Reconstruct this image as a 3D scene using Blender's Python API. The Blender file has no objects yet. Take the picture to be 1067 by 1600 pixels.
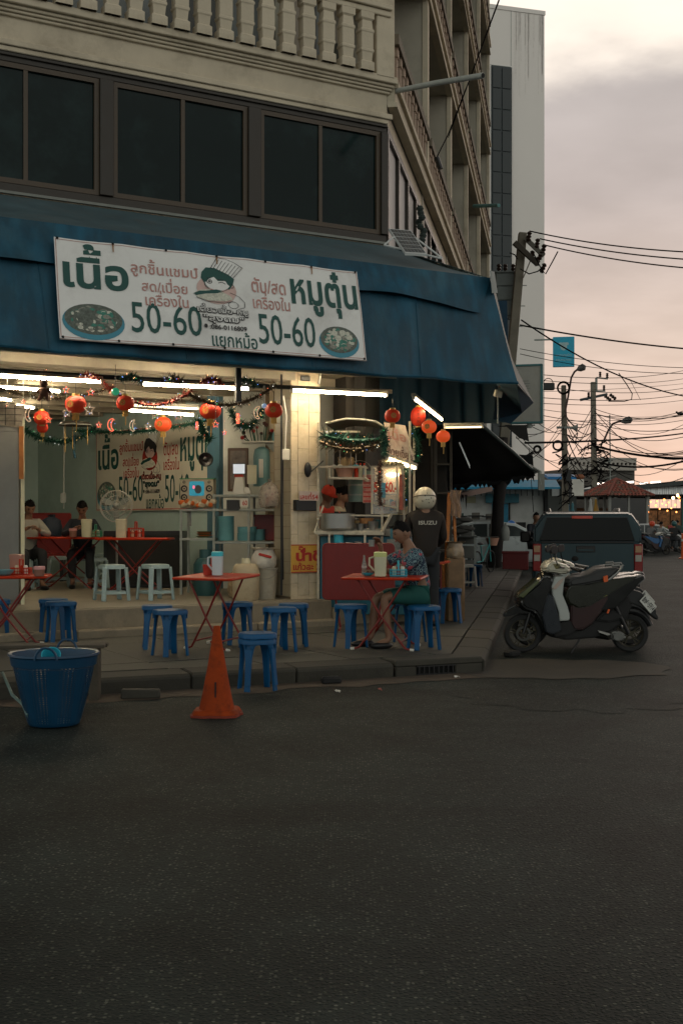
import bpy, bmesh, math, random
from mathutils import Vector, Matrix, Euler
R = math.radians
PI = math.pi
SC = bpy.context.scene
COL = SC.collection
rnd = random.Random(7)

F, CX, HY, EYE = 1850.0, 533.5, 817.0, 1.45
cam_data = bpy.data.cameras.new('camera')
cam_data.sensor_fit = 'VERTICAL'
cam_data.sensor_height = 36.0
cam_data.sensor_width = 24.0
cam_data.lens = F / 1600 * 36
cam_data.shift_y = 17 / 1600
cam_data.clip_start = 0.1
cam_data.clip_end = 2500
cam = bpy.data.objects.new('camera', cam_data)
COL.objects.link(cam)
cam.location = (0, 0, EYE)
cam.rotation_euler = (R(90), 0, 0)
SC.camera = cam
SC.view_settings.view_transform = 'Standard'
SC.view_settings.look = 'None'
SC.view_settings.exposure = 0.0
SC.view_settings.gamma = 1.0
SC.view_settings.use_curve_mapping = False
SC.cycles.use_denoising = True
SC.cycles.max_bounces = 6
SC.cycles.sample_clamp_indirect = 3.0

SUN_AZ, SUN_EL = 14.0, 4.0      # sunset lies ahead and slightly to the right
world = bpy.data.worlds.new('World')
SC.world = world
world.use_nodes = True
wt = world.node_tree
wt.nodes.clear()
def wn(t, **k):
    n = wt.nodes.new(t)
    for a, b in k.items():
        setattr(n, a, b)
    return n
def wmath(op, a, b=None, c=None):
    n = wn('ShaderNodeMath', operation=op)
    for i, x in enumerate((a, b, c)):
        if x is None: continue
        if isinstance(x, (int, float)): n.inputs[i].default_value = x
        else: wt.links.new(x, n.inputs[i])
    return n.outputs[0]
def wmix(f, a, b, mode='MIX'):
    n = wn('ShaderNodeMix', data_type='RGBA', blend_type=mode)
    for i, x in ((0, f), (6, a), (7, b)):
        if isinstance(x, (int, float)): n.inputs[i].default_value = x
        elif isinstance(x, tuple): n.inputs[i].default_value = x
        else: wt.links.new(x, n.inputs[i])
    return n.outputs[2]
tc = wn('ShaderNodeTexCoord')
sep = wn('ShaderNodeSeparateXYZ'); wt.links.new(tc.outputs['Generated'], sep.inputs[0])
sx, sy, sz = sep.outputs
zc = wmath('MAXIMUM', sz, 0.0)
ramp = wn('ShaderNodeValToRGB')
wt.links.new(zc, ramp.inputs[0])
cr = ramp.color_ramp
cr.elements[0].position = 0.0; cr.elements[0].color = (0.76, 0.51, 0.42, 1)
cr.elements[1].position = 1.0; cr.elements[1].color = (0.30, 0.29, 0.30, 1)
for p, c in ((0.06, (0.73, 0.53, 0.45, 1)), (0.14, (0.66, 0.53, 0.46, 1)), (0.26, (0.53, 0.46, 0.435, 1)), (0.34, (0.49, 0.44, 0.42, 1)), (0.5, (0.44, 0.42, 0.42, 1))):
    e = cr.elements.new(p); e.color = c
den = wmath('ADD', zc, 0.12)
comb = wn('ShaderNodeCombineXYZ')
wt.links.new(wmath('DIVIDE', sx, den), comb.inputs[0])
wt.links.new(wmath('DIVIDE', sy, den), comb.inputs[1])
n1 = wn('ShaderNodeTexNoise'); n1.inputs['Scale'].default_value = 0.9; n1.inputs['Detail'].default_value = 7; n1.inputs['Roughness'].default_value = 0.55
wt.links.new(comb.outputs[0], n1.inputs['Vector'])
n2 = wn('ShaderNodeTexNoise'); n2.inputs['Scale'].default_value = 2.6; n2.inputs['Detail'].default_value = 6
wt.links.new(comb.outputs[0], n2.inputs['Vector'])
gap = wn('ShaderNodeMapRange', interpolation_type='SMOOTHSTEP')
wt.links.new(wmath('ADD', wmath('MULTIPLY', n1.outputs[0], 0.22), wmath('ADD', wmath('MULTIPLY', n2.outputs[0], 0.06), zc)), gap.inputs[0])
gap.inputs[1].default_value = 0.455; gap.inputs[2].default_value = 0.515
gap2 = wn('ShaderNodeMapRange', interpolation_type='SMOOTHSTEP')
wt.links.new(zc, gap2.inputs[0]); gap2.inputs[1].default_value = 0.48; gap2.inputs[2].default_value = 0.62
gap2.inputs[3].default_value = 1.0; gap2.inputs[4].default_value = 0.25
gapf = wmath('MULTIPLY', gap.outputs[0], gap2.outputs[0])
base = wmix(wmath('MULTIPLY', gapf, 0.9), ramp.outputs[0], (1.15, 1.02, 0.88, 1))
mott = wn('ShaderNodeMapRange'); wt.links.new(n2.outputs[0], mott.inputs[0])
mott.inputs[1].default_value = 0.3; mott.inputs[2].default_value = 0.7; mott.inputs[3].default_value = 0.89; mott.inputs[4].default_value = 1.10
base = wmix(1.0, base, mott.outputs[0], 'MULTIPLY')
ca, sa = math.cos(R(SUN_AZ)), math.sin(R(SUN_AZ))
along = wmath('ADD', wmath('MULTIPLY', sy, ca), wmath('MULTIPLY', sx, sa))
dim = wn('ShaderNodeMapRange', interpolation_type='SMOOTHSTEP'); wt.links.new(along, dim.inputs[0])
dim.inputs[1].default_value = -0.9; dim.inputs[2].default_value = 0.85; dim.inputs[3].default_value = 0.0; dim.inputs[4].default_value = 1.0
base = wmix(dim.outputs[0], (0.78, 0.81, 0.745, 1), base)
zen = wn('ShaderNodeMapRange', interpolation_type='SMOOTHSTEP'); wt.links.new(zc, zen.inputs[0]); zen.inputs[1].default_value = 0.36; zen.inputs[2].default_value = 0.8; zen.inputs[3].default_value = 1.0; zen.inputs[4].default_value = 0.2
base = wmix(1.0, base, zen.outputs[0], 'MULTIPLY')
sky = wn('ShaderNodeTexSky', sky_type='NISHITA', sun_disc=False)
sky.sun_elevation = R(SUN_EL); sky.sun_rotation = R(SUN_AZ)
bg1 = wn('ShaderNodeBackground'); wt.links.new(sky.outputs[0], bg1.inputs[0]); bg1.inputs[1].default_value = 0.05
bg2 = wn('ShaderNodeBackground'); wt.links.new(base, bg2.inputs[0]); bg2.inputs[1].default_value = 1.14
mx = wn('ShaderNodeMixShader'); mx.inputs[0].default_value = 0.94
wt.links.new(bg1.outputs[0], mx.inputs[1]); wt.links.new(bg2.outputs[0], mx.inputs[2])
wo = wn('ShaderNodeOutputWorld'); wt.links.new(mx.outputs[0], wo.inputs[0])

sun_data = bpy.data.lights.new('sun', 'SUN')
sun_data.energy = 0.3; sun_data.angle = R(25); sun_data.color = (1.0, 0.82, 0.66)
sun = bpy.data.objects.new('sun', sun_data); COL.objects.link(sun)
d = Vector((sa * math.cos(R(SUN_EL)), ca * math.cos(R(SUN_EL)), math.sin(R(SUN_EL) + R(6))))
sun.rotation_euler = d.to_track_quat('Z', 'Y').to_euler()
sun.location = (0, 0, 40)

def P(px, py, D): return Vector(((px - CX) / F * D, D, EYE + (HY - py) / F * D))
def G(px, py, z=0.0): return P(px, py, (EYE - z) * F / (py - HY))
O = Vector((-2.52, 14.15, 0)); CU, SU = 0.8712, 0.4909
RZ = math.atan2(SU, CU)
def FL(px, py, d):
    k = (px - CX) / F
    t = (k * (O.y + d * CU) - (O.x - SU * d)) / (CU - SU * k)
    D = O.y + SU * t + CU * d
    return Vector((t, d, EYE + (HY - py) / F * D))
def W(t, d, z=0.0): return Vector((O.x + CU * t - SU * d, O.y + SU * t + CU * d, z))
WS = Vector((0.1768, 0.9842, 0)); RS = -math.atan2(0.1768, 0.9842)   # direction of the side street

class MB:
    def __init__(s): s.v = []; s.f = []; s.m = []
    def add(s, vs, fs, m=0):
        b = len(s.v); s.v += [tuple(x) for x in vs]
        s.f += [tuple(b + i for i in f) for f in fs]; s.m += [m] * len(fs); return s
    def box(s, x0, x1, y0, y1, z0, z1, m=0):
        return s.add([(x, y, z) for z in (z0, z1) for y in (y0, y1) for x in (x0, x1)],
                     [(0, 2, 3, 1), (4, 5, 7, 6), (0, 1, 5, 4), (2, 6, 7, 3), (0, 4, 6, 2), (1, 3, 7, 5)], m)
    def obox(s, c, sz, rot=(0, 0, 0), m=0):
        M = Matrix.Translation(c) @ Euler(rot).to_matrix().to_4x4()
        h = [a / 2 for a in sz]
        return s.add([M @ Vector((x * h[0], y * h[1], z * h[2])) for z in (-1, 1) for y in (-1, 1) for x in (-1, 1)],
                     [(0, 2, 3, 1), (4, 5, 7, 6), (0, 1, 5, 4), (2, 6, 7, 3), (0, 4, 6, 2), (1, 3, 7, 5)], m)
    def bar(s, a, b, w, h=None, m=0, up=(0, 0, 1), w2=None):
        a = Vector(a); b = Vector(b); h = h or w; d = (b - a).normalized(); u = Vector(up)
        if abs(d.dot(u)) > 0.98: u = Vector((0, 1, 0))
        x = d.cross(u).normalized(); y = x.cross(d).normalized(); k = (w2 / w) if w2 else 1
        vs = []
        for p, q in ((a, 1), (b, k)):
            for i, j in ((-1, -1), (1, -1), (1, 1), (-1, 1)): vs.append(p + x * (i * w / 2 * q) + y * (j * h / 2 * q))
        return s.add(vs, [(3, 2, 1, 0), (4, 5, 6, 7), (0, 1, 5, 4), (1, 2, 6, 5), (2, 3, 7, 6), (3, 0, 4, 7)], m)
    def tube(s, pts, r, n=6, m=0, closed=False):
        pts = [Vector(p) for p in pts]; N = len(pts)
        rs = r if isinstance(r, (list, tuple)) else [r] * N
        prev = None; vs = []
        for i, p in enumerate(pts):
            if closed: d = pts[(i + 1) % N] - pts[i - 1]
            else: d = pts[min(i + 1, N - 1)] - pts[max(i - 1, 0)]
            d = d.normalized() if d.length > 1e-9 else Vector((0, 0, 1))
            if prev is None:
                u = Vector((0, 0, 1)) if abs(d.z) < 0.9 else Vector((0, 1, 0))
            else: u = prev
            x = d.cross(u)
            if x.length < 1e-6: x = d.cross(Vector((1, 0, 0)))
            x.normalize(); u = x.cross(d).normalized(); prev = u
            for j in range(n):
                a = 2 * PI * j / n
                vs.append(p + (x * math.cos(a) + u * math.sin(a)) * rs[i])
        fs = []
        for i in range(N if closed else N - 1):
            k = (i + 1) % N
            for j in range(n): fs.append((i * n + j, i * n + (j + 1) % n, k * n + (j + 1) % n, k * n + j))
        if not closed: fs += [tuple(range(n - 1, -1, -1)), tuple((N - 1) * n + j for j in range(n))]
        return s.add(vs, fs, m)
    def cyl(s, a, b, r0, r1=None, n=12, m=0): return s.tube([a, b], [r0, r0 if r1 is None else r1], n, m)
    def lathe(s, prof, n=16, c=(0, 0, 0), rot=None, m=0, sq=0):
        M = Matrix.Translation(c) @ ((rot.to_matrix() if isinstance(rot, Euler) else Euler(rot or (0, 0, 0)).to_matrix()).to_4x4())
        vs = []; fs = []
        for r, z in prof:
            for j in range(n):
                a = 2 * PI * j / n; k = 1
                if sq: k = (abs(math.cos(a)) ** sq + abs(math.sin(a)) ** sq) ** (-1 / sq)
                vs.append(M @ Vector((max(r, 1e-5) * k * math.cos(a), max(r, 1e-5) * k * math.sin(a), z)))
        for i in range(len(prof) - 1):
            for j in range(n): fs.append((i * n + j, i * n + (j + 1) % n, (i + 1) * n + (j + 1) % n, (i + 1) * n + j))
        return s.add(vs, fs, m)
    def sph(s, c, r, n=12, m=0, rot=None):
        if not isinstance(r, (tuple, list)): r = (r, r, r)
        M = Matrix.Translation(c) @ Euler(rot or (0, 0, 0)).to_matrix().to_4x4()
        k = n // 2; vs = []; fs = []
        for i in range(k + 1):
            p = PI * i / k
            for j in range(n):
                a = 2 * PI * j / n
                vs.append(M @ Vector((r[0] * math.sin(p) * math.cos(a), r[1] * math.sin(p) * math.sin(a), r[2] * math.cos(p))))
        for i in range(k):
            for j in range(n): fs.append((i * n + j, (i + 1) * n + j, (i + 1) * n + (j + 1) % n, i * n + (j + 1) % n))
        return s.add(vs, fs, m)
    def prism(s, o, y0, y1, m=0, ax='y', k=1.0, kc=(0, 0)):
        n = len(o)
        def mk(a, b, c):
            return (a, c, b) if ax == 'y' else ((c, a, b) if ax == 'x' else (a, b, c))
        vs = [mk(a, b, y0) for a, b in o] + [mk(kc[0] + (a - kc[0]) * k, kc[1] + (b - kc[1]) * k, y1) for a, b in o]
        return s.add(vs, [tuple(range(n - 1, -1, -1)), tuple(range(n, 2 * n))] + [(i, (i + 1) % n, n + (i + 1) % n, n + i) for i in range(n)], m)
    def quad(s, a, b, c, d, m=0, nx=1, ny=1, fn=None):
        a, b, c, d = map(Vector, (a, b, c, d)); vs = []
        for j in range(ny + 1):
            for i in range(nx + 1):
                u, v = i / nx, j / ny
                p = (a * (1 - u) + b * u) * (1 - v) + (d * (1 - u) + c * u) * v
                vs.append(fn(p, u, v) if fn else p)
        return s.add(vs, [(j * (nx + 1) + i, j * (nx + 1) + i + 1, (j + 1) * (nx + 1) + i + 1, (j + 1) * (nx + 1) + i) for j in range(ny) for i in range(nx)], m)
    def xf(s, M, start=0):
        s.v[start:] = [tuple(M @ Vector(p)) for p in s.v[start:]]; return s
    def build(s, name, mats, parent=None, bevel=0, sm=1, seg=1, loc=None, rot=None, fx=1, solid=0, jit=0, ang=38):
        me = bpy.data.meshes.new(name)
        me.from_pydata(s.v, [], s.f)
        if not isinstance(mats, (list, tuple)): mats = [mats]
        for m in mats: me.materials.append(m)
        me.polygons.foreach_set('material_index', s.m)
        if bevel or sm or fx or solid:
            bm = bmesh.new(); bm.from_mesh(me)
            if jit:
                for v in bm.verts: v.co += Vector((rnd.uniform(-jit, jit), rnd.uniform(-jit, jit), rnd.uniform(-jit, jit)))
            bmesh.ops.remove_doubles(bm, verts=bm.verts, dist=1e-5)
            if solid: bmesh.ops.solidify(bm, geom=bm.faces[:], thickness=solid)
            if fx: bmesh.ops.recalc_face_normals(bm, faces=bm.faces)
            if bevel:
                es = [e for e in bm.edges if len(e.link_faces) == 2 and e.calc_face_angle(0) > R(30)]
                bmesh.ops.bevel(bm, geom=es, offset=bevel, segments=seg, affect='EDGES', clamp_overlap=True)
            if sm:
                for f in bm.faces: f.smooth = True
                for e in bm.edges: e.smooth = (len(e.link_faces) == 2 and e.calc_face_angle(0) < R(ang))
            bm.to_mesh(me); bm.free()
        o = bpy.data.objects.new(name, me); COL.objects.link(o)
        if parent is not None: o.parent = parent
        if loc is not None: o.location = loc
        if rot is not None: o.rotation_euler = rot
        return o

NTH = 'first second third fourth fifth sixth seventh eighth ninth tenth eleventh twelfth thirteenth fourteenth fifteenth sixteenth seventeenth eighteenth nineteenth twentieth last'.split()
def nth(px, xs): return NTH[sorted(xs).index(px)] + ' from the left'
ORD = 'topmost,second from the top,third from the top,fourth from the top,fifth from the top,sixth from the top,seventh from the top,eighth from the top,ninth from the top,tenth from the top,eleventh from the top,sixth from the bottom,fifth from the bottom,fourth from the bottom,third from the bottom,lowest'.split(',')
def tag(o, label=None, cat=None, group=None, kind=None):
    if label and len(label.split()) > 16: print('LONG', label)
    if label: o['label'] = label
    if cat: o['category'] = cat
    if group: o['group'] = group
    if kind: o['kind'] = kind
    return o
def thing(name, label, cat, loc=(0, 0, 0), rz=0.0, group=None, rot=None, scale=None):
    o = bpy.data.objects.new(name, None); COL.objects.link(o)
    o.empty_display_size = 0.2
    o.location = loc; o.rotation_euler = rot or (0, 0, rz)
    if scale: o.scale = (scale, scale, scale) if isinstance(scale, (int, float)) else scale
    return tag(o, label, cat, group)
def copy_tree(o, loc=None, rz=None, label=None, parent=None, scale=None):
    c = o.copy(); COL.objects.link(c)
    if parent is not None: c.parent = parent
    if loc is not None: c.location = loc
    if rz is not None: c.rotation_euler = (0, 0, rz) if not isinstance(rz, tuple) else rz
    if label: c['label'] = label
    if scale: c.scale = (scale,) * 3
    for ch in [x for x in KIDS.get(o.name, o.children)]: copy_tree(ch, parent=c)
    return c
KIDS = {}

MATS = {}
def mat(name, col, rough=0.6, metal=0.0, var=0.12, vs=4.0, bump=0.0, bs=60.0, emit=None, es=1.0, trans=0.0, alpha=1.0, spec=0.5, coat=0.0, dirt=None, ds=2.0, ov=0, ior=1.45, da=0.55):
    if name in MATS: return MATS[name]
    m = bpy.data.materials.new(name); m.use_nodes = True; nt = m.node_tree; b = nt.nodes['Principled BSDF']
    L = nt.links.new; N = nt.nodes.new
    b.inputs['Roughness'].default_value = rough; b.inputs['Metallic'].default_value = metal
    b.inputs['Specular IOR Level'].default_value = spec; b.inputs['IOR'].default_value = ior
    if trans: b.inputs['Transmission Weight'].default_value = trans
    if alpha < 1: b.inputs['Alpha'].default_value = alpha
    if coat: b.inputs['Coat Weight'].default_value = coat; b.inputs['Coat Roughness'].default_value = 0.08
    c4 = (*col, 1)
    b.inputs['Base Color'].default_value = c4
    if emit:
        b.inputs['Emission Color'].default_value = (*emit, 1); b.inputs['Emission Strength'].default_value = es
    if var or bump or dirt:
        t = N('ShaderNodeTexCoord')
    if var:
        n = N('ShaderNodeTexNoise'); n.inputs['Scale'].default_value = vs; n.inputs['Detail'].default_value = 6; n.inputs['Roughness'].default_value = 0.62
        L(t.outputs['Object'], n.inputs['Vector'])
        r = N('ShaderNodeMapRange'); L(n.outputs[0], r.inputs[0]); r.inputs[1].default_value = 0.3; r.inputs[2].default_value = 0.7
        r.inputs[3].default_value = 1 - var; r.inputs[4].default_value = 1 + var
        x = N('ShaderNodeMix'); x.data_type = 'RGBA'; x.blend_type = 'MULTIPLY'; x.inputs[0].default_value = 1
        x.inputs[6].default_value = c4; L(r.outputs[0], x.inputs[7]); out = x.outputs[2]
        if dirt:
            n3 = N('ShaderNodeTexNoise'); n3.inputs['Scale'].default_value = ds; n3.inputs['Detail'].default_value = 8; n3.inputs['Roughness'].default_value = 0.7
            L(t.outputs['Object'], n3.inputs['Vector'])
            r3 = N('ShaderNodeMapRange'); L(n3.outputs[0], r3.inputs[0]); r3.inputs[1].default_value = 0.5; r3.inputs[2].default_value = 0.72; r3.inputs[4].default_value = da
            y = N('ShaderNodeMix'); y.data_type = 'RGBA'; L(r3.outputs[0], y.inputs[0]); L(out, y.inputs[6]); y.inputs[7].default_value = (*dirt, 1); out = y.outputs[2]
        if ov:
            oi = N('ShaderNodeObjectInfo'); ro = N('ShaderNodeMapRange'); L(oi.outputs['Random'], ro.inputs[0]); ro.inputs[3].default_value = 1 - ov; ro.inputs[4].default_value = 1 + ov
            w = N('ShaderNodeMix'); w.data_type = 'RGBA'; w.blend_type = 'MULTIPLY'; w.inputs[0].default_value = 1; L(out, w.inputs[6]); L(ro.outputs[0], w.inputs[7]); out = w.outputs[2]
        if name == 'blue_canvas':      # old rain stains run down the cloth
            mp = N('ShaderNodeMapping'); mp.inputs['Scale'].default_value = (5, 5, .7); L(t.outputs['Object'], mp.inputs[0]); ns = N('ShaderNodeTexNoise'); ns.inputs['Scale'].default_value = 1.3; ns.inputs['Detail'].default_value = 9; L(mp.outputs[0], ns.inputs['Vector'])
            rs = N('ShaderNodeMapRange'); L(ns.outputs[0], rs.inputs[0]); rs.inputs[1].default_value = .42; rs.inputs[2].default_value = .68; rs.inputs[3].default_value = .76; rs.inputs[4].default_value = 1.3
            w = N('ShaderNodeMix'); w.data_type = 'RGBA'; w.blend_type = 'MULTIPLY'; w.inputs[0].default_value = 1; L(out, w.inputs[6]); L(rs.outputs[0], w.inputs[7]); out = w.outputs[2]
        L(out, b.inputs['Base Color'])
        r2 = N('ShaderNodeMapRange'); L(n.outputs[0], r2.inputs[0]); r2.inputs[3].default_value = max(rough - 0.12, 0.02); r2.inputs[4].default_value = min(rough + 0.12, 1)
        L(r2.outputs[0], b.inputs['Roughness'])
    if bump:
        n = N('ShaderNodeTexNoise'); n.inputs['Scale'].default_value = bs; n.inputs['Detail'].default_value = 5
        L(t.outputs['Object'], n.inputs['Vector'])
        bp = N('ShaderNodeBump'); bp.inputs['Strength'].default_value = bump; bp.inputs['Distance'].default_value = 0.01
        L(n.outputs[0], bp.inputs['Height']); L(bp.outputs[0], b.inputs['Normal'])
    MATS[name] = m
    return m
def emis(name, col, s): return mat(name, (0.02, 0.02, 0.02), var=0, emit=col, es=s)

CREAM = mat('cream_render', (0.57, 0.495, 0.375), 0.85, ov=.05, bump=0.25, bs=25, var=0.12, vs=1.5, dirt=(0.20, 0.16, 0.11), ds=1.1, da=0.6)
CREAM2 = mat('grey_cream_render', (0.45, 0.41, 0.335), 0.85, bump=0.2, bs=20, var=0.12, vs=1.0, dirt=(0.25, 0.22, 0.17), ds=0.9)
RAILC = mat('weathered_cap', (0.17, 0.145, 0.11), 0.85, var=0.2, vs=3, bump=0.2, bs=30)
BROWNF = mat('brown_window_frame', (0.026, 0.020, 0.014), 0.45, var=0.15)
GLASSD = mat('dark_window_glass', (0.003, 0.011, 0.011), 0.08, var=.2, vs=1, spec=0.15, dirt=(.016, .036, .036), ds=.8, da=.9)
BLUEC = mat('blue_canvas', (0.003, 0.060, 0.105), 0.6, var=0.22, vs=1.7, bump=0.7, bs=4, dirt=(0.022, 0.085, 0.12), ds=1.3, da=.9)
BLUEROOF = mat('faded_canvas_roof', (0.055, 0.095, 0.11), 0.7, var=0.2, vs=2.5, bump=0.3, bs=7, dirt=(0.09, 0.09, 0.085), ds=1.3)
BLUED = mat('dark_blue_curtain', (0.008, 0.04, 0.075), 0.7, var=0.2, vs=2)
BLACKT = mat('black_tarpaulin', (0.008, 0.009, 0.010), 0.75, var=0.2, vs=3, bump=0.3, bs=8)
VINYL = mat('white_vinyl', (0.80, 0.80, 0.78), 0.5, var=0.05, vs=2, bump=0.12, bs=4, dirt=(0.42, 0.40, 0.38), ds=1.1)
VINYL2 = mat('cream_vinyl', (0.62, 0.58, 0.48), 0.5, var=0.06, vs=2)
INKG = mat('dark_green_ink', (0.010, 0.075, 0.065), 0.55, var=0.1)
INKR = mat('faded_red_ink', (0.47, 0.24, 0.21), 0.6, var=0.25, vs=30)
INKR2 = mat('red_ink', (0.42, 0.03, 0.02), 0.6, var=0.1)
INKK = mat('black_ink', (0.02, 0.02, 0.022), 0.6, var=0)
PINKP = mat('faded_pink_print', (0.60, 0.42, 0.38), 0.6, var=0.12, vs=9)
TILE = mat('cream_glazed_tile', (0.60, 0.50, 0.35), 0.28, ov=.07, var=0.09, vs=5, dirt=(0.42, 0.33, 0.21), ds=3)
GROUT = mat('brown_grout', (0.20, 0.15, 0.10), 0.9, var=0.2)
WALLB = mat('pale_blue_plaster', (0.42, 0.54, 0.51), 0.75, var=0.1, vs=1.2, dirt=(0.30, 0.36, 0.34), ds=1.4)
WALLW = mat('grey_white_plaster', (0.52, 0.54, 0.50), 0.75, var=0.1, vs=1.2, dirt=(0.25, 0.25, 0.22), ds=1.6)
CEIL = mat('ceiling_board', (0.30, 0.27, 0.21), 0.85, var=0.12, vs=1)
STEPC = mat('worn_concrete_step', (0.24, 0.20, 0.14), 0.8, var=0.2, vs=2.5, bump=0.4, bs=18, dirt=(0.10, 0.085, 0.07), ds=3.5)
PAVE = mat('grimy_paving', (0.052, 0.051, 0.041), 0.7, ov=.18, var=0.28, vs=3, bump=0.5, bs=30, dirt=(0.045, 0.042, 0.038), ds=1.7)
KERB = mat('kerb_concrete', (0.042, 0.039, 0.030), 0.8, ov=.15, var=0.25, vs=4, bump=0.5, bs=25, dirt=(0.04, 0.036, 0.03), ds=2.5)
REDT = mat('red_enamel', (0.42, 0.026, 0.003), 0.35, spec=.25, var=0.1, vs=6, dirt=(0.25, 0.02, 0.01), ds=8)
REDD = mat('dark_red_enamel', (0.16, 0.007, 0.004), 0.4, var=0.12, vs=5)
BSTOOL = mat('blue_plastic', (0.003, 0.070, 0.18), 0.4, ov=.14, spec=.3, var=0.1, vs=9, dirt=(0.01, 0.05, 0.16), ds=14)
GSTOOL = mat('grey_blue_plastic', (0.27, 0.36, 0.37), 0.4, var=0.1, vs=9, dirt=(0.18, 0.22, 0.22), ds=12)
BLACK = mat('black_plastic', (0.010, 0.010, 0.011), 0.4, var=0.15)
BLACKM = mat('matt_black', (0.012, 0.012, 0.012), 0.8, var=0.15)
RUBBER = mat('tyre_rubber', (0.014, 0.014, 0.014), 0.8, var=0.2, vs=12)
STEEL = mat('brushed_steel', (0.30, 0.30, 0.29), 0.35, 0.9, var=0.12, vs=4)
ALU = mat('aluminium_pot', (0.42, 0.42, 0.40), 0.35, 0.85, var=0.1)
CREAMM = mat('cream_painted_metal', (0.48, 0.43, 0.33), 0.5, var=0.15, vs=8, dirt=(0.22, 0.16, 0.10), ds=12)
GREYM = mat('grey_painted_metal', (0.26, 0.28, 0.26), 0.55, var=0.15, vs=8)
CONC = mat('pole_concrete', (0.19, 0.17, 0.135), 0.9, var=0.2, vs=2, bump=0.4, bs=25)
WHITEP = mat('white_plastic', (0.62, 0.60, 0.54), 0.4, var=0.06)
TUBEM = emis('lit_tube', (1.0, 0.82, 0.55), 110.0)
TUBES = emis('lit_tube_street', (1.0, 0.76, 0.42), 34.0)
SKIN = mat('skin', (0.36, 0.20, 0.125), 0.55, var=0.06, vs=20)
SKIND = mat('tanned_skin', (0.22, 0.115, 0.07), 0.55, var=0.06, vs=20)
HAIR = mat('black_hair', (0.008, 0.007, 0.007), 0.9, var=0.3, vs=60, bump=0.5, bs=150, spec=0.15)
LIPM = mat('lip', (0.24, 0.09, 0.07), 0.5, var=0)
EYEM = mat('eye', (0.02, 0.015, 0.012), 0.2, var=0)
LANT = mat('red_lantern_silk', (0.62, 0.035, 0.012), 0.55, var=0.12, vs=14, emit=(1, 0.10, 0.02), es=0.035)  # faint emission stands in for tube light on the silk
LANTL = mat('lit_red_lantern_silk', (0.75, 0.06, 0.02), 0.55, var=0.12, vs=14, emit=(1, 0.13, 0.02), es=0.32)
GOLD = mat('gold_tassel', (0.48, 0.30, 0.08), 0.45, 0.3, var=0.15)
WOOD = mat('worn_wood', (0.16, 0.10, 0.06), 0.75, var=0.3, vs=7, bump=0.3, bs=40)
WOODO = mat('orange_wood', (0.36, 0.13, 0.03), 0.6, var=0.25, vs=7)
WIREM = mat('black_cable', (0.008, 0.007, 0.007), 0.95, var=0, spec=0.1)
CREAMPL = mat('milky_plastic', (0.60, 0.57, 0.40), 0.4, var=0.05, trans=0.12)
TEALP = mat('teal_plastic', (0.03, 0.36, 0.48), 0.4, var=0.08)
TEALB = mat('teal_enamel', (0.12, 0.30, 0.33), 0.4, var=0.12, vs=6)
FOIL = mat('tinsel', (0.09, 0.07, 0.045), 0.3, 0.7, var=0.5, vs=60)
FOILG = mat('green_tinsel', (0.012, 0.075, 0.05), 0.4, 0.3, var=0.5, vs=60)
FOILR = mat('red_tinsel', (0.20, 0.035, 0.025), 0.35, 0.6, var=0.4, vs=60)
LEDS = [emis('led_' + n, c, s) for n, c, s in (('warm', (1, 0.6, 0.25), 3), ('red', (1, 0.10, 0.04), 2.5), ('blue', (0.15, 0.35, 1), 2.5), ('green', (0.1, 1, 0.35), 1.6), ('white', (0.8, 0.8, 0.8), 3))]

TONES = '่้๊๋์'
UPPER = 'ัิีึืํ็ำ'
def text_polys(s, bold=0.0):
    def conv(b):
        c = bpy.data.curves.new('lettering', 'FONT'); c.body = b; c.size = 1; c.resolution_u = 3; c.offset = bold
        o = bpy.data.objects.new('lettering', c); COL.objects.link(o)
        bpy.context.view_layer.update()
        me = bpy.data.meshes.new_from_object(o.evaluated_get(bpy.context.evaluated_depsgraph_get()))
        vs = [v.co.to_2d() for v in me.vertices]; fs = [tuple(p.vertices) for p in me.polygons]
        bpy.data.meshes.remove(me); bpy.data.objects.remove(o); bpy.data.curves.remove(c)
        return vs, fs
    main = ''; tones = []
    for i, ch in enumerate(s):
        stacked = ch in TONES and (s[i - 1] in UPPER or (i + 1 < len(s) and s[i + 1] == 'ำ'))
        if stacked: tones.append((main, ch, s[i + 1:i + 2] == 'ำ'))
        else: main += ch
    vs, fs = conv(main)
    for pre, ch, am in tones:
        while pre and pre[-1] in UPPER: pre = pre[:-1]
        a, _ = conv(pre); b, bf = conv(pre + ch)
        key = set((round(p.x, 3), round(p.y, 3)) for p in a)
        new = set(i for i, p in enumerate(b) if (round(p.x, 3), round(p.y, 3)) not in key)
        base = len(vs); mp = {}
        for i in sorted(new):
            mp[i] = len(vs); vs.append(b[i] + Vector((0, 0.20)))
        for f in bf:
            if all(i in mp for i in f): fs.append(tuple(mp[i] for i in f))
    return vs, fs
def text_fit(mb, s, x0, x1, z0, z1, y, m=0, bold=0.0, fn=None, skew=0.0):
    vs, fs = text_polys(s, bold)
    if not vs: return
    ax, bx = min(v.x for v in vs), max(v.x for v in vs); az, bz = min(v.y for v in vs), max(v.y for v in vs)
    out = []
    for v in vs:
        x = x0 + (v.x - ax) / (bx - ax) * (x1 - x0); z = z0 + (v.y - az) / (bz - az) * (z1 - z0)
        x += skew * (z - z0)
        p = Vector((x, y, z)); out.append(fn(p) if fn else p)
    mb.add(out, fs, m)
def arc(c, r, a0, a1, n, y=0, rx=1.0, ry=1.0): return [Vector((c[0] + r * rx * math.cos(R(a0 + (a1 - a0) * i / n)), y, c[1] + r * ry * math.sin(R(a0 + (a1 - a0) * i / n)))) for i in range(n + 1)]
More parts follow.
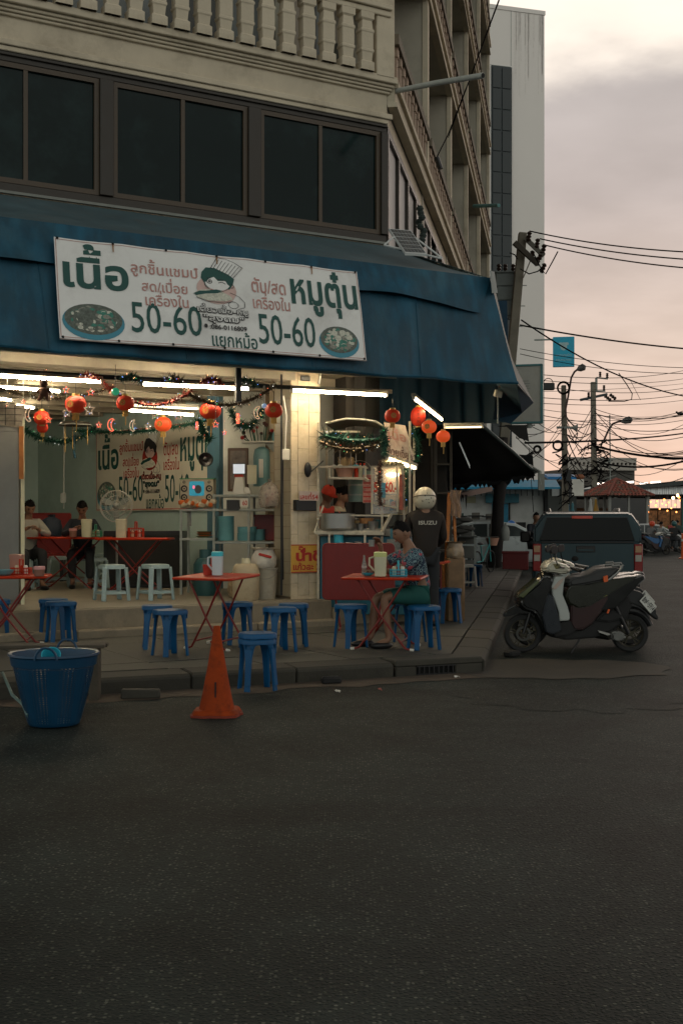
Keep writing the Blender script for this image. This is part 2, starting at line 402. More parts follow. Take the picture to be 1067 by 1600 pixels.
def disc2(mb, cx, cz, rx, rz, y, m, n=20, fn=None):
    vs = [Vector((cx + rx * math.cos(2 * PI * i / n), y, cz + rz * math.sin(2 * PI * i / n))) for i in range(n)]
    mb.add([fn(v) if fn else v for v in vs], [tuple(range(n))], m)
def rrect(w, h, r, n=4):
    o = []
    for cx, cy, a in ((w / 2 - r, h / 2 - r, 0), (-w / 2 + r, h / 2 - r, 90), (-w / 2 + r, -h / 2 + r, 180), (w / 2 - r, -h / 2 + r, 270)):
        for i in range(n + 1):
            t = R(a + 90 * i / n); o.append((cx + r * math.cos(t), cy + r * math.sin(t)))
    return o
def clip_poly(poly, a, b):
    out = []
    def side(p): return (b[0] - a[0]) * (p[1] - a[1]) - (b[1] - a[1]) * (p[0] - a[0])
    for i in range(len(poly)):
        p, q = poly[i], poly[(i + 1) % len(poly)]; sp, sq = side(p), side(q)
        if sp >= 0: out.append(p)
        if (sp > 0 and sq < 0) or (sp < 0 and sq > 0):
            k = sp / (sp - sq); out.append((p[0] + (q[0] - p[0]) * k, p[1] + (q[1] - p[1]) * k))
    return out
def asphalt():
    m = bpy.data.materials.new('asphalt'); m.use_nodes = True; nt = m.node_tree; b = nt.nodes['Principled BSDF']; L = nt.links.new; N = nt.nodes.new
    t = N('ShaderNodeTexCoord')
    v = N('ShaderNodeTexVoronoi'); v.inputs['Scale'].default_value = 62; v.inputs['Randomness'].default_value = 1; L(t.outputs['Object'], v.inputs['Vector'])
    sp = N('ShaderNodeSeparateXYZ'); L(v.outputs['Color'], sp.inputs[0])
    r1 = N('ShaderNodeMapRange'); L(sp.outputs[0], r1.inputs[0]); r1.inputs[1].default_value = 0.62; r1.inputs[2].default_value = 1.0; r1.inputs[3].default_value = 0.0; r1.inputs[4].default_value = 1.0
    dd = N('ShaderNodeMapRange'); L(v.outputs['Distance'], dd.inputs[0]); dd.inputs[1].default_value = 0.28; dd.inputs[2].default_value = 0.5; dd.inputs[3].default_value = 1; dd.inputs[4].default_value = 0
    mu = N('ShaderNodeMath'); mu.operation = 'MULTIPLY'; L(r1.outputs[0], mu.inputs[0]); L(dd.outputs[0], mu.inputs[1])
    n = N('ShaderNodeTexNoise'); n.inputs['Scale'].default_value = 0.55; n.inputs['Detail'].default_value = 9; n.inputs['Roughness'].default_value = 0.65; L(t.outputs['Object'], n.inputs['Vector'])
    mr = N('ShaderNodeMapRange'); L(n.outputs[0], mr.inputs[0]); mr.inputs[1].default_value = 0.35; mr.inputs[2].default_value = 0.65; mr.inputs[3].default_value = 0.65; mr.inputs[4].default_value = 1.4
    x = N('ShaderNodeMix'); x.data_type = 'RGBA'; L(mu.outputs[0], x.inputs[0]); x.inputs[6].default_value = (0.0155, 0.0215, 0.0195, 1); x.inputs[7].default_value = (0.11, 0.115, 0.095, 1)
    y = N('ShaderNodeMix'); y.data_type = 'RGBA'; y.blend_type = 'MULTIPLY'; y.inputs[0].default_value = 1; L(x.outputs[2], y.inputs[6]); L(mr.outputs[0], y.inputs[7])
    n5 = N('ShaderNodeTexNoise'); n5.inputs['Scale'].default_value = 0.4; n5.inputs['Detail'].default_value = 10; n5.inputs['Roughness'].default_value = 0.75; n5.inputs['Distortion'].default_value = .6; L(t.outputs['Object'], n5.inputs['Vector'])
    m5 = N('ShaderNodeMapRange'); L(n5.outputs[0], m5.inputs[0]); m5.inputs[1].default_value = .38; m5.inputs[2].default_value = .6; m5.inputs[3].default_value = .5; m5.inputs[4].default_value = 1.35
    y5 = N('ShaderNodeMix'); y5.data_type = 'RGBA'; y5.blend_type = 'MULTIPLY'; y5.inputs[0].default_value = 1; L(y.outputs[2], y5.inputs[6]); L(m5.outputs[0], y5.inputs[7]); y = y5
    L(y.outputs[2], b.inputs['Base Color']); b.inputs['Roughness'].default_value = 0.72; b.inputs['Specular IOR Level'].default_value = 0.16
    n2 = N('ShaderNodeTexNoise'); n2.inputs['Scale'].default_value = 55; n2.inputs['Detail'].default_value = 4; L(t.outputs['Object'], n2.inputs['Vector'])
    ad = N('ShaderNodeMath'); ad.operation = 'ADD'; L(n2.outputs[0], ad.inputs[0]); L(dd.outputs[0], ad.inputs[1])
    bp = N('ShaderNodeBump'); bp.inputs['Strength'].default_value = 0.7; bp.inputs['Distance'].default_value = 0.008; L(ad.outputs[0], bp.inputs['Height']); L(bp.outputs[0], b.inputs['Normal'])
    return m
ASPH = asphalt()
ASPH2 = ASPH.copy(); [setattr(n.inputs[6], 'default_value', (.0120, .0165, .015, 1)) for n in ASPH2.node_tree.nodes if n.type == 'MIX' and not n.inputs[6].is_linked]
ground = tag(MB().quad((-600, -300, 0), (700, -300, 0), (700, 1500, 0), (-600, 1500, 0)).build('road', ASPH, sm=0, fx=0), kind='structure')

KA = Vector((-7.6, 7.52, 0)); KB = Vector((1.40, 11.52, 0)); KC = Vector((6.35, 41.0, 0))
kd = (KB - KA).normalized(); kn = Vector((kd.y, -kd.x, 0)); sd = (KC - KB).normalized(); sn = Vector((sd.y, -sd.x, 0))
GUT = mat('sandy_gutter', (0.07, 0.05, 0.034), 0.9, var=0.3, vs=5, bump=0.5, bs=30, dirt=(0.04, 0.038, 0.032), ds=2.2, da=0.9)
gm = MB()
def wavy_strip(mb, a, b, w0, n, nrm, z, seed):
    q = random.Random(seed); pts = [a + (b - a) * (i / n) for i in range(n + 1)]
    vs = []
    for i, p in enumerate(pts):
        w = w0 * (0.75 + 0.5 * q.random()); vs += [p + Vector((0, 0, z)), p + nrm * w + Vector((0, 0, z))]
    mb.add(vs, [(2 * i, 2 * i + 1, 2 * i + 3, 2 * i + 2) for i in range(n)])
wavy_strip(gm, KA, KB + kd * 0.5, 0.40, 50, kn, 0.004, 3)
gm.build('gutter', GUT, sm=0, fx=0)['kind'] = 'structure'
ap = MB(); q = random.Random(5)
c0 = G(880, 1045); pts = []
for i in range(30):
    a = 2 * PI * i / 30; r = 1 + 0.2 * (q.random() - 0.5)
    pts.append((c0.x - 0.1 + 1.15 * r * math.cos(a), c0.y + 0.8 * r * math.sin(a), 0.005))
ap.add(pts, [tuple(range(30))])
apo = ap.build('gutter_apron', mat('worn_gutter_patch', (0.045, 0.038, 0.029), 0.85, var=0.3, vs=4, bump=0.5, bs=30, dirt=(0.036, 0.035, 0.03), ds=1.6, da=0.9), sm=0, fx=0); apo['kind'] = 'structure'
pp = MB(); c1 = G(905, 1090); pts = []
for i in range(40):
    a = 2 * PI * i / 40; r = 1 + 0.12 * math.sin(i * 1.7) + 0.16 * (q.random() - 0.5)
    pts.append((c1.x + 0.95 * r * math.cos(a), c1.y + 0.75 * r * math.sin(a), 0.003))
pp.add(pts, [tuple(range(40))])
po = pp.build('road_patch', ASPH2, sm=0, fx=0); po['kind'] = 'structure'

pave = MB()
poly = [KA, KB, KC, Vector((-12, 60, 0)), Vector((-14, 8, 0))]
pave.prism([(p.x, p.y) for p in (KA + Vector((-.3, .9, 0)), KB + Vector((-.25, .45, 0)), KC, Vector((-2, 41, 0)), Vector((-9, 20, 0)), Vector((-9, 8, 0)))], -0.05, 0.118, ax='z')
pav = tag(pave.build('pavement', mat('dark_joint_bed', (0.03, 0.027, 0.022), 0.95, var=0.2), sm=0), kind='structure')
def kerb_run(a, b, nrm, step, end0=0, end1=0):
    L_ = (b - a).length; n = max(1, round(L_ / step)); dr = (b - a).normalized()
    for i in range(n):
        p = a + dr * (L_ * i / n + 0.006); q2 = a + dr * (L_ * (i + 1) / n - 0.006)
        lo = rnd.uniform(-0.006, 0.006)
        prof = [(-0.02, -0.05), (-0.005, 0.115 + lo), (-0.05, 0.140 + lo), (-0.34, 0.152 + lo), (-0.34, -0.05)]
        s0 = -0.22 if (i == n - 1 and end1) else 0
        vs = []
        for e, pt in ((0, p), (1, q2)):
            for u, z in prof:
                w = pt + nrm * u
                if e == 1 and i == n - 1 and end1: w = pt + nrm * u + dr * (u * end1)
                if e == 0 and i == 0 and end0: w = pt + nrm * u - dr * (u * end0)
                vs.append((w.x, w.y, z))
        k = len(prof)
        mb = MB().add(vs, [tuple(range(k)), tuple(range(2 * k - 1, k - 1, -1))] + [(j, j + k, (j + 1) % k + k, (j + 1) % k) for j in range(k)])
        yield mb, i, n, (p + q2) / 2
th = math.acos(kd.dot(sd)); mit = math.tan(th / 2)
for mb, i, n, c in kerb_run(KA, KB, kn, 0.95, 0, mit):
    if abs(c.x - G(660, 1058).x) < 0.45: continue
    mb.build('kerb_stone', KERB, pav, bevel=0.012, sm=0)
for mb, i, n, c in kerb_run(KB, KC, sn, 0.95, mit, 0):
    mb.build('kerb_stone', KERB, pav, bevel=0.012, sm=0)
k0 = G(628, 1059); k1 = G(690, 1054)
for mb, i, n, c in kerb_run(KA, KB, kn, 0.95, 0, mit):
    if abs(c.x - G(660, 1058).x) < 0.45:
        a = c - kd * 0.47; b = c + kd * 0.47
        M = Matrix.Translation(a) @ Matrix.Rotation(math.atan2(kd.y, kd.x), 4, 'Z')
        lid = MB().box(0.0, 0.94, 0.02, 0.34, 0.09, 0.15); lid.xf(M); lid.build('kerb_lid', KERB, pav, bevel=0.01, sm=0)
        for e0, e1 in ((0.0, 0.22), (0.64, 0.94)):
            sd2 = MB().box(e0, e1, 0.02, 0.34, -0.05, 0.088); sd2.xf(M); sd2.build('kerb_stone', KERB, pav, bevel=0.01, sm=0)
        gr = thing('storm_drain', 'black storm drain grating set into the kerb face near the corner', 'drain', a, math.atan2(kd.y, kd.x))
        MB().box(0.22, 0.64, 0.10, 0.33, -0.04, 0.086).build('drain_cavity', BLACKM, gr, sm=0)
        MB().box(0.22, 0.64, 0.012, 0.03, 0.078, 0.09).box(0.22, 0.64, 0.012, 0.03, 0.0, 0.012).build('grate_frame', BLACK, gr, sm=0)
        for j in range(8):
            x = 0.24 + j * 0.052; MB().box(x, x + 0.012, 0.014, 0.028, 0.012, 0.078).build('grate_bar', BLACK, gr, sm=0)
def inside_pave(poly):
    poly = clip_poly(poly, tuple(KA - kn * 0.352)[:2], tuple(KB - kn * 0.352)[:2])
    if len(poly) > 2: poly = clip_poly(poly, tuple(KB - sn * 0.352)[:2], tuple(KC - sn * 0.352)[:2])
    return poly
def slabs(o_, ax, ay, n0, n1, m0, m1, w, h, cond, clip=None):
    for i in range(n0, n1):
        for j in range(m0, m1):
            g = 0.006
            pl = []
            for a, b in ((i * w + g, j * h + g), ((i + 1) * w - g, j * h + g), ((i + 1) * w - g, (j + 1) * h - g), (i * w + g, (j + 1) * h - g)):
                p = o_ + ax * a + ay * b; pl.append((p.x, p.y))
            cx = sum(p[0] for p in pl) / 4; cy = sum(p[1] for p in pl) / 4
            if not cond(cx, cy): continue
            pl = inside_pave(pl)
            if clip and len(pl) > 2: pl = clip(pl)
            if len(pl) < 3: continue
            ar = abs(sum(pl[k][0] * pl[(k + 1) % len(pl)][1] - pl[(k + 1) % len(pl)][0] * pl[k][1] for k in range(len(pl)))) / 2
            if ar < 0.02: continue
            z = 0.150 + rnd.uniform(-0.004, 0.004)
            mb = MB().prism(pl, 0.10, z, ax='z'); mb.build('paving_slab', PAVE, pav, sm=0)
UV = Vector((CU, SU, 0)); VV = Vector((-SU, CU, 0))
CORN = W(3.6, 0)                       # corner of the building
dv = (CORN.x + 0.45, CORN.y - 3.0), (CORN.x + 0.75, CORN.y + 1.0)
def front_zone(x, y):
    p = Vector((x, y, 0)) - O; t = p.dot(UV); dd = p.dot(VV); return dd < 0.2 and t > -6.5
slabs(O + VV * -0.36, UV, -VV, -8, 7, 0, 5, 0.9, 0.9, front_zone, lambda pl: clip_poly(pl, (KB.x - .30, KB.y), (CORN.x + .5, CORN.y)))
slabs(Vector((KB.x, KB.y, 0)), -sn, sd, 0, 5, -2, 30, 0.75, 1.0, lambda x, y: x > CORN.x - 0.4 + (y - CORN.y) * 0.17 or y < CORN.y, lambda pl: clip_poly(pl, (CORN.x + .5, CORN.y), (KB.x - .30, KB.y)) if pl and min(p[1] for p in pl) < CORN.y else pl)

bld = thing('corner_building', 'cream corner building with a balustraded balcony, brown ribbon windows and an open noodle shop', 'building', O, RZ)
T0, T1 = -7.5, 3.6
zt = 6.80
MB().box(T0, T1, 0.0, 0.25, zt, 7.34).build('wall', CREAM, bld, bevel=0.01, sm=0)
MB().box(T0, T1, 0.02, 0.25, 3.45, 5.22).build('wall', CREAM, bld, sm=0)
MB().box(T0, T1 + 0.05, -0.06, 0.0, 6.86, 6.93).box(T0, T1, -0.03, 0.0, 6.80, 6.86).build('window_hood', CREAM, bld, bevel=0.008, sm=0)
mb = MB()
for o_, z0, z1 in ((0.04, 7.20, 7.235), (0.07, 7.237, 7.27), (0.10, 7.272, 7.31), (0.15, 7.312, 7.40)): mb.box(T0, T1 + o_ * 0.5, -o_, 0.3, z0, z1)
mb.build('cornice', CREAM, bld, bevel=0.008, sm=0)
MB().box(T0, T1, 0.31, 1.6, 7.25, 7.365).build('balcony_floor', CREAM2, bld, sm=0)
def baluster_mesh():
    b = MB(); w = 0.098
    for z0, z1, a, c in ((0, .09, w, w), (.09, .11, w, .072), (.11, .20, .072, .082), (.20, .215, .082, .094), (.215, .235, .094, .094), (.235, .25, .094, .084), (.25, .42, .086, .086), (.42, .435, .086, .096), (.435, .455, .096, .096), (.455, .47, .096, .082), (.47, .56, .082, .072), (.56, .58, .072, w), (.58, .655, w, w)):
        b.add([(x * r, y * r * 0.8, z * 1.17) for z, r in ((z0, a), (z1, c)) for x, y in ((-1, -1), (1, -1), (1, 1), (-1, 1))], [(0, 1, 5, 4), (1, 2, 6, 5), (2, 3, 7, 6), (3, 0, 4, 7)])
    return b
BALZ = 7.40
b0 = None; t = T1 - 0.42; k = 0
while t > -3.4:
    if b0 is None:
        b0 = baluster_mesh().build('baluster', CREAM, bld, sm=0, loc=(t, -0.12, BALZ)); ob = b0
    else:
        ob = b0.copy(); COL.objects.link(ob); ob.parent = bld; ob.location = (t, -0.12, BALZ)
    t -= 0.288; k += 1
MB().box(T0, T1 - 0.05, -0.19, -0.05, 8.165, 8.24).box(T0, T1 - 0.05, -0.23, -0.01, 8.242, 8.31).box(T0, T1 - 0.05, -0.20, -0.03, 8.312, 8.39).build('balcony_rail', CREAM, bld, bevel=0.01, sm=0)
MB().box(T1 - 0.26, T1 + 0.02, -0.16, 0.06, 7.372, 10.9).build('corner_post', CREAM, bld, bevel=0.012, sm=0)
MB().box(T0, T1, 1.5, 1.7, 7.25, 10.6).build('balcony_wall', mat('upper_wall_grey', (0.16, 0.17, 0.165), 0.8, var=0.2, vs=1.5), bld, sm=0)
for a in (-5.2, -3.1, -1.2, 0.9, 2.4):
    MB().box(a, a + 0.9, 1.46, 1.498, 7.57, 9.6).build('balcony_door', mat('upper_door_dark', (0.05, 0.05, 0.045), 0.5, var=0.15), bld, sm=0)
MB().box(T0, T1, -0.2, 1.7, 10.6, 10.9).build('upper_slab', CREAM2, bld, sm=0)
wz0, wz1 = 5.30, 6.78
xs_post = [(FL(a, 0, 0).x, FL(b, 0, 0).x) for a, b in ((157, 178), (389, 408), (596, 606))]
mull = [FL(a, 0, 0).x for a in (42, 288, 503)]
fr = MB().box(T0, T1, 0.02, 0.14, 6.70, 6.80).box(T0, T1, 0.03, 0.14, 5.222, 5.32).box(T0, T1, -0.01, 0.05, 6.76, 6.798).build('window_frame', BROWNF, bld, bevel=0.005, sm=0)
for a, b in xs_post + [(-2.75, -2.5), (-4.9, -4.65)]:
    MB().box(a, b, -0.012, 0.14, 5.322, 6.698).build('window_post', BROWNF, bld, bevel=0.006, sm=0)
edges = [-7.4, -4.9, -4.65, -2.75, -2.5]
bays = [(-4.65, -2.75), (-2.5, xs_post[0][0]), (xs_post[0][1], xs_post[1][0]), (xs_post[1][1], xs_post[2][0])]
ms = [-3.7] + mull
for (a, b), c in zip(bays, ms):
    w = MB()
    w.box(a + 0.002, a + 0.06, 0.03, 0.09, 5.322, 6.698).box(b - 0.06, b - 0.002, 0.03, 0.09, 5.322, 6.698).box(c - 0.025, c + 0.025, 0.035, 0.1, 5.38, 6.64)
    w.box(a + 0.06, b - 0.06, 0.03, 0.09, 6.64, 6.698).box(a + 0.06, b - 0.06, 0.03, 0.09, 5.322, 5.38)
    wf = w.build('window', mat('brown_sash', (0.062, 0.042, 0.025), 0.45, var=0.15, vs=5), bld, sm=0)
    for g0, g1, y in ((a + 0.06, c - 0.025, 0.06), (c + 0.025, b - 0.06, 0.07)):
        MB().box(g0, g1, y, y + 0.008, 5.38, 6.64).build('pane', GLASSD, wf, sm=0)
MB().box(T0, T1 - .1, 0.35, 0.38, 5.2, 6.8).build('window_backing', BLACKM, bld, sm=0)  # matt black sheet behind the whole row of panes

side = thing('apartment_wing', 'cream apartment wing with stacked balconies and balusters along the side street', 'building', CORN, math.atan2(WS.y, WS.x))
BAYS = [0.0, 4.4, 9.0, 13.8, 18.7, 23.7]
DEP = 1.35
LV = [7.07, 10.37, 13.67, 16.97, 20.27]
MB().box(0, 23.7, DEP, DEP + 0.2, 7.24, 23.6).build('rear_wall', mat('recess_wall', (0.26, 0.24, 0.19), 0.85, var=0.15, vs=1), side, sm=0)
sb0 = None
for li, z in enumerate(LV):
    for bi in range(5):
        a, b = BAYS[bi], BAYS[bi + 1]
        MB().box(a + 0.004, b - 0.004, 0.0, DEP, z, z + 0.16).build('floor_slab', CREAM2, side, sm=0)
        MB().box(a + 0.004, b - 0.004, -0.10, -0.002, z - 0.03, z + 0.30).box(a + 0.004, b - 0.004, -0.15, -0.10, z + 0.22, z + 0.30).box(a + 0.004, b - 0.004, -0.13, -0.10, z - 0.03, z + 0.03).build('slab_edge', CREAM, side, sm=0)
        MB().box(a + 0.13, b - 0.13, -0.14, 0.02, z + 0.86, z + 1.0).build('parapet_rail', RAILC, side, sm=0)
        x = a + 0.3
        while x < b - 0.15:
            if sb0 is None:
                sb0 = MB().box(-0.07, 0.07, -0.06, 0.06, 0, 0.12).box(-0.05, 0.05, -0.045, 0.045, 0.121, 0.43).box(-0.07, 0.07, -0.06, 0.06, 0.431, 0.558).build('baluster', mat('pinkish_baluster', (0.42, 0.31, 0.235), 0.85, var=0.15), side, sm=0, loc=(x, -0.05, z + 0.301))
            else:
                o2 = sb0.copy(); COL.objects.link(o2); o2.parent = side; o2.location = (x, -0.05, z + 0.301)
            x += 0.36 if bi < 2 else 0.5
        if li < 4:
            MB().box(a + 1.0, a + 2.0, DEP - 0.03, DEP - 0.002, z + 0.17, z + 2.3).build('door', mat('balcony_door_wood', (0.06, 0.04, 0.03), 0.6), side, sm=0)
            MB().box(a + 2.6, b - 0.5, DEP - 0.03, DEP - 0.002, z + 1.0, z + 2.3).build('window', GLASSD, side, sm=0)
for bi in range(1, 6):
    s = BAYS[bi]
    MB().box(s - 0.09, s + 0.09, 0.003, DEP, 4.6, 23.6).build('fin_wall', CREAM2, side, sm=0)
    MB().box(s - 0.11, s + 0.11, -0.09, 0.0, 7.38, 23.6).build('column', CREAM, side, sm=0)
MB().box(-0.12, 0.12, -0.02, 0.2, 7.38, 23.6).build('column', CREAM, side, sm=0)
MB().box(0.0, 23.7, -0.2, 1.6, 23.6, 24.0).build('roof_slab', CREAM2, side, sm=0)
MB().box(0.05, 23.6, 0.02, 0.2, 6.80, 7.038).build('wall', CREAM, side, sm=0)
MB().box(0.05, 23.6, 0.0, 0.1, 6.70, 6.798).build('window_frame', BROWNF, side, sm=0)
x = 0.08
PANEW = mat('painted_reflection_glass', (0.50, 0.47, 0.46), 0.6, var=0.05, spec=0.2)  # pale colour paints the white building's reflection onto the panes
i = 0
while x < 23:
    w = MB().box(x, x + 0.10, -0.004, 0.1, 4.9, 6.698)
    wf = w.build('window', BROWNF, side, sm=0)
    MB().box(x + 0.101, x + 1.09, 0.05, 0.06, 4.9, 6.698).build('pane', PANEW if i in (1, 2, 3) or i % 4 == 0 else GLASSD, wf, sm=0)
    x += 1.1; i += 1
MB().box(0.05, 23.6, 0.12, 0.2, 4.5, 6.69).box(.05, 23.6, .2, 3.3, 4.5, 4.6).build('wall', BLACKM, side, sm=0)
MB().box(0.3, 4.2, 0.35, 0.5, 0.15, 4.5).box(4.2, 4.3, 0.35, 3.2, .15, 4.5).box(4.3, 23.6, 3.2, 3.3, 0.15, 4.5).build('opening_backdrop', mat('opening_shade', (0.022, 0.021, 0.019), 0.7, var=0.2, vs=3), side, sm=0)  # near-black walls paint the shade inside the shop openings
for s in BAYS[1:3]:
    MB().box(s - 0.2, s + 0.2, 0.0, 0.34, 0.15, 4.5).build('pier', mat('dark_pier', (0.05, 0.045, 0.04), 0.8, var=0.2), side, sm=0)
pv = thing('drain_pipe', 'white plastic pipe sticking out from the balcony corner', 'pipe')
a = P(615, 143, 16.0); b = P(754, 118, 14.6)
MB().tube([a, a.lerp(b, .5) + Vector((0, 0, .012)), b], 0.036, 10).build('pipe', mat('grey_pipe', (0.40, 0.41, 0.38), 0.5), pv); MB().tube([b - (b-a)*0.002, b + (b-a)*0.004], 0.029, 10).build('bore', BLACKM, pv)
pv = thing('drain_pipe', 'short turquoise pipe sticking out of the wing above the white tower windows', 'pipe')
a = P(740, 322, 30); b = P(779, 321, 28.6)
MB().tube([a, b], 0.045, 8).build('pipe', mat('turquoise_pipe', (0.13, 0.30, 0.30), 0.5), pv)
hb = thing('cable_end', 'black cable weight hanging from a wire at the balconies', 'cable end')
MB().tube([P(682, 246, 19), P(688, 264, 19)], 0.045, 8).build('weight', BLACK, hb); MB().tube([P(779, 0, 17), P(735, 120, 18), P(700, 210, 19), P(682, 246, 19)], 0.010, 5).build('cable', WIREM, hb)
ac = thing('blue_tarp_bundle', 'dark bundle of tarpaulin and pots hung beneath the first balcony of the wing', 'bundle')
q = random.Random(3)
mb = MB()
for i in range(9): mb.sph(P(658 + q.uniform(-4, 4), 326 + i * 7, 19 + q.uniform(-.1, .1)), (0.06, 0.06, 0.055), 8)
mb.build('bundle', mat('bundle_cloth', (0.03, 0.045, 0.04), 0.8), ac)

FZ = 0.47
MB().box(-7.0, 2.55, -0.30, 9.5, 0.12, FZ).build('shop_floor', mat('shop_floor_concrete', (0.22, 0.195, 0.145), 0.55, var=0.2, vs=1.5, bump=0.2, bs=15, dirt=(0.13, 0.11, 0.08), ds=2), bld, sm=0)
for i in range(8):
    a = -6.4 + i * 1.12
    MB().box(a + 0.004, a + 1.116, -0.345 + rnd.uniform(-.006, .006), -0.301, 0.14, FZ - 0.004).build('step_stone', STEPC, bld, bevel=0.012, sm=0)
for i in range(8):
    a = -6.4 + i * 1.12
    MB().box(a + 0.004, a + 1.116, -0.52, -0.35, 0.12, 0.235 + rnd.uniform(-.005, .005)).build('plinth_stone', STEPC, bld, bevel=0.015, sm=0)
MB().box(2.56, 4.0, -0.40, 0.8, 0.12, 0.36).build('pillar_plinth', STEPC, bld, bevel=0.02, sm=0)
def wall_w(name, pts, z0, z1, m, th=0.12, parent=None):
    b = MB()
    for i in range(len(pts) - 1):
        a, c = Vector(pts[i]), Vector(pts[i + 1]); d_ = (c - a).normalized(); n_ = Vector((-d_.y, d_.x)) * th
        b.prism([(a.x, a.y), (c.x, c.y), (c.x + n_.x, c.y + n_.y), (a.x + n_.x, a.y + n_.y)], z0, z1, ax='z')
    o_ = b.build(name, m, None, sm=0)
    if parent is not None: o_.parent = parent; o_.matrix_parent_inverse = PINV[parent.name]
    return o_
bpy.context.view_layer.update()
PINV = {bld.name: (Matrix.Translation(bld.location) @ Matrix.Rotation(RZ, 4, 'Z')).inverted()}
BA = P(60, 800, 22.9).to_2d(); BB = P(350, 800, 18.30).to_2d()
bwdir = (BB - BA).normalized()
LW0 = P(60, 800, 22.9).to_2d()
wall_w('back_wall', [LW0, BB], FZ, 3.6, WALLB, parent=bld)
wall_w('left_wall', [(-10, 20.5), LW0], FZ, 3.6, WALLB, parent=bld)
wall_w('right_wall', [P(344, 800, 17.75).to_2d(), P(520, 800, 17.0).to_2d()], FZ, 3.6, WALLW, parent=bld)
wall_w('inner_column', [P(324, 800, 18.15).to_2d(), P(343, 800, 17.7).to_2d()], FZ, 3.6, mat('blue_column_paint', (0.06, 0.14, 0.19), 0.6), 0.4, parent=bld)
wall_w('left_return', [(-6.6, 12.2), (-10.0, 20.5)], FZ, 3.6, WALLB, parent=bld)
MB().box(-7.4, 3.5, 0.26, 9.5, 3.46, 3.56).build('ceiling', CEIL, bld, sm=0)
for i in range(9):
    MB().box(-7.4, 3.3, 0.9 + i * 0.85, 1.06 + i * 0.85, 3.34, 3.458).build('ceiling_beam', mat('ceiling_beam_paint', (0.33, 0.29, 0.22), 0.8, var=0.15), bld, sm=0)
MB().box(-7.4, 2.2, -0.02, 0.24, 3.28, 3.448).build('lintel', mat('lintel_paint', (0.40, 0.36, 0.28), 0.8, var=0.15), bld, sm=0)
pl0, pl1 = FL(455, 900, -0.02).x, FL(500, 900, -0.02).x
MB().box(pl0 + 0.012, pl1 - 0.012, 0.0, 0.5, 0.34, 3.46).build('pillar_core', GROUT, bld, sm=0)
cw = (pl1 - pl0) / 3 ; hts = 0.315
for c in range(3):
    z = 0.36 - (c % 2) * 0.5 * hts
    while z < 3.44:
        za, zb = max(z, 0.36), min(z + hts, 3.44)
        x0_, x1_ = pl0 + [0, .40, 1.42][c] * cw * 1.0, pl0 + [.40, 1.42, 3.0][c] * cw
        x0_, x1_ = (pl0, pl0 + .1) if c == 0 else ((pl0 + .1, pl0 + .1 + (pl1 - pl0 - .1) / 2) if c == 1 else (pl0 + .1 + (pl1 - pl0 - .1) / 2, pl1))
        if zb - za > 0.03: MB().box(x0_ + 0.002, x1_ - 0.002, -0.016 + rnd.uniform(-.0015, .0015), 0.0, za + 0.002, zb - 0.002).build('tile', TILE, bld, sm=0)
        z += hts
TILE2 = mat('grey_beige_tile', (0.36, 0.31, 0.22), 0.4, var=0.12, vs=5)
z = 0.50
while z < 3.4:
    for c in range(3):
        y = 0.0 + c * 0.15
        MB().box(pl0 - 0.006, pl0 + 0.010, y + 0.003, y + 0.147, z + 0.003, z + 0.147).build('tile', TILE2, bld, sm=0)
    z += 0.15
MB().box(pl1 + 0.02, 3.55, 1.55, 1.65, 0.36, 3.46).build('recess_wall', GROUT, bld, sm=0)
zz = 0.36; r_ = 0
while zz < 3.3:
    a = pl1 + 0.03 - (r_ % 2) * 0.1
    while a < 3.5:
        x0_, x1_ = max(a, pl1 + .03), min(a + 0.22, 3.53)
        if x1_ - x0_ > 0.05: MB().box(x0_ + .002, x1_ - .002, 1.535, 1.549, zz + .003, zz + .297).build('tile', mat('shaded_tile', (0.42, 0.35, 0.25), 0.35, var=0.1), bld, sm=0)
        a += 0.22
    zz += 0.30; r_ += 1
MB().box(3.3, 3.6, 0.6, 0.95, 0.15, 3.46).build('corner_pier', mat('dark_pier', (0.05, 0.045, 0.04)), bld, sm=0)
aw = thing('awning', 'large blue canvas awning wrapping the corner above the noodle shop', 'awning', O, RZ)
DB, DT = -2.36, -2.08
ZB, ZT = 3.11, 4.38
TB, TT = FL(806, 592, DB).x, FL(765, 423, DT).x
q = random.Random(11)
def wav(p, u, v):
    s = 0.016 * math.sin(p.x * 2.3 + v * 2) + 0.010 * math.sin(p.x * 6.1 + v * 5) + 0.006 * math.sin(p.x * 14 + 3 * v)
    return Vector((p.x, p.y + s * (0.4 + v), p.z + 0.010 * math.sin(p.x * 5.3) * v))
L0 = -7.0
m_ = MB().quad((L0, DB, ZB), (TB, DB, ZB), (TT, DT, ZT), (L0, DT, ZT), nx=110, ny=14, fn=lambda p, u, v: wav(p, u, 1 - v))
m_.build('valance', BLUEC, aw, solid=0.006)
def flap(p, u, v):
    w = 1 - v
    return Vector((p.x, p.y - 0.012 - 0.022 * w * (1 + math.sin(p.x * 3.1 + 1)) - 0.012 * math.sin(p.x * 9 + w * 6) * w, p.z - 0.03 * w * math.sin(p.x * 2.1) - (0.05 * w * math.sin(p.x * 1.3 + 2))))
hf = FL(560, 480, DT).z
m_ = MB().quad((L0, DT - 0.11, ZT - 0.42), (TT - 0.25, DT - 0.13, ZT - 0.42), (TT, DT, ZT + 0.004), (L0, DT, ZT + 0.004), nx=120, ny=8, fn=lambda p, u, v: flap(p, u, v))
m_.build('top_flap', BLUEC, aw, solid=0.005)
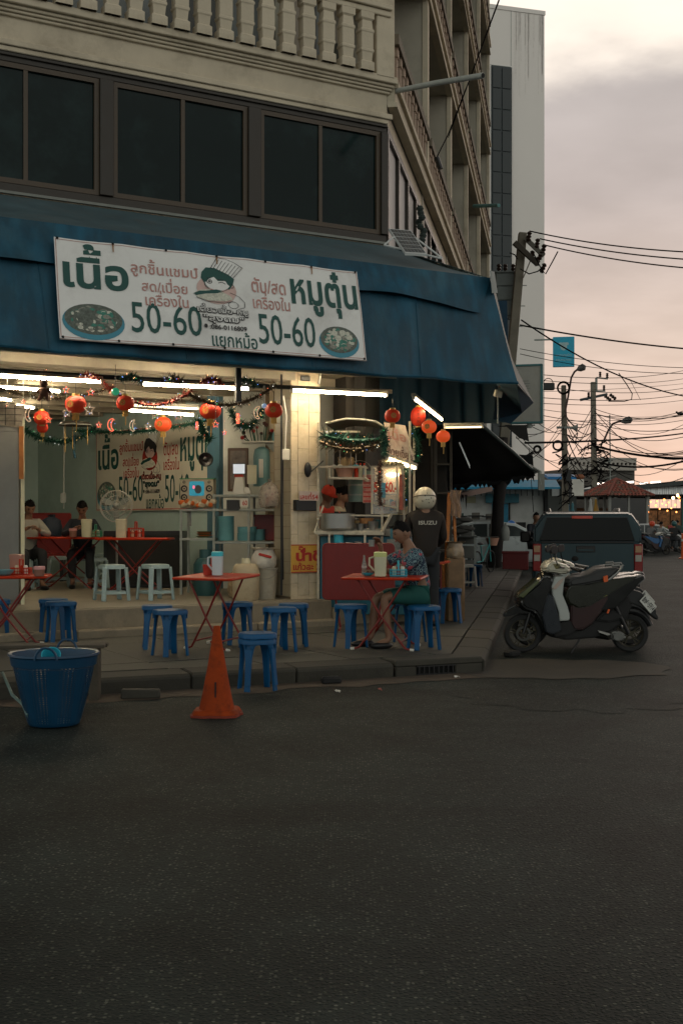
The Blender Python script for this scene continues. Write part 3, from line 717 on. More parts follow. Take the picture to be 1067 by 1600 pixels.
for i in range(7):
    x = L0 + 1.1 + i * 1.42; MB().tube([wav(Vector((x + .03 * k * (i - 5) / 5, DB + (DT - DB) * k / 6 - .008, ZB + (ZT - ZB) * k / 6 - .02)), 0, 1 - k / 6) for k in range(6)], .006, 4).build('seam', BLUEC, aw)
m_ = MB().tube([wav(Vector((L0 + (TB - L0) * i / 60, DB, ZB)), 0, 1) + Vector((0, 0.0, -0.012)) for i in range(61)], 0.022, 6)
m_.build('hem', BLUEC, aw)
Zw = 5.17
def rf(p, u, v): return Vector((p.x, p.y, p.z - 0.05 * math.sin(PI * v) + 0.012 * math.sin(p.x * 4) * math.sin(PI * v)))
MB().quad((L0, DT, ZT), (TT, DT, ZT), (T1 + 0.05, 0.0, Zw), (L0, 0.0, Zw), nx=60, ny=8, fn=rf).build('roof_sheet', BLUEROOF, aw, solid=0.006)
MB().bar((L0, -0.01, Zw + 0.03), (T1, -0.01, Zw + 0.03), 0.04, 0.03).build('ledge_flashing', mat('pale_flashing', (0.20, 0.21, 0.19), 0.7), aw, sm=0)
IV = (Matrix.Translation(O) @ Matrix.Rotation(RZ, 4, 'Z')).inverted()
def LO(p): return IV @ Vector(p)
A0 = W(TT, DT, ZT); A1 = W(TB, DB, ZB); C0 = W(T1 + .05, 0, Zw)
B0 = A0 + WS * 4.2; B1 = P(833, 629, 17.4); Cw = C0 + WS * 4.2
MB().quad(LO(A0), LO(B0), LO(Cw), LO(C0), nx=6, ny=4).build('side_roof', BLUEROOF, aw, solid=0.006)
b = MB(); FE = [P(767, 427, 17.4), P(780, 480, 17.4), P(789, 520, 17.4), P(800, 562, 17.4), P(833, 629, 17.4)]; NE = [A0.lerp(A1, i / 4) for i in range(5)]
b.add([LO(p) for p in NE + FE], [(i, i + 1, i + 6, i + 5) for i in range(4)])
b.build('side_valance', mat('grey_canvas_back', (0.13, 0.14, 0.135), 0.7, var=0.15), aw, solid=0.006)
b_ = MB(); pts = [P(806, 593, 14.1), P(833, 629, 17.3), P(815, 645, 17.2), P(797, 662, 17.2), P(770, 655, 17.0), P(775, 600, 15.2)]
b_.add([LO(p) for p in pts], [(0, 1, 2), (0, 2, 5), (2, 3, 4), (2, 4, 5)]).build('torn_flap', BLUED, aw, sm=0, solid=0.004)
def cur(p, u, v): return p + Vector((0, 0.05 * math.sin(u * 46) * (1 - v) + 0.03 * math.sin(u * 17), 0))
MB().quad(LO(P(560, 668, 17.6)), LO(P(797, 660, 17.4)), LO(P(790, 470, 17.4)), LO(P(560, 470, 17.6)), nx=90, ny=4, fn=cur).build('curtain', BLUED, aw, solid=0.005)
mb = MB()
for t in (-4, -1.5, 1.0, 3.5): mb.bar((t, -0.02, Zw - .16), (t, DT + .1, ZT - 0.14), 0.04)
mb.bar((L0, DT + 0.05, ZT - 0.05), (TT - .1, DT + 0.05, ZT - 0.05), 0.04)
mb.build('frame_bar', GREYM, aw, sm=0)
for t in (-4, -1.5, 1.0, 3.5):
    MB().bar((t, -0.02, 3.42), (t, DB + .1, ZB + 0.04), 0.035).build('strut', BLACK, aw, sm=0)
MB().bar((L0, DB + 0.12, ZB - 0.02), (TB - 1.6, DB + 0.12, ZB - 0.02), 0.03).build('white_rail', mat('dull_white_rail', (0.40, 0.38, 0.32), 0.6), aw, sm=0)
fl = thing('floodlight', 'small grey floodlight under the right corner of the awning', 'lamp', P(778, 615, 15.2))
MB().obox((0, 0, 0), (0.10, 0.07, 0.09), (0.3, 0.2, 0.2)).build('housing', WHITEP, fl, bevel=0.008); MB().bar((0.02, 0.02, 0.03), (0.03, 0.1, 0.2), 0.03).build('bracket', GREYM, fl, sm=0); MB().bar((0.0, 0.04, -0.03), (0.0, 0.05, -0.38), 0.018).build('cable', GREYM, fl, sm=0)

def banner(name, label, loc, rot, wd, ht, vin, red, inner=False):
    """front face towards -y, x along, z up, origin bottom left"""
    bn = thing(name, label, 'banner', loc, 0, rot=rot)
    def fn(p):
        if inner: return Vector((p.x, p.y, p.z))
        w_ = 0.010 * math.sin(p.x * 1.9 + 1) + 0.006 * math.sin(p.x * 3.3 + p.z * 2.5) + 0.005 * math.sin(p.z * 5 - p.x * 1.3)
        zz_ = p.z - 0.018 * abs(math.sin(p.x / wd * PI * 5)) * (p.z / ht) * 0.5
        return Vector((p.x, p.y + w_, zz_))
    MB().quad((0, 0, 0), (wd, 0, 0), (wd, 0, ht), (0, 0, ht), nx=70, ny=20, fn=lambda p, u, v: fn(p)).build('sheet', vin, bn, fx=0)
    sx_, sz_ = wd / 490.0, ht / 178.0         # layout grid measured on the banner: 490 x 178
    def T(s, x0, x1, z0, z1, ink, bold=0.0, skew=0.0, nm='lettering', y=-0.006):
        b = MB(); text_fit(b, s, x0 * sx_, x1 * sx_, z0 * sz_, z1 * sz_, y, 0, bold, fn, skew); return b.build(nm, ink, bn, sm=0, fx=0)
    T('เนื้อ', 10, 105, 92, 172, INKG, 0.028)
    T('หมูตุ๋น', 365, 484, 78, 172, INKG, 0.026)
    T('ลูกชิ้นแชมป์', 109, 213, 122, 156, red, 0.012)
    T('สด/เปื่อย', 124, 194, 97, 124, red, 0.010)
    T('เครื่องใน', 128, 194, 71, 100, red, 0.010)
    T('ตับ/สด', 299, 356, 114, 143, red, 0.012)
    T('เครื่องใน', 299, 361, 83, 116, red, 0.010)
    T('50-60', 105, 212, 20, 76, INKG, 0.004)
    T('50-60', 304, 401, 16, 74, INKG, 0.004)
    T('แยกหม้อ', 226, 300, 4, 34, INKG, 0.012)
    for cx_, cz_, rx, rz_ in ((50, 38, 45, 32), (443, 36, 36, 30)):
        b = MB(); disc2(b, cx_ * sx_, (cz_ - 5) * sz_, rx * sx_, rz_ * sz_, -0.005, 0, 28, fn); b.build('bowl_print', mat('teal_print', (0.05, 0.25, 0.34), 0.5, var=0.1), bn, sm=0, fx=0)
        b = MB(); disc2(b, cx_ * sx_, cz_ * sz_, rx * 0.93 * sx_, rz_ * 0.86 * sz_, -0.007, 0, 28, fn); b.build('soup_print', mat('soup_print', (0.10, 0.12, 0.10), 0.5, var=0.5, vs=40), bn, sm=0, fx=0)
        qq = random.Random(int(cx_)); b = [MB(), MB(), MB()]
        for i in range(150):
            a = qq.random() * 2 * PI; r = math.sqrt(qq.random()) * 0.8
            disc2(b[i % 3], (cx_ + rx * 0.9 * r * math.cos(a)) * sx_, (cz_ + rz_ * 0.82 * r * math.sin(a)) * sz_, qq.uniform(1.6, 6.0 if i % 3 else 5.0) * sx_, qq.uniform(1.4, 4.5) * sz_, -0.0075 - i * 0.00001, 0, 7, fn)
        if cx_ > 400:
            for dx, dz in ((-8, 12), (7, 14), (18, 6), (-2, 3)): disc2(b[0], (cx_ + dx) * sx_, (cz_ + dz) * sz_, 6 * sx_, 5.5 * sz_, -0.0095, 0, 12, fn)
        for k_, (nm_, c_) in enumerate((('noodle_print', (0.55, 0.55, 0.46)), ('meat_print', (0.24, 0.24, 0.20)), ('herb_print', (0.04, 0.20, 0.15)))):
            b[k_].build(nm_, mat(nm_, c_, 0.5, var=0.3, vs=50), bn, sm=0, fx=0)
    X = lambda x, z: fn(Vector((x * sx_, 0, z * sz_)))
    MZ = lambda z: 88 + (z - 66) * .79
    def shape(pts, ink, y, nm):
        MB().add([X(a, MZ(c)) + Vector((0, y, 0)) for a, c in pts], [tuple(range(len(pts)))]).build(nm, ink, bn, sm=0, fx=0)
    def line(pts, w, nm='drawn_line', ink=INKK, y=-0.010, em=1):
        b = MB()
        for i in range(len(pts) - 1):
            a, c = Vector(pts[i]), Vector(pts[i + 1]); d_ = c - a
            if d_.length == 0: continue
            n_ = Vector((-d_.y, d_.x)).normalized() * w / 2
            b.add([X(p.x, MZ(p.y) if em else p.y) + Vector((0, y - i * 1e-5, 0)) for p in (a - n_, c - n_, c + n_, a + n_)], [(0, 1, 2, 3)])
        b.build(nm, ink, bn, sm=0, fx=0)
    c2 = lambda cx_, cz_, rx, rz_, a0=0, a1=360, n=20: [(cx_ + rx * math.cos(R(a0 + (a1 - a0) * i / n)), cz_ + rz_ * math.sin(R(a0 + (a1 - a0) * i / n))) for i in range(n + 1)]
    shape(c2(241, 96, 32, 34)[:-1], PINKP if not inner else INKR2, -0.004, 'emblem_disc')
    shape([(219, 136), (226, 148), (240, 149), (262, 136), (271, 126), (268, 112), (262, 100), (226, 100), (217, 122)], INKG if not inner else INKK, -0.007, 'hair_print')
    shape(c2(243, 112, 20, 17)[:-1], vin if not inner else PINKP, -0.008, 'face_print')
    shape([(225, 130), (240, 134), (262, 122), (266, 104), (259, 112), (256, 120), (244, 118), (238, 127), (230, 122), (224, 112), (220, 122)], INKG if not inner else INKK, -0.009, 'fringe_print')
    shape([(233, 146), (258, 172), (285, 158), (266, 128), (250, 141)] if not inner else [(233, 146), (250, 176), (275, 168), (266, 128), (250, 141)], VINYL, -0.0065, 'hat_print')
    line([(233, 146), (245, 174), (258, 173), (272, 166), (286, 154), (269, 128)], 0.9)
    for i in range(7): line([(237 + i * 4.6, 145 - i * 2.6), (248 + i * 5.4, 170 - i * 2.2)], 0.8)
    line(c2(230, 115, 4, 5), 1.2); line(c2(230, 115, 1.5, 2), 1.6); line([(244, 113), (250, 116), (256, 112)], 1.4); line([(242, 121), (250, 122), (257, 119)], 1.0); line([(226, 123), (233, 123)], 1.0)
    line(c2(265, 108, 4, 5, -100, 120, 10), 0.8); line([(222, 108), (224, 100), (232, 94), (246, 90), (258, 99)], 0.8)
    line([(232, 96), (238, 93), (244, 96)], 1.5, ink=INKR2)
    shape([(205, 84), (214, 92), (228, 96), (247, 94), (262, 84), (266, 76), (254, 70), (226, 68), (210, 73)], mat('noodle_print', (0.55, 0.55, 0.46)), -0.0095, 'bowl_drawing')
    shape([(203, 82), (213, 90), (222, 91), (240, 97), (250, 95), (242, 88), (222, 84), (208, 78)], INKG, -0.0102, 'herb_drawing')
    line([(262, 92), (276, 84), (285, 70), (284, 58), (272, 52)], 0.9); line(c2(266, 62, 8, 8), 0.9); line([(207, 74), (222, 66), (252, 66), (266, 72)], 0.9)
    T('เตี๋ยวเนื้อ-หมู', 206, 289, 62, 84, INKK, 0.05, y=-0.0108); T('เตี๋ยวเนื้อ-หมู', 207, 288, 64, 83, VINYL if not inner else INKR2, 0.0, y=-0.0118)
    T('"ลุงดม"', 214, 282, 46, 63, INKK, 0.06, y=-0.0122); T('"ลุงดม"', 216, 280, 48, 62, VINYL if not inner else INKG, 0.01, y=-0.0132)
    T(':086-0116809', 224, 284, 36, 45, INKK, 0.02, y=-0.012); disc2(b_ := MB(), 218 * sx_, 41 * sz_, 2.8 * sx_, 4 * sz_, -0.012, 0, 12, fn); b_.build('phone_print', INKK, bn, sm=0, fx=0)
    for a, c in (((2, 175), (488, 175)), ((2, 3), (488, 3)), ((2, 3), (2, 175)), ((488, 3), (488, 175))):
        n_ = 40; line([(a[0] + (c[0] - a[0]) * i / n_, a[1] + (c[1] - a[1]) * i / n_) for i in range(n_ + 1)], 0.9 if not inner else 1.6, 'border_line', red, -0.004, 0)
    if not inner:
        for i in range(7):
            for zz_ in (2, 176):
                b = MB(); p = X(4 + i * 80.3, zz_); b.lathe([(0.0, 0), (0.012, 0), (0.014, 0.003), (0.010, 0.006)], 8, p + Vector((0, -0.010, 0)), (R(90), 0, 0)); b.build('eyelet', BLACKM, bn)
        for i in (1, 3, 5):
            b = MB(); p = X(4 + i * 80.3, 170); b.quad(p + Vector((-.006, -.0125, -.05)), p + Vector((.004, -.0125, -.05)), p + Vector((.008, -.0125, .03)), p + Vector((-.008, -.0125, .03))); b.build('rust_streak', mat('rust_streak', (0.30, 0.15, 0.06), 0.9), bn, sm=0)
        b = MB(); pts_ = [X(490 * i / 40, 0) + Vector((0, -0.004, -0.006)) for i in range(41)]; b.tube(pts_, 0.007, 5)
        b.build('hem_rope', mat('hem_rope', (0.35, 0.3, 0.28), 0.8), bn)
    return bn
tl, tr = FL(80, 372, DT - 0.14), FL(557, 423, DT - 0.14)
bl_, br = FL(97, 527, DB - 0.05), FL(570, 565, DB - 0.05)
wd = ((tr.x - tl.x) + (br.x - bl_.x)) / 2
ht = math.hypot((tl.z - bl_.z + tr.z - br.z) / 2, 0.19)
tilt = math.atan2(0.19, (tl.z - bl_.z + tr.z - br.z) / 2)
slope = math.atan2((tr.z - tl.z + br.z - bl_.z) / 2, wd)
lloc = W((tl.x + bl_.x) / 2 + 0.0, DB - 0.085, (bl_.z + br.z) / 2 - math.sin(slope) * wd / 2)
mrot = Matrix.Rotation(RZ, 4, 'Z') @ Matrix.Rotation(-slope, 4, 'Y') @ Matrix.Rotation(-tilt, 4, 'X')
banner('vinyl_banner', 'large white printed banner tied to the front of the blue awning', lloc, mrot.to_euler(), wd, ht, VINYL, INKR)
print('BANNER', tl, tr, bl_, br, wd, ht, R(1) and math.degrees(tilt), math.degrees(slope))
ia = P(155, 798, 0)
def on_back(px, off=0.05):
    k = (px - CX) / F     # ray X = k*D meets line BA->BB
    t_ = (BA.x - k * BA.y) / (k * bwdir.y - bwdir.x); p = BA + bwdir * t_
    n_ = Vector((bwdir.y, -bwdir.x)); return p + n_ * off, p.y
p0, D0 = on_back(155); p1, D1 = on_back(338)
z0_ = EYE + (HY - 799) / F * D0; iz = EYE + (HY - 676) / F * D0 - z0_
banner('wall_banner', 'white printed banner with red and green lettering on the back wall inside the shop', (p0.x, p0.y, z0_), Euler((0, 0, math.atan2(bwdir.y, bwdir.x))), (p1 - p0).length * 1.0, iz, VINYL2, INKR2, True)
print('INNER', D0, D1, z0_, iz, (p1 - p0).length)

ap_ = thing('hanging_plate', 'small black plate with yellow house number hanging below the awning edge', 'sign', P(378, 563, 12.9), RZ)
MB().box(-0.14, 0.14, 0, 0.02, -0.05, 0.04).build('plate', BLACK, ap_, sm=0); b = MB(); text_fit(b, 'เลขที่ 54', -0.11, 0.12, -0.025, 0.03, -0.003); b.build('lettering', mat('yellow_ink', (0.45, 0.32, 0.04), 0.6), ap_, sm=0)
MB().box(-0.06, 0.0, 0.01, 0.05, -0.45, -0.05).build('post', BLACK, ap_, sm=0)

def tube_light(label, a, b, group='fluorescent tubes', m=TUBEM, r=0.016, bat=True):
    a, b = Vector(a), Vector(b); c = (a + b) / 2; L_ = (b - a).length; dr = (b - a).normalized()
    ang = math.atan2(dr.y, dr.x); pit = -math.asin(dr.z)
    t = thing('fluorescent_tube', label, 'tube light', c, 0, group, rot=(0, pit, ang))
    if bat: MB().box(-L_ / 2, L_ / 2, -0.02, 0.03, 0.022, 0.062).build('batten', mat('batten_white', (0.33, 0.31, 0.26), 0.5), t, bevel=0.004, sm=0)
    MB().tube([(-L_ / 2 + .03, 0, 0), (L_ / 2 - .03, 0, 0)], r, 10).build('tube', m, t)
    e = MB().box(-L_ / 2, -L_ / 2 + .03, -0.018, 0.018, -0.018, 0.022).build('end_cap', WHITEP, t, sm=0)
    e2 = MB().box(L_ / 2 - .03, L_ / 2, -0.018, 0.018, -0.018, 0.022).build('end_cap', WHITEP, t, sm=0)
    return t
def wf(px, py, d): l = FL(px, py, d); return W(l.x, l.y, l.z)
tube_light('lit fluorescent tube at the far left under the awning', wf(-8, 587, -0.55), wf(161, 597, -0.55))
tube_light('lit fluorescent tube in the middle above the open shop front', wf(220, 600, -0.55), wf(391, 608, -0.55))
tube_light('lit fluorescent tube in front of the tiled pillar', wf(454, 610, -0.55), wf(605, 618, -0.55))
tube_light('second lit tube behind the far left one', P(-10, 604, 16.0), P(98, 612, 16.0))
tube_light('lit ceiling tube in the middle of the shop, lower of the pair', P(199, 641, 17.2), P(306, 649, 17.2))
tube_light('dimmer ceiling tube just above the lower middle one', P(205, 633, 17.9), P(312, 639, 17.9), m=emis('dim_tube', (1, .8, .5), 5))
tube_light('short lit tube over the steel fridge at the left edge', P(24, 633, 18.6), P(57, 638, 18.6))
tube_light('short tube just left of the middle pair at the back ceiling', P(-6, 622, 18.2), P(22, 626, 18.2))
tube_light('lit tube running away above the red lanterns right of the food cart', P(646, 622, 14.4), P(690, 656, 17.0), m=TUBES)
tube_light('thin lit tube fixed below the dark blue curtain', P(693, 668, 17.0), P(755, 667, 17.0), m=emis('thin_tube', (1, .72, .35), 4), r=0.012)
mb = MB(); mb.bar(wf(-30, 578, -0.53), wf(420, 604, -0.53), 0.05, 0.05)
tag(mb.build('light_rail', BLACK, sm=0), 'black steel rail carrying the front fluorescent tubes', 'rail')
mb = MB(); mb.bar(wf(420, 604, -0.53), wf(612, 612, -0.53), 0.03, 0.05)
tag(mb.build('light_rail', mat('grey_rail', (0.09, 0.08, 0.07), 0.6), sm=0), 'grey rail holding the tube at the tiled pillar', 'rail')

def lantern(px, py, r, D, label, lit=False, tall=1.0, sq=0.86, chars=False, dbl=False, tass=True):
    c = P(px, py, D); rr = r / F * D
    t = thing('paper_lantern', label, 'lantern', c, rnd.uniform(-.4, .4), 'red lanterns hung around the shop')
    b = MB(); n = 20; pr = []
    for i in range(11):
        a = -PI / 2 + PI * i / 10 * 0.999; pr.append((max(rr * math.cos(a), rr * 0.30) if i in (0, 10) else max(rr * math.cos(a) ** 0.85, rr * .3), rr * sq * tall * math.sin(a)))
    vs = []; fs = []
    for rad, z in pr:
        for j in range(n * 2):
            a = PI * j / n; k = 1.0 if j % 2 else 0.955
            vs.append((rad * k * math.cos(a), rad * k * math.sin(a), z))
    N = n * 2
    for i in range(10):
        for j in range(N): fs.append((i * N + j, i * N + (j + 1) % N, (i + 1) * N + (j + 1) % N, (i + 1) * N + j))
    b.add(vs, fs); b.build('shade', LANTL if lit else LANT, t, ang=70)
    h = rr * sq * tall
    MB().lathe([(0, h + rr * .16), (rr * .34, h + rr * .16), (rr * .36, h - rr * .05), (0, h - rr * .05)], 14).build('cap', GOLD, t)
    MB().lathe([(0, -h + rr * .05), (rr * .34, -h + rr * .05), (rr * .34, -h - rr * .10), (0, -h - rr * .10)], 14).build('base_ring', GOLD, t)
    if tass:
        b = MB()
        for j in range(14):
            a = 2 * PI * j / 14; x, y = rr * .26 * math.cos(a), rr * .26 * math.sin(a); b.tube([(x, y, -h - rr * .1), (x * 1.1, y * 1.1, -h - rr * (.55 + .1 * rnd.random()))], rr * .045, 4)
        b.build('fringe', GOLD, t)
        MB().tube([(0, 0, -h - rr * .1), (rr * .08, 0, -h - rr * 1.0), (rr * .05, 0, -h - rr * 1.6)], rr * .05, 4).build('tassel', GOLD, t)
    MB().tube([(0, 0, h), (0, 0, h + rr * 1.3)], 0.003, 4).build('string', BLACK, t)
    if chars:
        b = MB()
        for i, z in enumerate((.45, .15, -.15, -.45)): text_fit(b, '大吉大利'[i], -rr * .22, rr * .22, (z - .12) * h * 1.2, (z + .12) * h * 1.2, 0, fn=lambda p: Vector((p.x, -math.sqrt(max(rr * rr * 0.97 * (1 - (p.z / h) ** 2 * .8) - p.x ** 2, 0)) - 0.006, p.z)))
        b.build('lettering', INKK, t, sm=0)
    elif r > 11:
        b = MB(); disc2(b, 0, 0, rr * .34, rr * .34, 0, 0, 16, lambda p: Vector((p.x - rr * .2, -math.sqrt(max(rr * rr - (p.x - rr * .2) ** 2 - p.z ** 2, 0)) - 0.004, p.z))); b.build('gold_emblem', mat('gold_print', (0.42, 0.16, 0.03), 0.5, 0.2, var=0.6, vs=60), t, sm=0)
    return t
lantern(67, 668, 9, 13.6, 'small red lantern hanging directly below another at the far left', sq=.95)
lantern(66, 653, 13, 13.5, 'red lantern at the far left with a smaller one below it', tass=False)
lantern(119, 632, 17, 13.3, 'large red lantern above the round tray at the left of the shop', tall=.95)
lantern(196, 630, 14, 13.3, 'red lantern beside the green bauble, below the first tube')
lantern(255, 663, 13.5, 14.6, 'bright orange-red lit lantern in front of the wall banner', lit=True)
lantern(329, 642, 17, 14.2, 'dark red lantern with sagging ribs over the wall banner', tall=.9)
lantern(428, 641, 14, 13.8, 'red lantern close to the left edge of the tiled pillar')
lantern(613, 650, 12.5, 14.3, 'red lantern with a blue figure above the food cart')
lantern(653, 651, 12, 15.6, 'tall oblong red lantern with black characters', tall=1.5, chars=True, tass=False)
lantern(670, 667, 12, 14.0, 'lighter red lantern just under the slanting tube', lit=True)
lantern(692, 682, 11, 14.2, 'rightmost and lowest red lantern under the awning', lit=True)

def star_pts(c, r, k=0.42, rot=90):
    return [Vector((c[0] + (r if i % 2 == 0 else r * k) * math.cos(R(rot + 36 * i)), 0, c[1] + (r if i % 2 == 0 else r * k) * math.sin(R(rot + 36 * i)))) for i in range(10)]
CLEAR = emis('warm_outline', (1, .65, .40), 0.6)
CLEARR = emis('red_outline', (1, .16, .08), 1.4)
def ornament(kind, px, py, r, D, top, label, m, dots):
    c = P(px, py, D); rr = r / F * D
    t = thing('hanging_ornament', label, 'ornament', c, rnd.uniform(-.3, .3), 'star and moon lights hung across the shop front')
    if kind == 'star': MB().tube(star_pts((0, 0), rr), max(rr * .07, .004), 5, closed=True).build('star', m, t)
    elif kind == 'moon':
        o = arc((0, 0), rr, 100, 260, 12, rx=.8) + arc((0.3 * rr, 0), rr * .85, 250, 110, 10, rx=.7); MB().tube(o, rr * .08, 5, closed=True).build('moon', m, t)
    else: MB().box(-rr * .3, rr * .3, -.01, .01, -rr, rr).build('bar', m, t)
    b = MB(); h = (py - top) / F * D
    b.tube([(0, 0, rr * .9), (0, 0, h)], 0.0025, 4); b.build('string', mat('clear_string', (.3, .3, .25), .4), t)
    b = [MB() for _ in LEDS]
    for i in range(dots):
        b[rnd.choice((0, 1, 2, 3, 4))].sph((rnd.uniform(-rr, rr) * .6, -0.012, rnd.uniform(-rr, rr) * .8), 0.004, 6)
    for i in range(int(h / 0.10)): b[0].sph((0.004, -.004, rr + i * 0.10), 0.0022, 6)
    for i, x in enumerate(b):
        if x.v: x.build('bulb', LEDS[i], t)
orn = [('star', 12, 632, 4, 590, 'w'), ('star', 37, 628, 4, 588, 'r'), ('moon', 48, 648, 11, 612, 'w'), ('star', 76, 656, 6, 624, 'r'), ('star', 104, 609, 6, 597, 'r'), ('star', 105, 645, 7.5, 612, 'w'),
       ('star', 140, 640, 10, 600, 'w'), ('star', 142, 613, 6, 598, 'r'), ('star', 155, 664, 5, 605, 'r'), ('moon', 177, 664, 10, 615, 'r'), ('moon', 210, 665, 9, 600, 'w'), ('star', 232, 666, 6, 630, 'w'),
       ('star', 243, 648, 8, 618, 'w'), ('star', 279, 650, 9, 625, 'w'), ('star', 279, 619, 6, 605, 'w'), ('bar', 308, 665, 6, 640, 'r'), ('star', 337, 663, 6, 612, 'r'), ('star', 351, 676, 4, 625, 'r'), ('bar', 372, 654, 8, 612, 'r'), ('moon', 405, 645, 10, 612, 'w'), ('star', 82, 619, 4, 600, 'w')]
desc = ['star', 'crescent', 'bar']
for i, (k, px, py, r, top, cc) in enumerate(orn):
    near = ('above the steel fridge', 'beside the left lanterns', 'above the round tray', 'beside the bright lit lantern', 'near the dark red lantern', 'left of the pillar lantern')[min(5, int(px / 75))]
    ornament(k, px, py, r, 12.95 + (i % 3) * 0.12, top, '%s %s %s string light %s, %s' % ('small' if r < 6 else 'large', 'red' if cc == 'r' else 'clear', dict(star='star', moon='crescent moon', bar='oblong')[k], near, nth(px + py * .001, [o_[1] + o_[2] * .001 for o_ in orn])), CLEARR if cc == 'r' else CLEAR, 3 if r < 6 else 6)
bb = thing('bauble', 'green hanging bauble beside the second red lantern', 'bauble', P(181, 612, 13.1)); MB().sph((0, 0, 0), 0.045, 12).build('ball', mat('green_bauble', (.05, .4, .25), .2, emit=(.05, .6, .3), es=.25), bb); MB().cyl((0, 0, .045), (0, 0, .3), .003, n=4).build('string', BLACK, bb)
bb = thing('bauble', 'pale bauble next to the lantern by the pillar', 'bauble', P(413, 634, 13.9)); MB().sph((0, 0, 0), 0.03, 12).build('ball', mat('pale_bauble', (.3, .45, .6), .3, emit=(.3, .5, .9), es=.3), bb); MB().cyl((0, 0, .03), (0, 0, .25), .003, n=4).build('string', BLACK, bb)
bear = thing('toy_bear', 'small brown plush bear hanging under the far left tube', 'toy', P(69, 612, 13.0)); b = MB(); b.sph((0, 0, 0), (.055, .045, .06), 10); b.sph((0, 0, .085), .045, 10)
for s in (-1, 1): b.sph((s * .035, 0, .125), .016, 8); b.tube([(s * .03, 0, -.04), (s * .055, -.01, -.10)], [.022, .02], 8); b.tube([(s * .04, 0, .03), (s * .075, -.01, -.01)], [.018, .014], 8)
b.build('body', mat('brown_plush', (.13, .06, .04), .9, bump=.4, bs=120), bear); MB().cyl((0, 0, .12), (0, 0, .25), .003, n=4).build('string', BLACK, bear)
def garland(label, pts, m, w=0.05, dens=60, lights=0, group=None, nm='tinsel_garland'):
    t = thing(nm, label, 'garland', pts[0], 0, group)
    o = Vector(pts[0]); P_ = [Vector(p) - o for p in pts]
    b = MB(); core = MB().tube(P_, w * .18, 5); core.build('core', m, t)
    tot = sum((P_[i + 1] - P_[i]).length for i in range(len(P_) - 1)); q = random.Random(len(pts) + int(o.x * 99)); bl = [MB() for _ in LEDS]
    for i in range(len(P_) - 1):
        a, c = P_[i], P_[i + 1]; n = max(2, int((c - a).length * dens))
        for j in range(n):
            p = a.lerp(c, q.random()); d_ = Vector((q.uniform(-1, 1), q.uniform(-1, 1), q.uniform(-1, 1))).normalized(); L_ = w * q.uniform(.5, 1.15); s_ = d_.cross(Vector((q.random(), q.random(), q.random()))).normalized() * w * .07
            b.add([p - s_, p + s_, p + d_ * L_], [(0, 1, 2)])
        if lights:
            for j in range(max(1, int((c - a).length * lights * .55))): bl[q.choice((0, 0, 1, 2, 3, 4))].sph(a.lerp(c, q.random()) + Vector((q.uniform(-1, 1), -1, q.uniform(-1, 1))) * w * .5, 0.0045, 6)
    b.build('needles', m, t, sm=0, fx=0)
    for i, x in enumerate(bl):
        if x.v: x.build('bulb', LEDS[i], t)
def swag(a, b, sag, n=8): 
    a, b = Vector(a), Vector(b); return [a.lerp(b, i / n) - Vector((0, 0, sag * 4 * (i / n) * (1 - i / n))) for i in range(n + 1)]
for px, i in ((70, 0), (140, 1), (205, 2), (270, 3), (330, 4), (385, 5)):
    garland(('bunch of tinsel tied to the ceiling beam, %s' % ('first from the left', 'second from the left above the large lantern', 'third, over the green bauble', 'fourth, over the middle tube', 'fifth, above the dark red lantern', 'last one near the pillar')[i]), swag(P(px - 16, 590 + i * 2, 13.3), P(px + 16, 592 + i * 2, 13.3), -.05), (FOILR, FOILR, FOILG, FOIL, FOILR, FOILG)[i], .09, 900, 9, 'bunches of tinsel along the ceiling')
garland('grey-brown tinsel swag behind the tubes, left half', swag(P(0, 606, 13.6), P(170, 606, 13.7), .12, 12), FOIL, .07, 420, 12)
garland('reddish tinsel swag behind the middle tube', swag(P(160, 596, 13.6), P(300, 610, 13.9), .22, 12), FOILR, .09, 500, 16)
garland('silver-brown tinsel swag between the dark lantern and the pillar', swag(P(290, 612, 13.9), P(432, 600, 13.7), .20, 12), FOIL, .09, 500, 16)
garland('dark green garland along the top of the left wall', swag(P(36, 668, 17.5), P(150, 668, 19.5), .22, 14), FOILG, .11, 420, 3)
garland('dark green garland above the wall banner', swag(P(120, 672, 19.4), P(330, 655, 17.6), .10, 14), FOILG, .10, 420, 4)
garland('green garland hanging in a clump right of the wall banner', swag(P(308, 656, 16.9), P(330, 690, 16.9), .02, 5), FOILG, .14, 700, 8)
garland('dark garland in the corner above the shelf', swag(P(360, 640, 16.6), P(410, 640, 16.4), .25, 8), FOILG, .13, 600, 6)
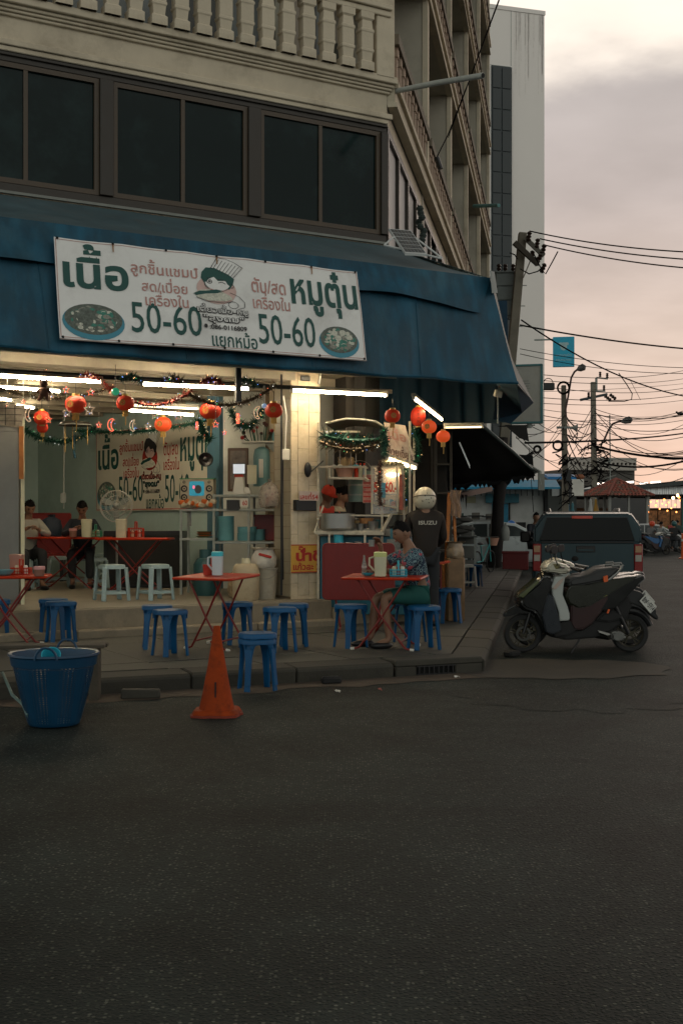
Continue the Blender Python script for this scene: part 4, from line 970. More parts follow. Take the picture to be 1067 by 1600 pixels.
def make_round_stool(label, cat='stool', m=BSTOOL):
    t = thing('plastic_stool', label, cat)
    MB().lathe([(0, .445), (.10, .446), (.135, .450), (.150, .447), (.158, .435), (.158, .405), (.150, .405), (.148, .43), (0, .432)], 24, sq=3).build('seat', m, t)
    for i in range(4):
        a = PI / 4 + PI / 2 * i; c, s = math.cos(a), math.sin(a); x, y = Vector((c, s, 0)), Vector((-s, c, 0))
        b = MB(); pts = [(.135, .43, .075), (.148, .36, .048), (.158, .28, .034), (.175, .10, .028), (.186, 0, .030)]
        vs = []
        for r, z, w in pts:
            for dx, dy in ((0, -w), (.0, w), (-.022, w * .8), (-.022, -w * .8)): vs.append(x * (r + dx) + y * dy + Vector((0, 0, z)))
        fs = [(0, 1, 2, 3), tuple(16 + k for k in (3, 2, 1, 0))]
        for k in range(4):
            for j in range(4): fs.append((k * 4 + j, k * 4 + (j + 1) % 4, k * 4 + 4 + (j + 1) % 4, k * 4 + 4 + j))
        b.add(vs, fs); b.build('leg', m, t, bevel=.004)
        a2 = PI / 2 * i; x2, y2 = Vector((math.cos(a2), math.sin(a2), 0)), Vector((-math.sin(a2), math.cos(a2), 0))
        b = MB(); vs = []
        for k in range(-4, 5):
            u = k / 4; zz_ = .405 - .045 * abs(u) ** 2.2
            for dz in (.0, 1): vs.append(x2 * (.138 - .0 * abs(u)) + y2 * (u * .10) + Vector((0, 0, .43 if dz else zz_)))
        b.add(vs, [(2 * k, 2 * k + 2, 2 * k + 3, 2 * k + 1) for k in range(8)]); b.build('apron', m, t, solid=.006)
    return t
def make_square_stool(label, m=GSTOOL):
    t = thing('plastic_stool', label, 'stool')
    MB().lathe([(0, .455), (.12, .456), (.145, .450), (.150, .435), (.152, .400), (.144, .400), (.140, .435), (0, .44)], 24, sq=5).build('seat', m, t)
    for i in range(4):
        a = PI / 4 + PI / 2 * i; c, s = math.cos(a), math.sin(a)
        MB().bar((c * .195, s * .195, .42), (c * .235, s * .235, 0), .060, .030, up=(c, s, 0)).build('leg', m, t, bevel=.006)
        a2 = PI / 2 * i; x2, y2 = Vector((math.cos(a2), math.sin(a2), 0)), Vector((-math.sin(a2), math.cos(a2), 0))
        p = x2 * .160 + Vector((0, 0, .10)); MB().bar(p - y2 * .13, p + y2 * .13, .035, .02, up=x2).build('stretcher', m, t, bevel=.003)
    return t
ZP = 0.152
bpy.context.view_layer.update()
s0 = make_round_stool('lower blue stool of the nested pair standing on the road kerb beside the traffic cone')
KIDS_DONE = {}
def snap(o): KIDS[o.name] = [c for c in bpy.data.objects if c.parent == o]
snap(s0)
fs_ = G(402, 1078, 0.0); s0.location = fs_; s0.rotation_euler = (0, 0, R(20)); s0['group'] = 'blue plastic stools on the pavement'
def bs(px, py, label, rz=0, z=ZP):
    c = copy_tree(s0, G(px, py, z), rz, label); return c
c = copy_tree(s0, fs_ + Vector((.004, 0, .050)), R(20), 'upper blue stool nested on another beside the traffic cone'); 
bs(84, 998, 'blue stool at the left red table, the one further back', .1); bs(96, 1004, 'blue stool at the left red table, nearer the road', .5)
bs(246, 1013, 'leftmost blue stool behind its neighbour at the middle red table', .2); bs(266, 1024, 'blue stool in front of the pair left of the middle red table', .7)
bs(371, 1006, 'blue stool behind the middle red table, below its right corner', .4)
bs(437, 1018, 'nearer blue stool of the pair between the two red tables', .5); bs(459, 1009, 'further blue stool of the pair between the two red tables', .1)
bs(548, 1011, 'blue stool at the left side of the table where the man eats', .6)
bs(662, 1014, 'blue stool in front of the eating man, nearest the kerb', .3)
bs(640, 1003, 'blue stool the eating man sits on', .9); man_seat = G(640, 1003, ZP)
bs(701, 973, 'blue stool behind the eating man on the side pavement', .2)
bs(741, 916, 'bright blue stool far along the side pavement, behind the white one', .2)
bs(-6, 1000, 'blue stool cut off by the left edge of the view', .3)
ws = make_square_stool('white square stool further along the side pavement', WHITEP); ws.location = G(727, 917, ZP); ws.rotation_euler = (0, 0, .3)
gs = make_square_stool('grey stool inside at the far left table'); snap(gs); gs.location = G(92, 914, FZ); gs.rotation_euler = (0, 0, .3); gs['group'] = 'grey stools inside the shop'
for px, py, lb, rz in ((175, 938, 'front left grey stool on the shop floor', .55), (243, 937, 'front right grey stool on the shop floor', .7), (152, 918, 'grey stool behind the front left one', .2), (213, 917, 'grey stool behind and between the two front grey stools', .1), (165, 905, 'rearmost grey stool under the back table', 0)):
    copy_tree(gs, G(px, py, FZ), rz, lb)
wsb = make_square_stool('dark blue stool under the table at the left wall', BLUED); wsb.location = G(45, 905, FZ)

def red_table(label, loc, rz, w=.62, l=.82, h=.75, group='red folding tables', tilt=0):
    t = thing('folding_table', label, 'table', loc, 0, group, rot=(tilt, 0, rz))
    b = MB(); b.prism(rrect(l, w, .035), h - .008, h, ax='z'); b.build('tabletop', REDT, t, bevel=.003)
    o = rrect(l, w, .035); MB().tube([(x, y, h - .012) for x, y in o], .014, 8, closed=True).build('rim', REDT, t)
    for s in (-1, 1):
        y = s * (w / 2 - .08)
        for k in (-1, 1):
            MB().tube([(k * (l / 2 - .15), y, h - .02), (-k * .02, y + .012 * k, h * .42), (-k * (l / 2 - .16), y + .012 * k, .03), (-k * (l / 2 - .10), y + .012 * k, 0.011)], .011, 8).build('leg', REDD, t)
    for k in (-1, 1):
        MB().tube([(k * (l / 2 - .14), -w / 2 + .08, h - .03), (k * (l / 2 - .14), w / 2 - .08, h - .03)], .009, 6).build('crossbar', REDD, t)
        MB().tube([(k * (l / 2 - .2), -w / 2 + .08, .09), (k * (l / 2 - .2), w / 2 - .08, .09)], .009, 6).build('crossbar', REDD, t)
        for s in (-1, 1): MB().cyl((k * (l / 2 - .11), s * (w / 2 - .08) - k * .012, .016), (k * (l / 2 - .07), s * (w / 2 - .08) - k * .012, .010), .015, n=8).build('foot_cap', WHITEP, t)
    return t
tA = G(20, 1006, ZP); tA = Vector((P(20, 905, 12.55).x, 12.4, ZP))
red_table('red folding table with bowl and jars at the left edge', (tA.x, tA.y, ZP), .15)
tB = Vector((P(341, 905, 12.35).x, 12.35, ZP)); red_table('red folding table with the blue-lidded jug, in the middle of the pavement', tB, -.45, .60, .70, tilt=R(2.5))
tC = Vector((P(603, 905, 12.25).x, 12.3, ZP)); red_table('red folding table where the man in the patterned shirt eats', tC, -.22, .60, .80, tilt=R(1.5))
tD = P(110, 842, 17.6); red_table('red table inside against the left wall where the diners sit', (tD.x, tD.y, FZ), -.15, .6, 1.1, .77)
tE = P(212, 846, 16.5); red_table('red table inside with the jug and the red basket, in front of the fan', (tE.x, tE.y, FZ), .0, .6, 1.0, .77)
ft = thing('folded_table', 'folded dark red table standing on edge beside the yellow sign', 'table', P(560, 936, 14.4) , R(-4))
MB().prism([(x, z + .335) for x, z in rrect(.86, .67, .05, 5)], -.012, .012).build('tabletop', REDD, ft, bevel=.004)
ft.location.z = P(560, 936, 14.4).z + .0
MB().tube([(x, -.004, z + .335) for x, z in rrect(.86, .67, .05, 5)], .014, 6, closed=True).build('rim', REDD, ft)
zl = -(ft.location.z - ZP)
for s in (-1, 1):
    MB().tube([(s * .30, .03, .1), (s * .22, .04, zl + .02)], .012, 6).build('leg', REDD, ft)
    MB().tube([(s * .22, .04, zl + .02), (s * .22, -.2, zl + .01)], .012, 6).build('foot', REDD, ft)

def jug(label, loc, h=.24, w=.055, m=CREAMPL, lid=None, rz=0, handle=True):
    t = thing('plastic_jug', label, 'jug', loc, rz)
    MB().lathe([(0, 0), (w, 0), (w * 1.02, .01), (w * 1.12, h * .82), (w * 1.12, h * .86), (w, h * .86), (w * .9, .02), (0, .02)], 18, sq=4).build('body', m, t)
    MB().lathe([(0, h), (w * .9, h), (w * 1.16, h * .97), (w * 1.16, h * .80), (w * 1.10, h * .80), (0, h * .9)], 18, sq=4).build('lid', lid or m, t)
    if handle: MB().tube([(-w * 1.05, 0, h * .80), (-w * 1.9, 0, h * .74), (-w * 1.95, 0, h * .45), (-w * 1.0, 0, h * .22)], .010, 8).build('handle', m, t)
    return t
zt_ = ZP + .752
jug('milky jug with bright blue lid on the middle red table', (tB.x + .0, tB.y - .06, zt_ + .004), .245, .052, mat('clear_milky', (.62, .70, .72), .35, var=.04, trans=.15, emit=(.5, .62, .66), es=.0), mat('cyan_lid', (.05, .50, .60), .35), -.1)
jug('milky jug with pale green lid on the table of the eating man', (P(594, 890, 12.1).x, 12.1, zt_), .25, .058, CREAMPL, mat('pale_green_lid', (.55, .58, .22), .4), 0)
jug('tall cream water container on the inside table, left of the fan', (P(136, 835, 17.1).x, 17.1, FZ + .775), .26, .065, CREAMPL, handle=False)
jug('tall cream water container in front of the standing fan', (P(190, 836, 16.4).x, 16.4, FZ + .775), .26, .065, CREAMPL, handle=False)
def cup(label, loc, r=.035, h=.09, m=REDT, nm='cup', cat='cup'):
    return tag(MB().lathe([(0, 0), (r * .85, 0), (r, h), (r * .93, h), (r * .8, .006), (0, .006)], 14).build(nm, m, loc=loc), label, cat)
cup('red plastic cup beside the blue-lidded jug', (tB.x - .12, tB.y + .04, zt_), .045, .11, mat('red_cup', (.45, .04, .02), .3, trans=.1))
rk = thing('condiment_rack', 'red upright condiment holder behind the jug on the middle table', 'holder', (tB.x - .07, tB.y + .12, zt_ - .004)); MB().box(-.03, .03, -.03, .03, 0, .08).build('box', REDT, rk, bevel=.004); MB().box(-.02, .02, -.005, .005, .08, .19).build('handle', REDT, rk, bevel=.004)
def basket(label, loc, m, w=.10, d_=.07, h=.08, rz=0, handle=True):
    t = thing('condiment_basket', label, 'basket', loc, rz)
    MB().box(-w, w, -d_, d_, 0, .008).build('base', m, t, sm=0)
    MB().tube([(-w, -d_, h), (w, -d_, h), (w, d_, h), (-w, d_, h)], .006, 5, closed=True).build('rim', m, t)
    b = MB()
    n = 8
    for i in range(n + 1):
        x = -w + 2 * w * i / n
        for y in (-d_, d_): b.box(x - .003, x + .003, y - .003, y + .003, 0, h)
    for i in range(5):
        y = -d_ + 2 * d_ * i / 4
        for x in (-w, w): b.box(x - .003, x + .003, y - .003, y + .003, 0, h)
    b.box(-w, w, -d_ - .003, -d_ + .002, h * .45, h * .55).box(-w, w, d_ - .003, d_ + .002, h * .45, h * .55)
    b.build('lattice', m, t, sm=0)
    if handle: MB().tube([(0, -d_, h), (0, -d_ * .9, h + .09), (0, d_ * .9, h + .09), (0, d_, h)], .009, 6).build('handle', m, t)
    for i, (x, y, mm) in enumerate(((-.5, 0, CREAMPL), (.05, .3, REDT), (.5, -.1, WHITEP))): MB().lathe([(0, .01), (.022, .01), (.022, .09), (.012, .10), (0, .10)], 10, (x * w, y * d_, 0)).build('bottle', mm, t)
    return t
basket('blue condiment basket in front of the eating man', (P(622, 893, 12.15).x, 12.15, zt_), TEALP, .085, .06, .065)
basket('red condiment basket at the left edge table', (P(34, 897, 12.5).x, 12.5, zt_), REDT, .095, .07, .07)
basket('red condiment basket on the inside table by the fan', (P(213, 836, 16.6).x, 16.6, FZ + .775), REDT, .10, .08, .13)
basket('green condiment basket on the inside table near the diner', (P(150, 835, 17.3).x, 17.3, FZ + .775), mat('green_plastic', (.03, .22, .12), .4), .08, .06, .09)
def bowl(label, loc, r=.085, h=.055, m=TEALB, nm='bowl'):
    return tag(MB().lathe([(0, 0), (r * .45, 0), (r * .8, h * .45), (r, h), (r * .95, h), (r * .7, h * .45), (0, .008)], 20).build(nm, m, loc=loc), label, 'bowl')
bowl('turquoise soup bowl at the left edge table', (P(8, 897, 12.3).x, 12.3, zt_), .10, .06, TEALB)
bowl('blue saucer beside the soda bottle', (P(575, 898, 12.2).x, 12.2, zt_), .06, .03, TEALP)
jr = thing('chilli_jar', 'chilli jar with pink lid on the left edge table', 'jar', (P(62, 905, 12.15).x, 12.15, zt_)); MB().lathe([(0, 0), (.05, 0), (.055, .07), (0, .07)], 16).build('body', mat('chilli_jar', (.22, .10, .07), .3), jr); MB().lathe([(0, .105), (.056, .102), (.06, .09), (.06, .068), (0, .068)], 16).build('lid', mat('pink_lid', (.55, .25, .24), .4), jr)
jg = jug('pinkish see-through water jug on the left edge table', (P(29, 880, 12.8).x, 12.75, zt_), .21, .065, mat('pink_plastic', (.42, .22, .16), .35, trans=.2), handle=False)
jr = thing('chilli_jar', 'chilli jar with pink lid on the inside diner table', 'jar', (P(116, 835, 17.3).x, 17.25, FZ + .775)); MB().lathe([(0, 0), (.05, 0), (.055, .09), (0, .09)], 16).build('body', mat('chilli_jar', (.22, .10, .07)), jr); MB().lathe([(0, .125), (.056, .122), (.06, .11), (.06, .088), (0, .088)], 16).build('lid', mat('pink_lid', (.5, .2, .2)), jr)
bt = thing('soda_bottle', 'clear glass soda bottle left of the milky jug', 'bottle', (P(569, 895, 12.35).x, 12.35, zt_))
MB().lathe([(0, 0), (.026, 0), (.028, .03), (.023, .07), (.028, .11), (.014, .16), (.010, .20), (.012, .205), (.009, .21), (0, .21)], 14).build('glass', mat('thin_clear_glass', (.55, .5, .45), .08, var=0, trans=.7), bt)
MB().lathe([(.0262, .075), (.0268, .105)], 14).build('label_band', mat('white_band', (.5, .45, .42), .5), bt)
cp = G(339, 1117)
cn = thing('traffic_cone', 'weathered orange traffic cone with a torn rubber base on the road', 'cone', cp)
CONEM = mat('worn_orange_rubber', (.29, .040, .005), .7, spec=.2, var=.22, vs=7, dirt=(.09, .018, .008), ds=9, da=.85, bump=.3, bs=20)
MB().lathe([(.017, .668), (.024, .672), (.027, .66), (.030, .62), (.065, .40), (.105, .18), (.135, .045), (.13, .045), (.10, .18), (.02, .66)], 24).build('cone', CONEM, cn)
b = MB(); o = []
for i in range(32):
    a = 2 * PI * i / 32; k = (abs(math.cos(a)) ** 6 + abs(math.sin(a)) ** 6) ** (-1 / 6); o.append((.175 * k * math.cos(a) * (1 + rnd.uniform(-.08, .06)), .175 * k * math.sin(a) * (1 + rnd.uniform(-.08, .06))))
b.prism(o, .016, .05, ax='z', k=.90); b.build('base', CONEM, cn, bevel=.004)
o = [(x * 1.06 * (1 + rnd.uniform(-.05, .05)), y * 1.04) for x, y in o]; MB().prism(o, .001, .017, ax='z').build('base_sheet', mat('worn_dark_rubber', (.20, .03, .015), .8), cn)
MB().box(-.004, .006, -.112, -.098, .13, .26).build('split', BLACKM, cn, sm=0)
lp = G(85, 1133)
lb = thing('laundry_basket', 'round blue plastic laundry basket with slots and two handles at the road edge', 'basket', lp, .2)
BB_ = mat('deep_blue_plastic', (.003, .042, .095), .4, var=.12, vs=7)
Rb = lambda z: .175 + (.30 - .175) * min(1, (z / .50)) ** .85
b = MB(); N = 56; zs = [.035 + i * .0155 for i in range(26)]
b.lathe([(0, .012), (Rb(0), .012), (Rb(.03) + .002, .035), (Rb(.03) - .006, .035), (Rb(0) - .006, .02), (0, .02)], N)
b.build('base', BB_, lb); b = MB()
b.lathe([(Rb(.435), .435), (Rb(.47) + .004, .435), (Rb(.5) + .008, .50), (Rb(.5) + .022, .51), (Rb(.5) + .02, .525), (Rb(.5) - .004, .52), (Rb(.44) - .008, .435)], N)
b.build('rim', BB_, lb)
b = MB()
for j in range(N):
    a0 = 2 * PI * j / N; solid_ = (j % 7) in (0, 1, 6)
    w_ = PI / N * (1.02 if solid_ else .55)
    for i in range(len(zs) - 1):
        zA, zB = zs[i], zs[i + 1]; b.add([(Rb(zA) * math.cos(a0 - w_), Rb(zA) * math.sin(a0 - w_), zA), (Rb(zA) * math.cos(a0 + w_), Rb(zA) * math.sin(a0 + w_), zA), (Rb(zB) * math.cos(a0 + w_), Rb(zB) * math.sin(a0 + w_), zB), (Rb(zB) * math.cos(a0 - w_), Rb(zB) * math.sin(a0 - w_), zB)], [(0, 1, 2, 3)])
for z in zs: b.lathe([(Rb(z) - .001, z - .0035), (Rb(z) - .001, z + .0035)], N)
b.build('slotted_wall', BB_, lb, fx=0, sm=0)['kind'] = 'stuff'
for a in (R(75), R(262)):
    c, s = math.cos(a), math.sin(a); T_ = Vector((-s, c, 0)); rr = .315
    MB().tube([Vector((c * rr, s * rr, .50)) + T_ * (.075 * math.cos(x)) + Vector((0, 0, .085 * math.sin(x))) for x in [PI * i / 10 for i in range(11)]], .009, 8).build('handle', BB_, lb)
tag(MB().lathe([(0, 0), (.055, 0), (.07, .10), (.063, .10), (.05, .01), (0, .01)], 16).build('colander', TEALP, loc=lp + Vector((-.03, .05, .44)), rot=(.8, .2, 0)), 'pale blue perforated scoop lying in the laundry basket', 'scoop')
pb = thing('plank_bench', 'low wooden plank bench along the kerb at the left', 'bench', G(78, 1045, 0.05), .10)
pz = P(80, 1006, 0); zz = .62
ptop = P(80, 1008, 9.6); pb.location = (ptop.x, ptop.y, 0)
hh = ptop.z
PL = mat('grey_plank', (.06, .05, .036), .8, var=.3, vs=6, bump=.5, bs=30)
MB().box(-1.2, .43, -.02, .10, hh - .03, hh).build('plank', PL, pb, bevel=.006, sm=0); MB().box(-1.2, .44, .115, .25, hh - .034, hh - .003).build('plank', PL, pb, bevel=.006, sm=0)
for x in (-1.0, .30):
    MB().box(x, x + .08, .01, .21, 0.0, hh - .031).build('leg', PL, pb, bevel=.005, sm=0)
bk = G(220, 1091); tag(MB().box(-.16, .16, -.05, .05, 0, .075).build('concrete_block', KERB, bevel=.012, loc=bk, rot=(0, 0, .12), jit=.004), 'small pale concrete block lying in the gutter left of the cone', 'block')
bk = G(517, 1068); tag(MB().box(-.09, .09, -.05, .05, 0, .07).build('concrete_block', BLACKM, bevel=.02, loc=bk, rot=(0, 0, .3), jit=.01), 'dark lump of rubble against the kerb left of the drain', 'block')
bk = G(800, 1026); tag(MB().box(-.10, .10, -.06, .06, 0, .07).build('concrete_block', BLACKM, bevel=.02, loc=bk, rot=(0, 0, .8), jit=.01), 'dark lump of rubble by the kerb beside the scooter wheel', 'block')
hs = MB().tube([G(-20, 1070), G(5, 1078) + Vector((0, 0, .15)), P(20, 1086, 8.6), P(36, 1100, 8.45), P(44, 1118, 8.35)], .012, 8)
tag(hs.build('garden_hose', mat('teal_hose', (.10, .17, .16), .6)), 'pale green hose curling down beside the laundry basket', 'hose')
for i, (px, py, m) in enumerate(((714, 1058, WHITEP), (592, 1078, mat('pink_scrap', (.4, .12, .1), .8)), (528, 1081, WHITEP))):
    g = G(px, py, .004); b = MB()
    for k in range(4): b.obox((rnd.uniform(-.02, .02), rnd.uniform(-.02, .02), .008), (.025, .02, .002), (rnd.random(), rnd.random(), rnd.random()))
    tag(b.build('paper_scrap', m, loc=g, sm=0), ('crumpled white scrap of paper in front of the drain', 'pink scrap on the asphalt left of the drain', 'small white scrap left of the pink one')[i], 'litter')

ys = thing('yellow_sign', 'yellow sign with red lettering fixed low on the tiled pillar', 'sign')
q0, q1, zA, zB = FL(455, 872, -.05), FL(526, 872, -.05), FL(455, 895, -.05).z, FL(455, 851, -.05).z
ys.location = W(q0.x, -.05, zA); ys.rotation_euler = (0, 0, RZ); sw, sh = q1.x - q0.x, zB - zA
MB().box(0, sw, 0, .012, 0, sh).build('board', mat('yellow_board', (.60, .33, .05), .45, var=.08, dirt=(.40, .18, .03), ds=6), ys, bevel=.003, sm=0)
MB().box(.0, sw, -.003, -.0005, 0, .012).box(0, sw, -.003, -.0005, sh - .012, sh).build('border_line', INKR2, ys, sm=0)
b = MB(); text_fit(b, 'น้ำดื่ม', sw * .10, sw * .90, sh * .40, sh * .95, -.002, bold=.05); b.build('lettering', INKR2, ys, sm=0, fx=0)
b = MB(); text_fit(b, 'แก้วละ 2 บาท', sw * .04, sw * .96, sh * .09, sh * .36, -.002, bold=.03); b.build('lettering', INKR2, ys, sm=0, fx=0)
mbx = thing('letter_box', 'black letter box with a red numbered plate on the tiled pillar', 'letter box'); c_ = FL(480, 798, -.10); mbx.location = W(c_.x, -.10, c_.z); mbx.rotation_euler = (0, 0, RZ)
MB().box(-.16, .14, 0, .09, 0, .14).build('box', BLACK, mbx, bevel=.006); MB().box(-.12, .16, -.012, 0, .13, .25).build('plate', mat('pinkish_plate', (.48, .38, .34), .5), mbx, sm=0)
b = MB(); text_fit(b, 'เลขที่54', -.11, .15, .145, .235, -.014, bold=.02); b.build('lettering', INKR2, mbx, sm=0, fx=0)
bx = thing('black_fan', 'small black clip fan on the tiled pillar above the letter box', 'fan'); c_ = FL(481, 734, -.08); bx.location = W(c_.x, -.08, c_.z); bx.rotation_euler = (0, 0, RZ)
MB().sph((0, 0, 0), (.05, .04, .10), 12).build('head', BLACK, bx); MB().bar((.04, 0, -.03), (.20, -.05, .12), .014).build('arm', BLACK, bx)
jb = thing('junction_box', 'white junction box with cables at the left edge of the pillar', 'junction box'); c_ = FL(447, 710, -.04); jb.location = W(c_.x, -.04, c_.z); jb.rotation_euler = (0, 0, RZ)
MB().box(-.06, .06, 0, .05, -.07, .07).build('box', WHITEP, jb, bevel=.008); MB().tube([(0, .03, .07), (.02, .03, .5), (-.03, .02, .75)], .012, 6).build('conduit', WHITEP, jb); MB().tube([(-.03, .02, -.07), (-.04, .02, -.7), (-.03, .02, -1.6)], .008, 6).build('cable', BLACK, jb)
for i, (x0_, y0_, x1_, y1_) in enumerate(((440, 585, 440, 930), (503, 572, 498, 600))):
    a, c_ = FL(x0_, y0_, -.03), FL(x1_, y1_, -.03); tag(MB().tube([W(a.x, -.03, a.z), W(c_.x, -.03, c_.z)], .014, 6).build('conduit_pipe', (BLACK, WHITEP)[i]), ('dark conduit down the corner where the shop opening meets the pillar', 'short pale conduit at the top right of the tiled pillar')[i], 'conduit')
tag(MB().box(-.07, .07, 0, .03, -.035, .035).build('round_vent', STEEL, bevel=.01, loc=wf(478, 591, -.05), rot=(0, 0, RZ)), 'small grey bracket at the top of the tiled pillar', 'bracket')
fg = thing('steel_fridge', 'tall steel fridge at the left edge inside the shop', 'fridge', (P(8, 900, 14.2).x, 14.2, FZ), RZ * .4)
hf_ = P(0, 664, 14.2).z - FZ
MB().box(-.8, .17, 0, .6, 0, hf_).build('body', mat('dull_steel', (.17, .165, .15), .4, .7, var=.15, vs=2), fg, bevel=.01); MB().box(-.8, .17, -.02, -.002, .05, hf_ - .08).build('door', mat('dull_steel', (.17, .165, .15)), fg, bevel=.006)
MB().box(.19, .23, -.04, .02, 0, hf_ + .1).build('edge_post', CREAMPL, fg, sm=0)
cl = MB(); 
def clf(p, u, v): return p + Vector((0, .02 * math.sin(u * 17 + v * 4), .012 * math.sin(u * 11)))
cl.quad((-.8, -.05, hf_ - .02), (.20, -.05, hf_ - .02), (.24, -.03, hf_ + .25), (-.8, -.03, hf_ + .24), nx=20, ny=6, fn=clf)
o_ = cl.build('checked_cloth', mat('grey_wrap', (.28, .24, .19), .5, var=.35, vs=14), solid=.01); o_.location = fg.location; o_.rotation_euler = fg.rotation_euler; tag(o_, 'crumpled grey checked wrap draped over the steel fridge', 'cloth')
b = MB()
for i in range(9): b.box(-.76 + i * .11, -.753 + i * .11, -.085, -.075, hf_ - .01, hf_ + .23)
for i in range(3): b.box(-.8, .2, -.085, -.075, hf_ + .04 + i * .075, hf_ + .046 + i * .075)
o2 = b.build('check_lines', BLACKM, o_, sm=0)
hf2 = thing('hanging_tray', 'round dark tray with pale rim hanging below the large left lantern', 'tray', P(118, 664, 14.6)); MB().lathe([(0, .03), (.17, .035), (.20, .0), (.205, -.008), (.195, -.010), (.16, .02), (0, .015)], 28).build('tray', mat('tray_brown', (.10, .09, .07), .5), hf2); MB().tube([Vector((.203 * math.cos(a * PI / 14), .203 * math.sin(a * PI / 14), -.003)) for a in range(28)], .006, 5, closed=True).build('rim', WHITEP, hf2)
for i, a in enumerate((0, 2, 4)): MB().tube([(.15 * math.cos(a), .15 * math.sin(a), 0), (.15 * math.cos(a), .15 * math.sin(a), -.24 - .05 * i)], .005, 4).build('cord', GOLD, hf2)
MB().cyl((0, 0, .03), (0, 0, .2), .01, n=6).build('hook', BLACK, hf2)
sf = thing('standing_fan', 'large standing fan with a wire cage inside in front of the wall banner', 'fan', (P(182, 790, 17.0).x, 17.0, FZ))
zf = P(182, 791, 17.0).z - FZ
for yy in (-.05, .05):
    for r_ in (.225, .15, .08): MB().tube([(r_ * math.cos(a * PI / 16), yy * (1.2 - r_ * 2), zf + r_ * math.sin(a * PI / 16)) for a in range(32)], .004 if r_ < .2 else .006, 4, closed=True).build('cage_ring', mat('cage_grey', (.35, .36, .32), .5), sf)
b = MB()
for i in range(40):
    a = 2 * PI * i / 40
    for yy in (-1, 1): b.tube([(.04 * math.cos(a), yy * .07, zf + .04 * math.sin(a)), (.15 * math.cos(a), yy * .06, zf + .15 * math.sin(a)), (.225 * math.cos(a), 0, zf + .225 * math.sin(a))], .0018, 3)
b.build('cage_wires', mat('cage_grey', (.35, .36, .32)), sf, sm=0)['kind'] = 'stuff'
for i in range(3):
    a = 2 * PI * i / 3 + .3; b = MB(); pts = [(.03, 0), (.10, .07), (.19, .085), (.20, .02), (.12, -.01), (.03, -.02)]
    ca_, sa_ = math.cos(a), math.sin(a); b.add([(x * ca_ - z * sa_, .02 * (k_ / 6) - .01, zf + x * sa_ + z * ca_) for k_, (x, z) in enumerate(pts)], [(0, 1, 2, 3, 4, 5)]); b.build('blade', mat('fan_blade', (.26, .29, .27), .4), sf, solid=.004)
MB().sph((0, .03, zf), (.05, .09, .05), 12).build('motor', GREYM, sf); MB().cyl((0, .05, 0.02), (0, .05, zf), .016, n=8).build('pole', GREYM, sf); MB().lathe([(0, 0), (.18, 0), (.17, .03), (0, .05)], 20).build('base', BLACK, sf)
rkD = 16.2
r0 = P(283, 862, rkD); sh = thing('shelf_rack', 'grey steel shelf rack holding the screen, pots and the till', 'rack', (r0.x, rkD, FZ), R(-6))
zs_ = lambda py: P(0, py, rkD).z - FZ
xx = lambda px: (px - 283) / F * rkD
for px in (283, 335, 390, 437): 
    MB().box(xx(px) - .015, xx(px) + .015, 0, .03, 0, zs_(772) if px > 300 else zs_(795)).build('upright', GREYM, sh, sm=0)
    MB().box(xx(px) - .015, xx(px) + .015, .42, .45, 0, zs_(772) if px > 300 else zs_(795)).build('upright', GREYM, sh, sm=0)
for x0_, x1_, py in ((281, 335, 795), (281, 335, 841), (337, 438, 773), (337, 438, 846), (337, 438, 795), (337, 438, 905)): MB().box(xx(x0_), xx(x1_), -.01, .46, zs_(py) - .03, zs_(py)).build('shelf', GREYM, sh, bevel=.003, sm=0)
def SH(px, py, dy=.18): return (r0.x + xx(px) * math.cos(R(6)) , rkD + dy - xx(px) * math.sin(R(6)), P(0, py, rkD).z)
tv = thing('karaoke_screen', 'retro speaker unit with a lit turquoise screen and four cones on the rack', 'screen', SH(307, 794, .12), R(-6))
MB().box(-.235, .235, -.02, .15, 0, .40).build('cabinet', mat('pale_cabinet', (.38, .33, .24), .5, var=.15), tv, bevel=.008); MB().box(-.24, .24, -.025, .155, .40, .412).build('top_edge', mat('green_edge', (.05, .22, .10), .5), tv, sm=0)
MB().prism([(x, z + .27) for x, z in rrect(.21, .20, .02)], -.028, -.022).build('screen', mat('screen_glow', (.02, .1, .12), .2, var=.6, vs=9, emit=(.02, .40, .55), es=.4), tv, sm=0)
b = MB(); disc2(b, .02, .26, .05, .06, -.0285, 0, 16); b.build('screen_figure', mat('screen_dark', (.05, .05, .06), .3), tv, sm=0)
b = MB(); disc2(b, -.04, .29, .018, .025, -.029, 0, 12); b.build('screen_spot', emis('screen_pink', (.9, .2, .3), 1), tv, sm=0)
for x, z, r_ in ((-.175, .27, .04), (.175, .27, .04), (.175, .15, .04), (-.175, .15, .04), (-.175, .36, .017), (.175, .36, .017)):
    sp_ = MB().lathe([(r_ * 1.15, 0), (r_ * 1.15, .01), (r_, .012), (r_ * .9, .004), (r_ * .35, -.012), (r_ * .3, -.002), (0, .004)], 18, (x, -.022, z), (R(90), 0, 0)).build('speaker_cone', BLACK, tv)
sn_ = thing('snack_packets', 'pile of orange and cream packets in front of the screen', 'packets', SH(307, 794, -.02), R(-6))
for i in range(12): MB().obox((-.20 + .04 * i + rnd.uniform(-.01, .01), -.02, .04 + rnd.uniform(0, .06)), (.09, .05, .06), (rnd.uniform(-.5, .5), rnd.uniform(-.5, .5), rnd.uniform(-1, 1))).build('packet', (mat('orange_packet', (.55, .12, .02), .4), mat('cream_packet', (.5, .42, .3), .5))[i % 2], sn_, bevel=.012)
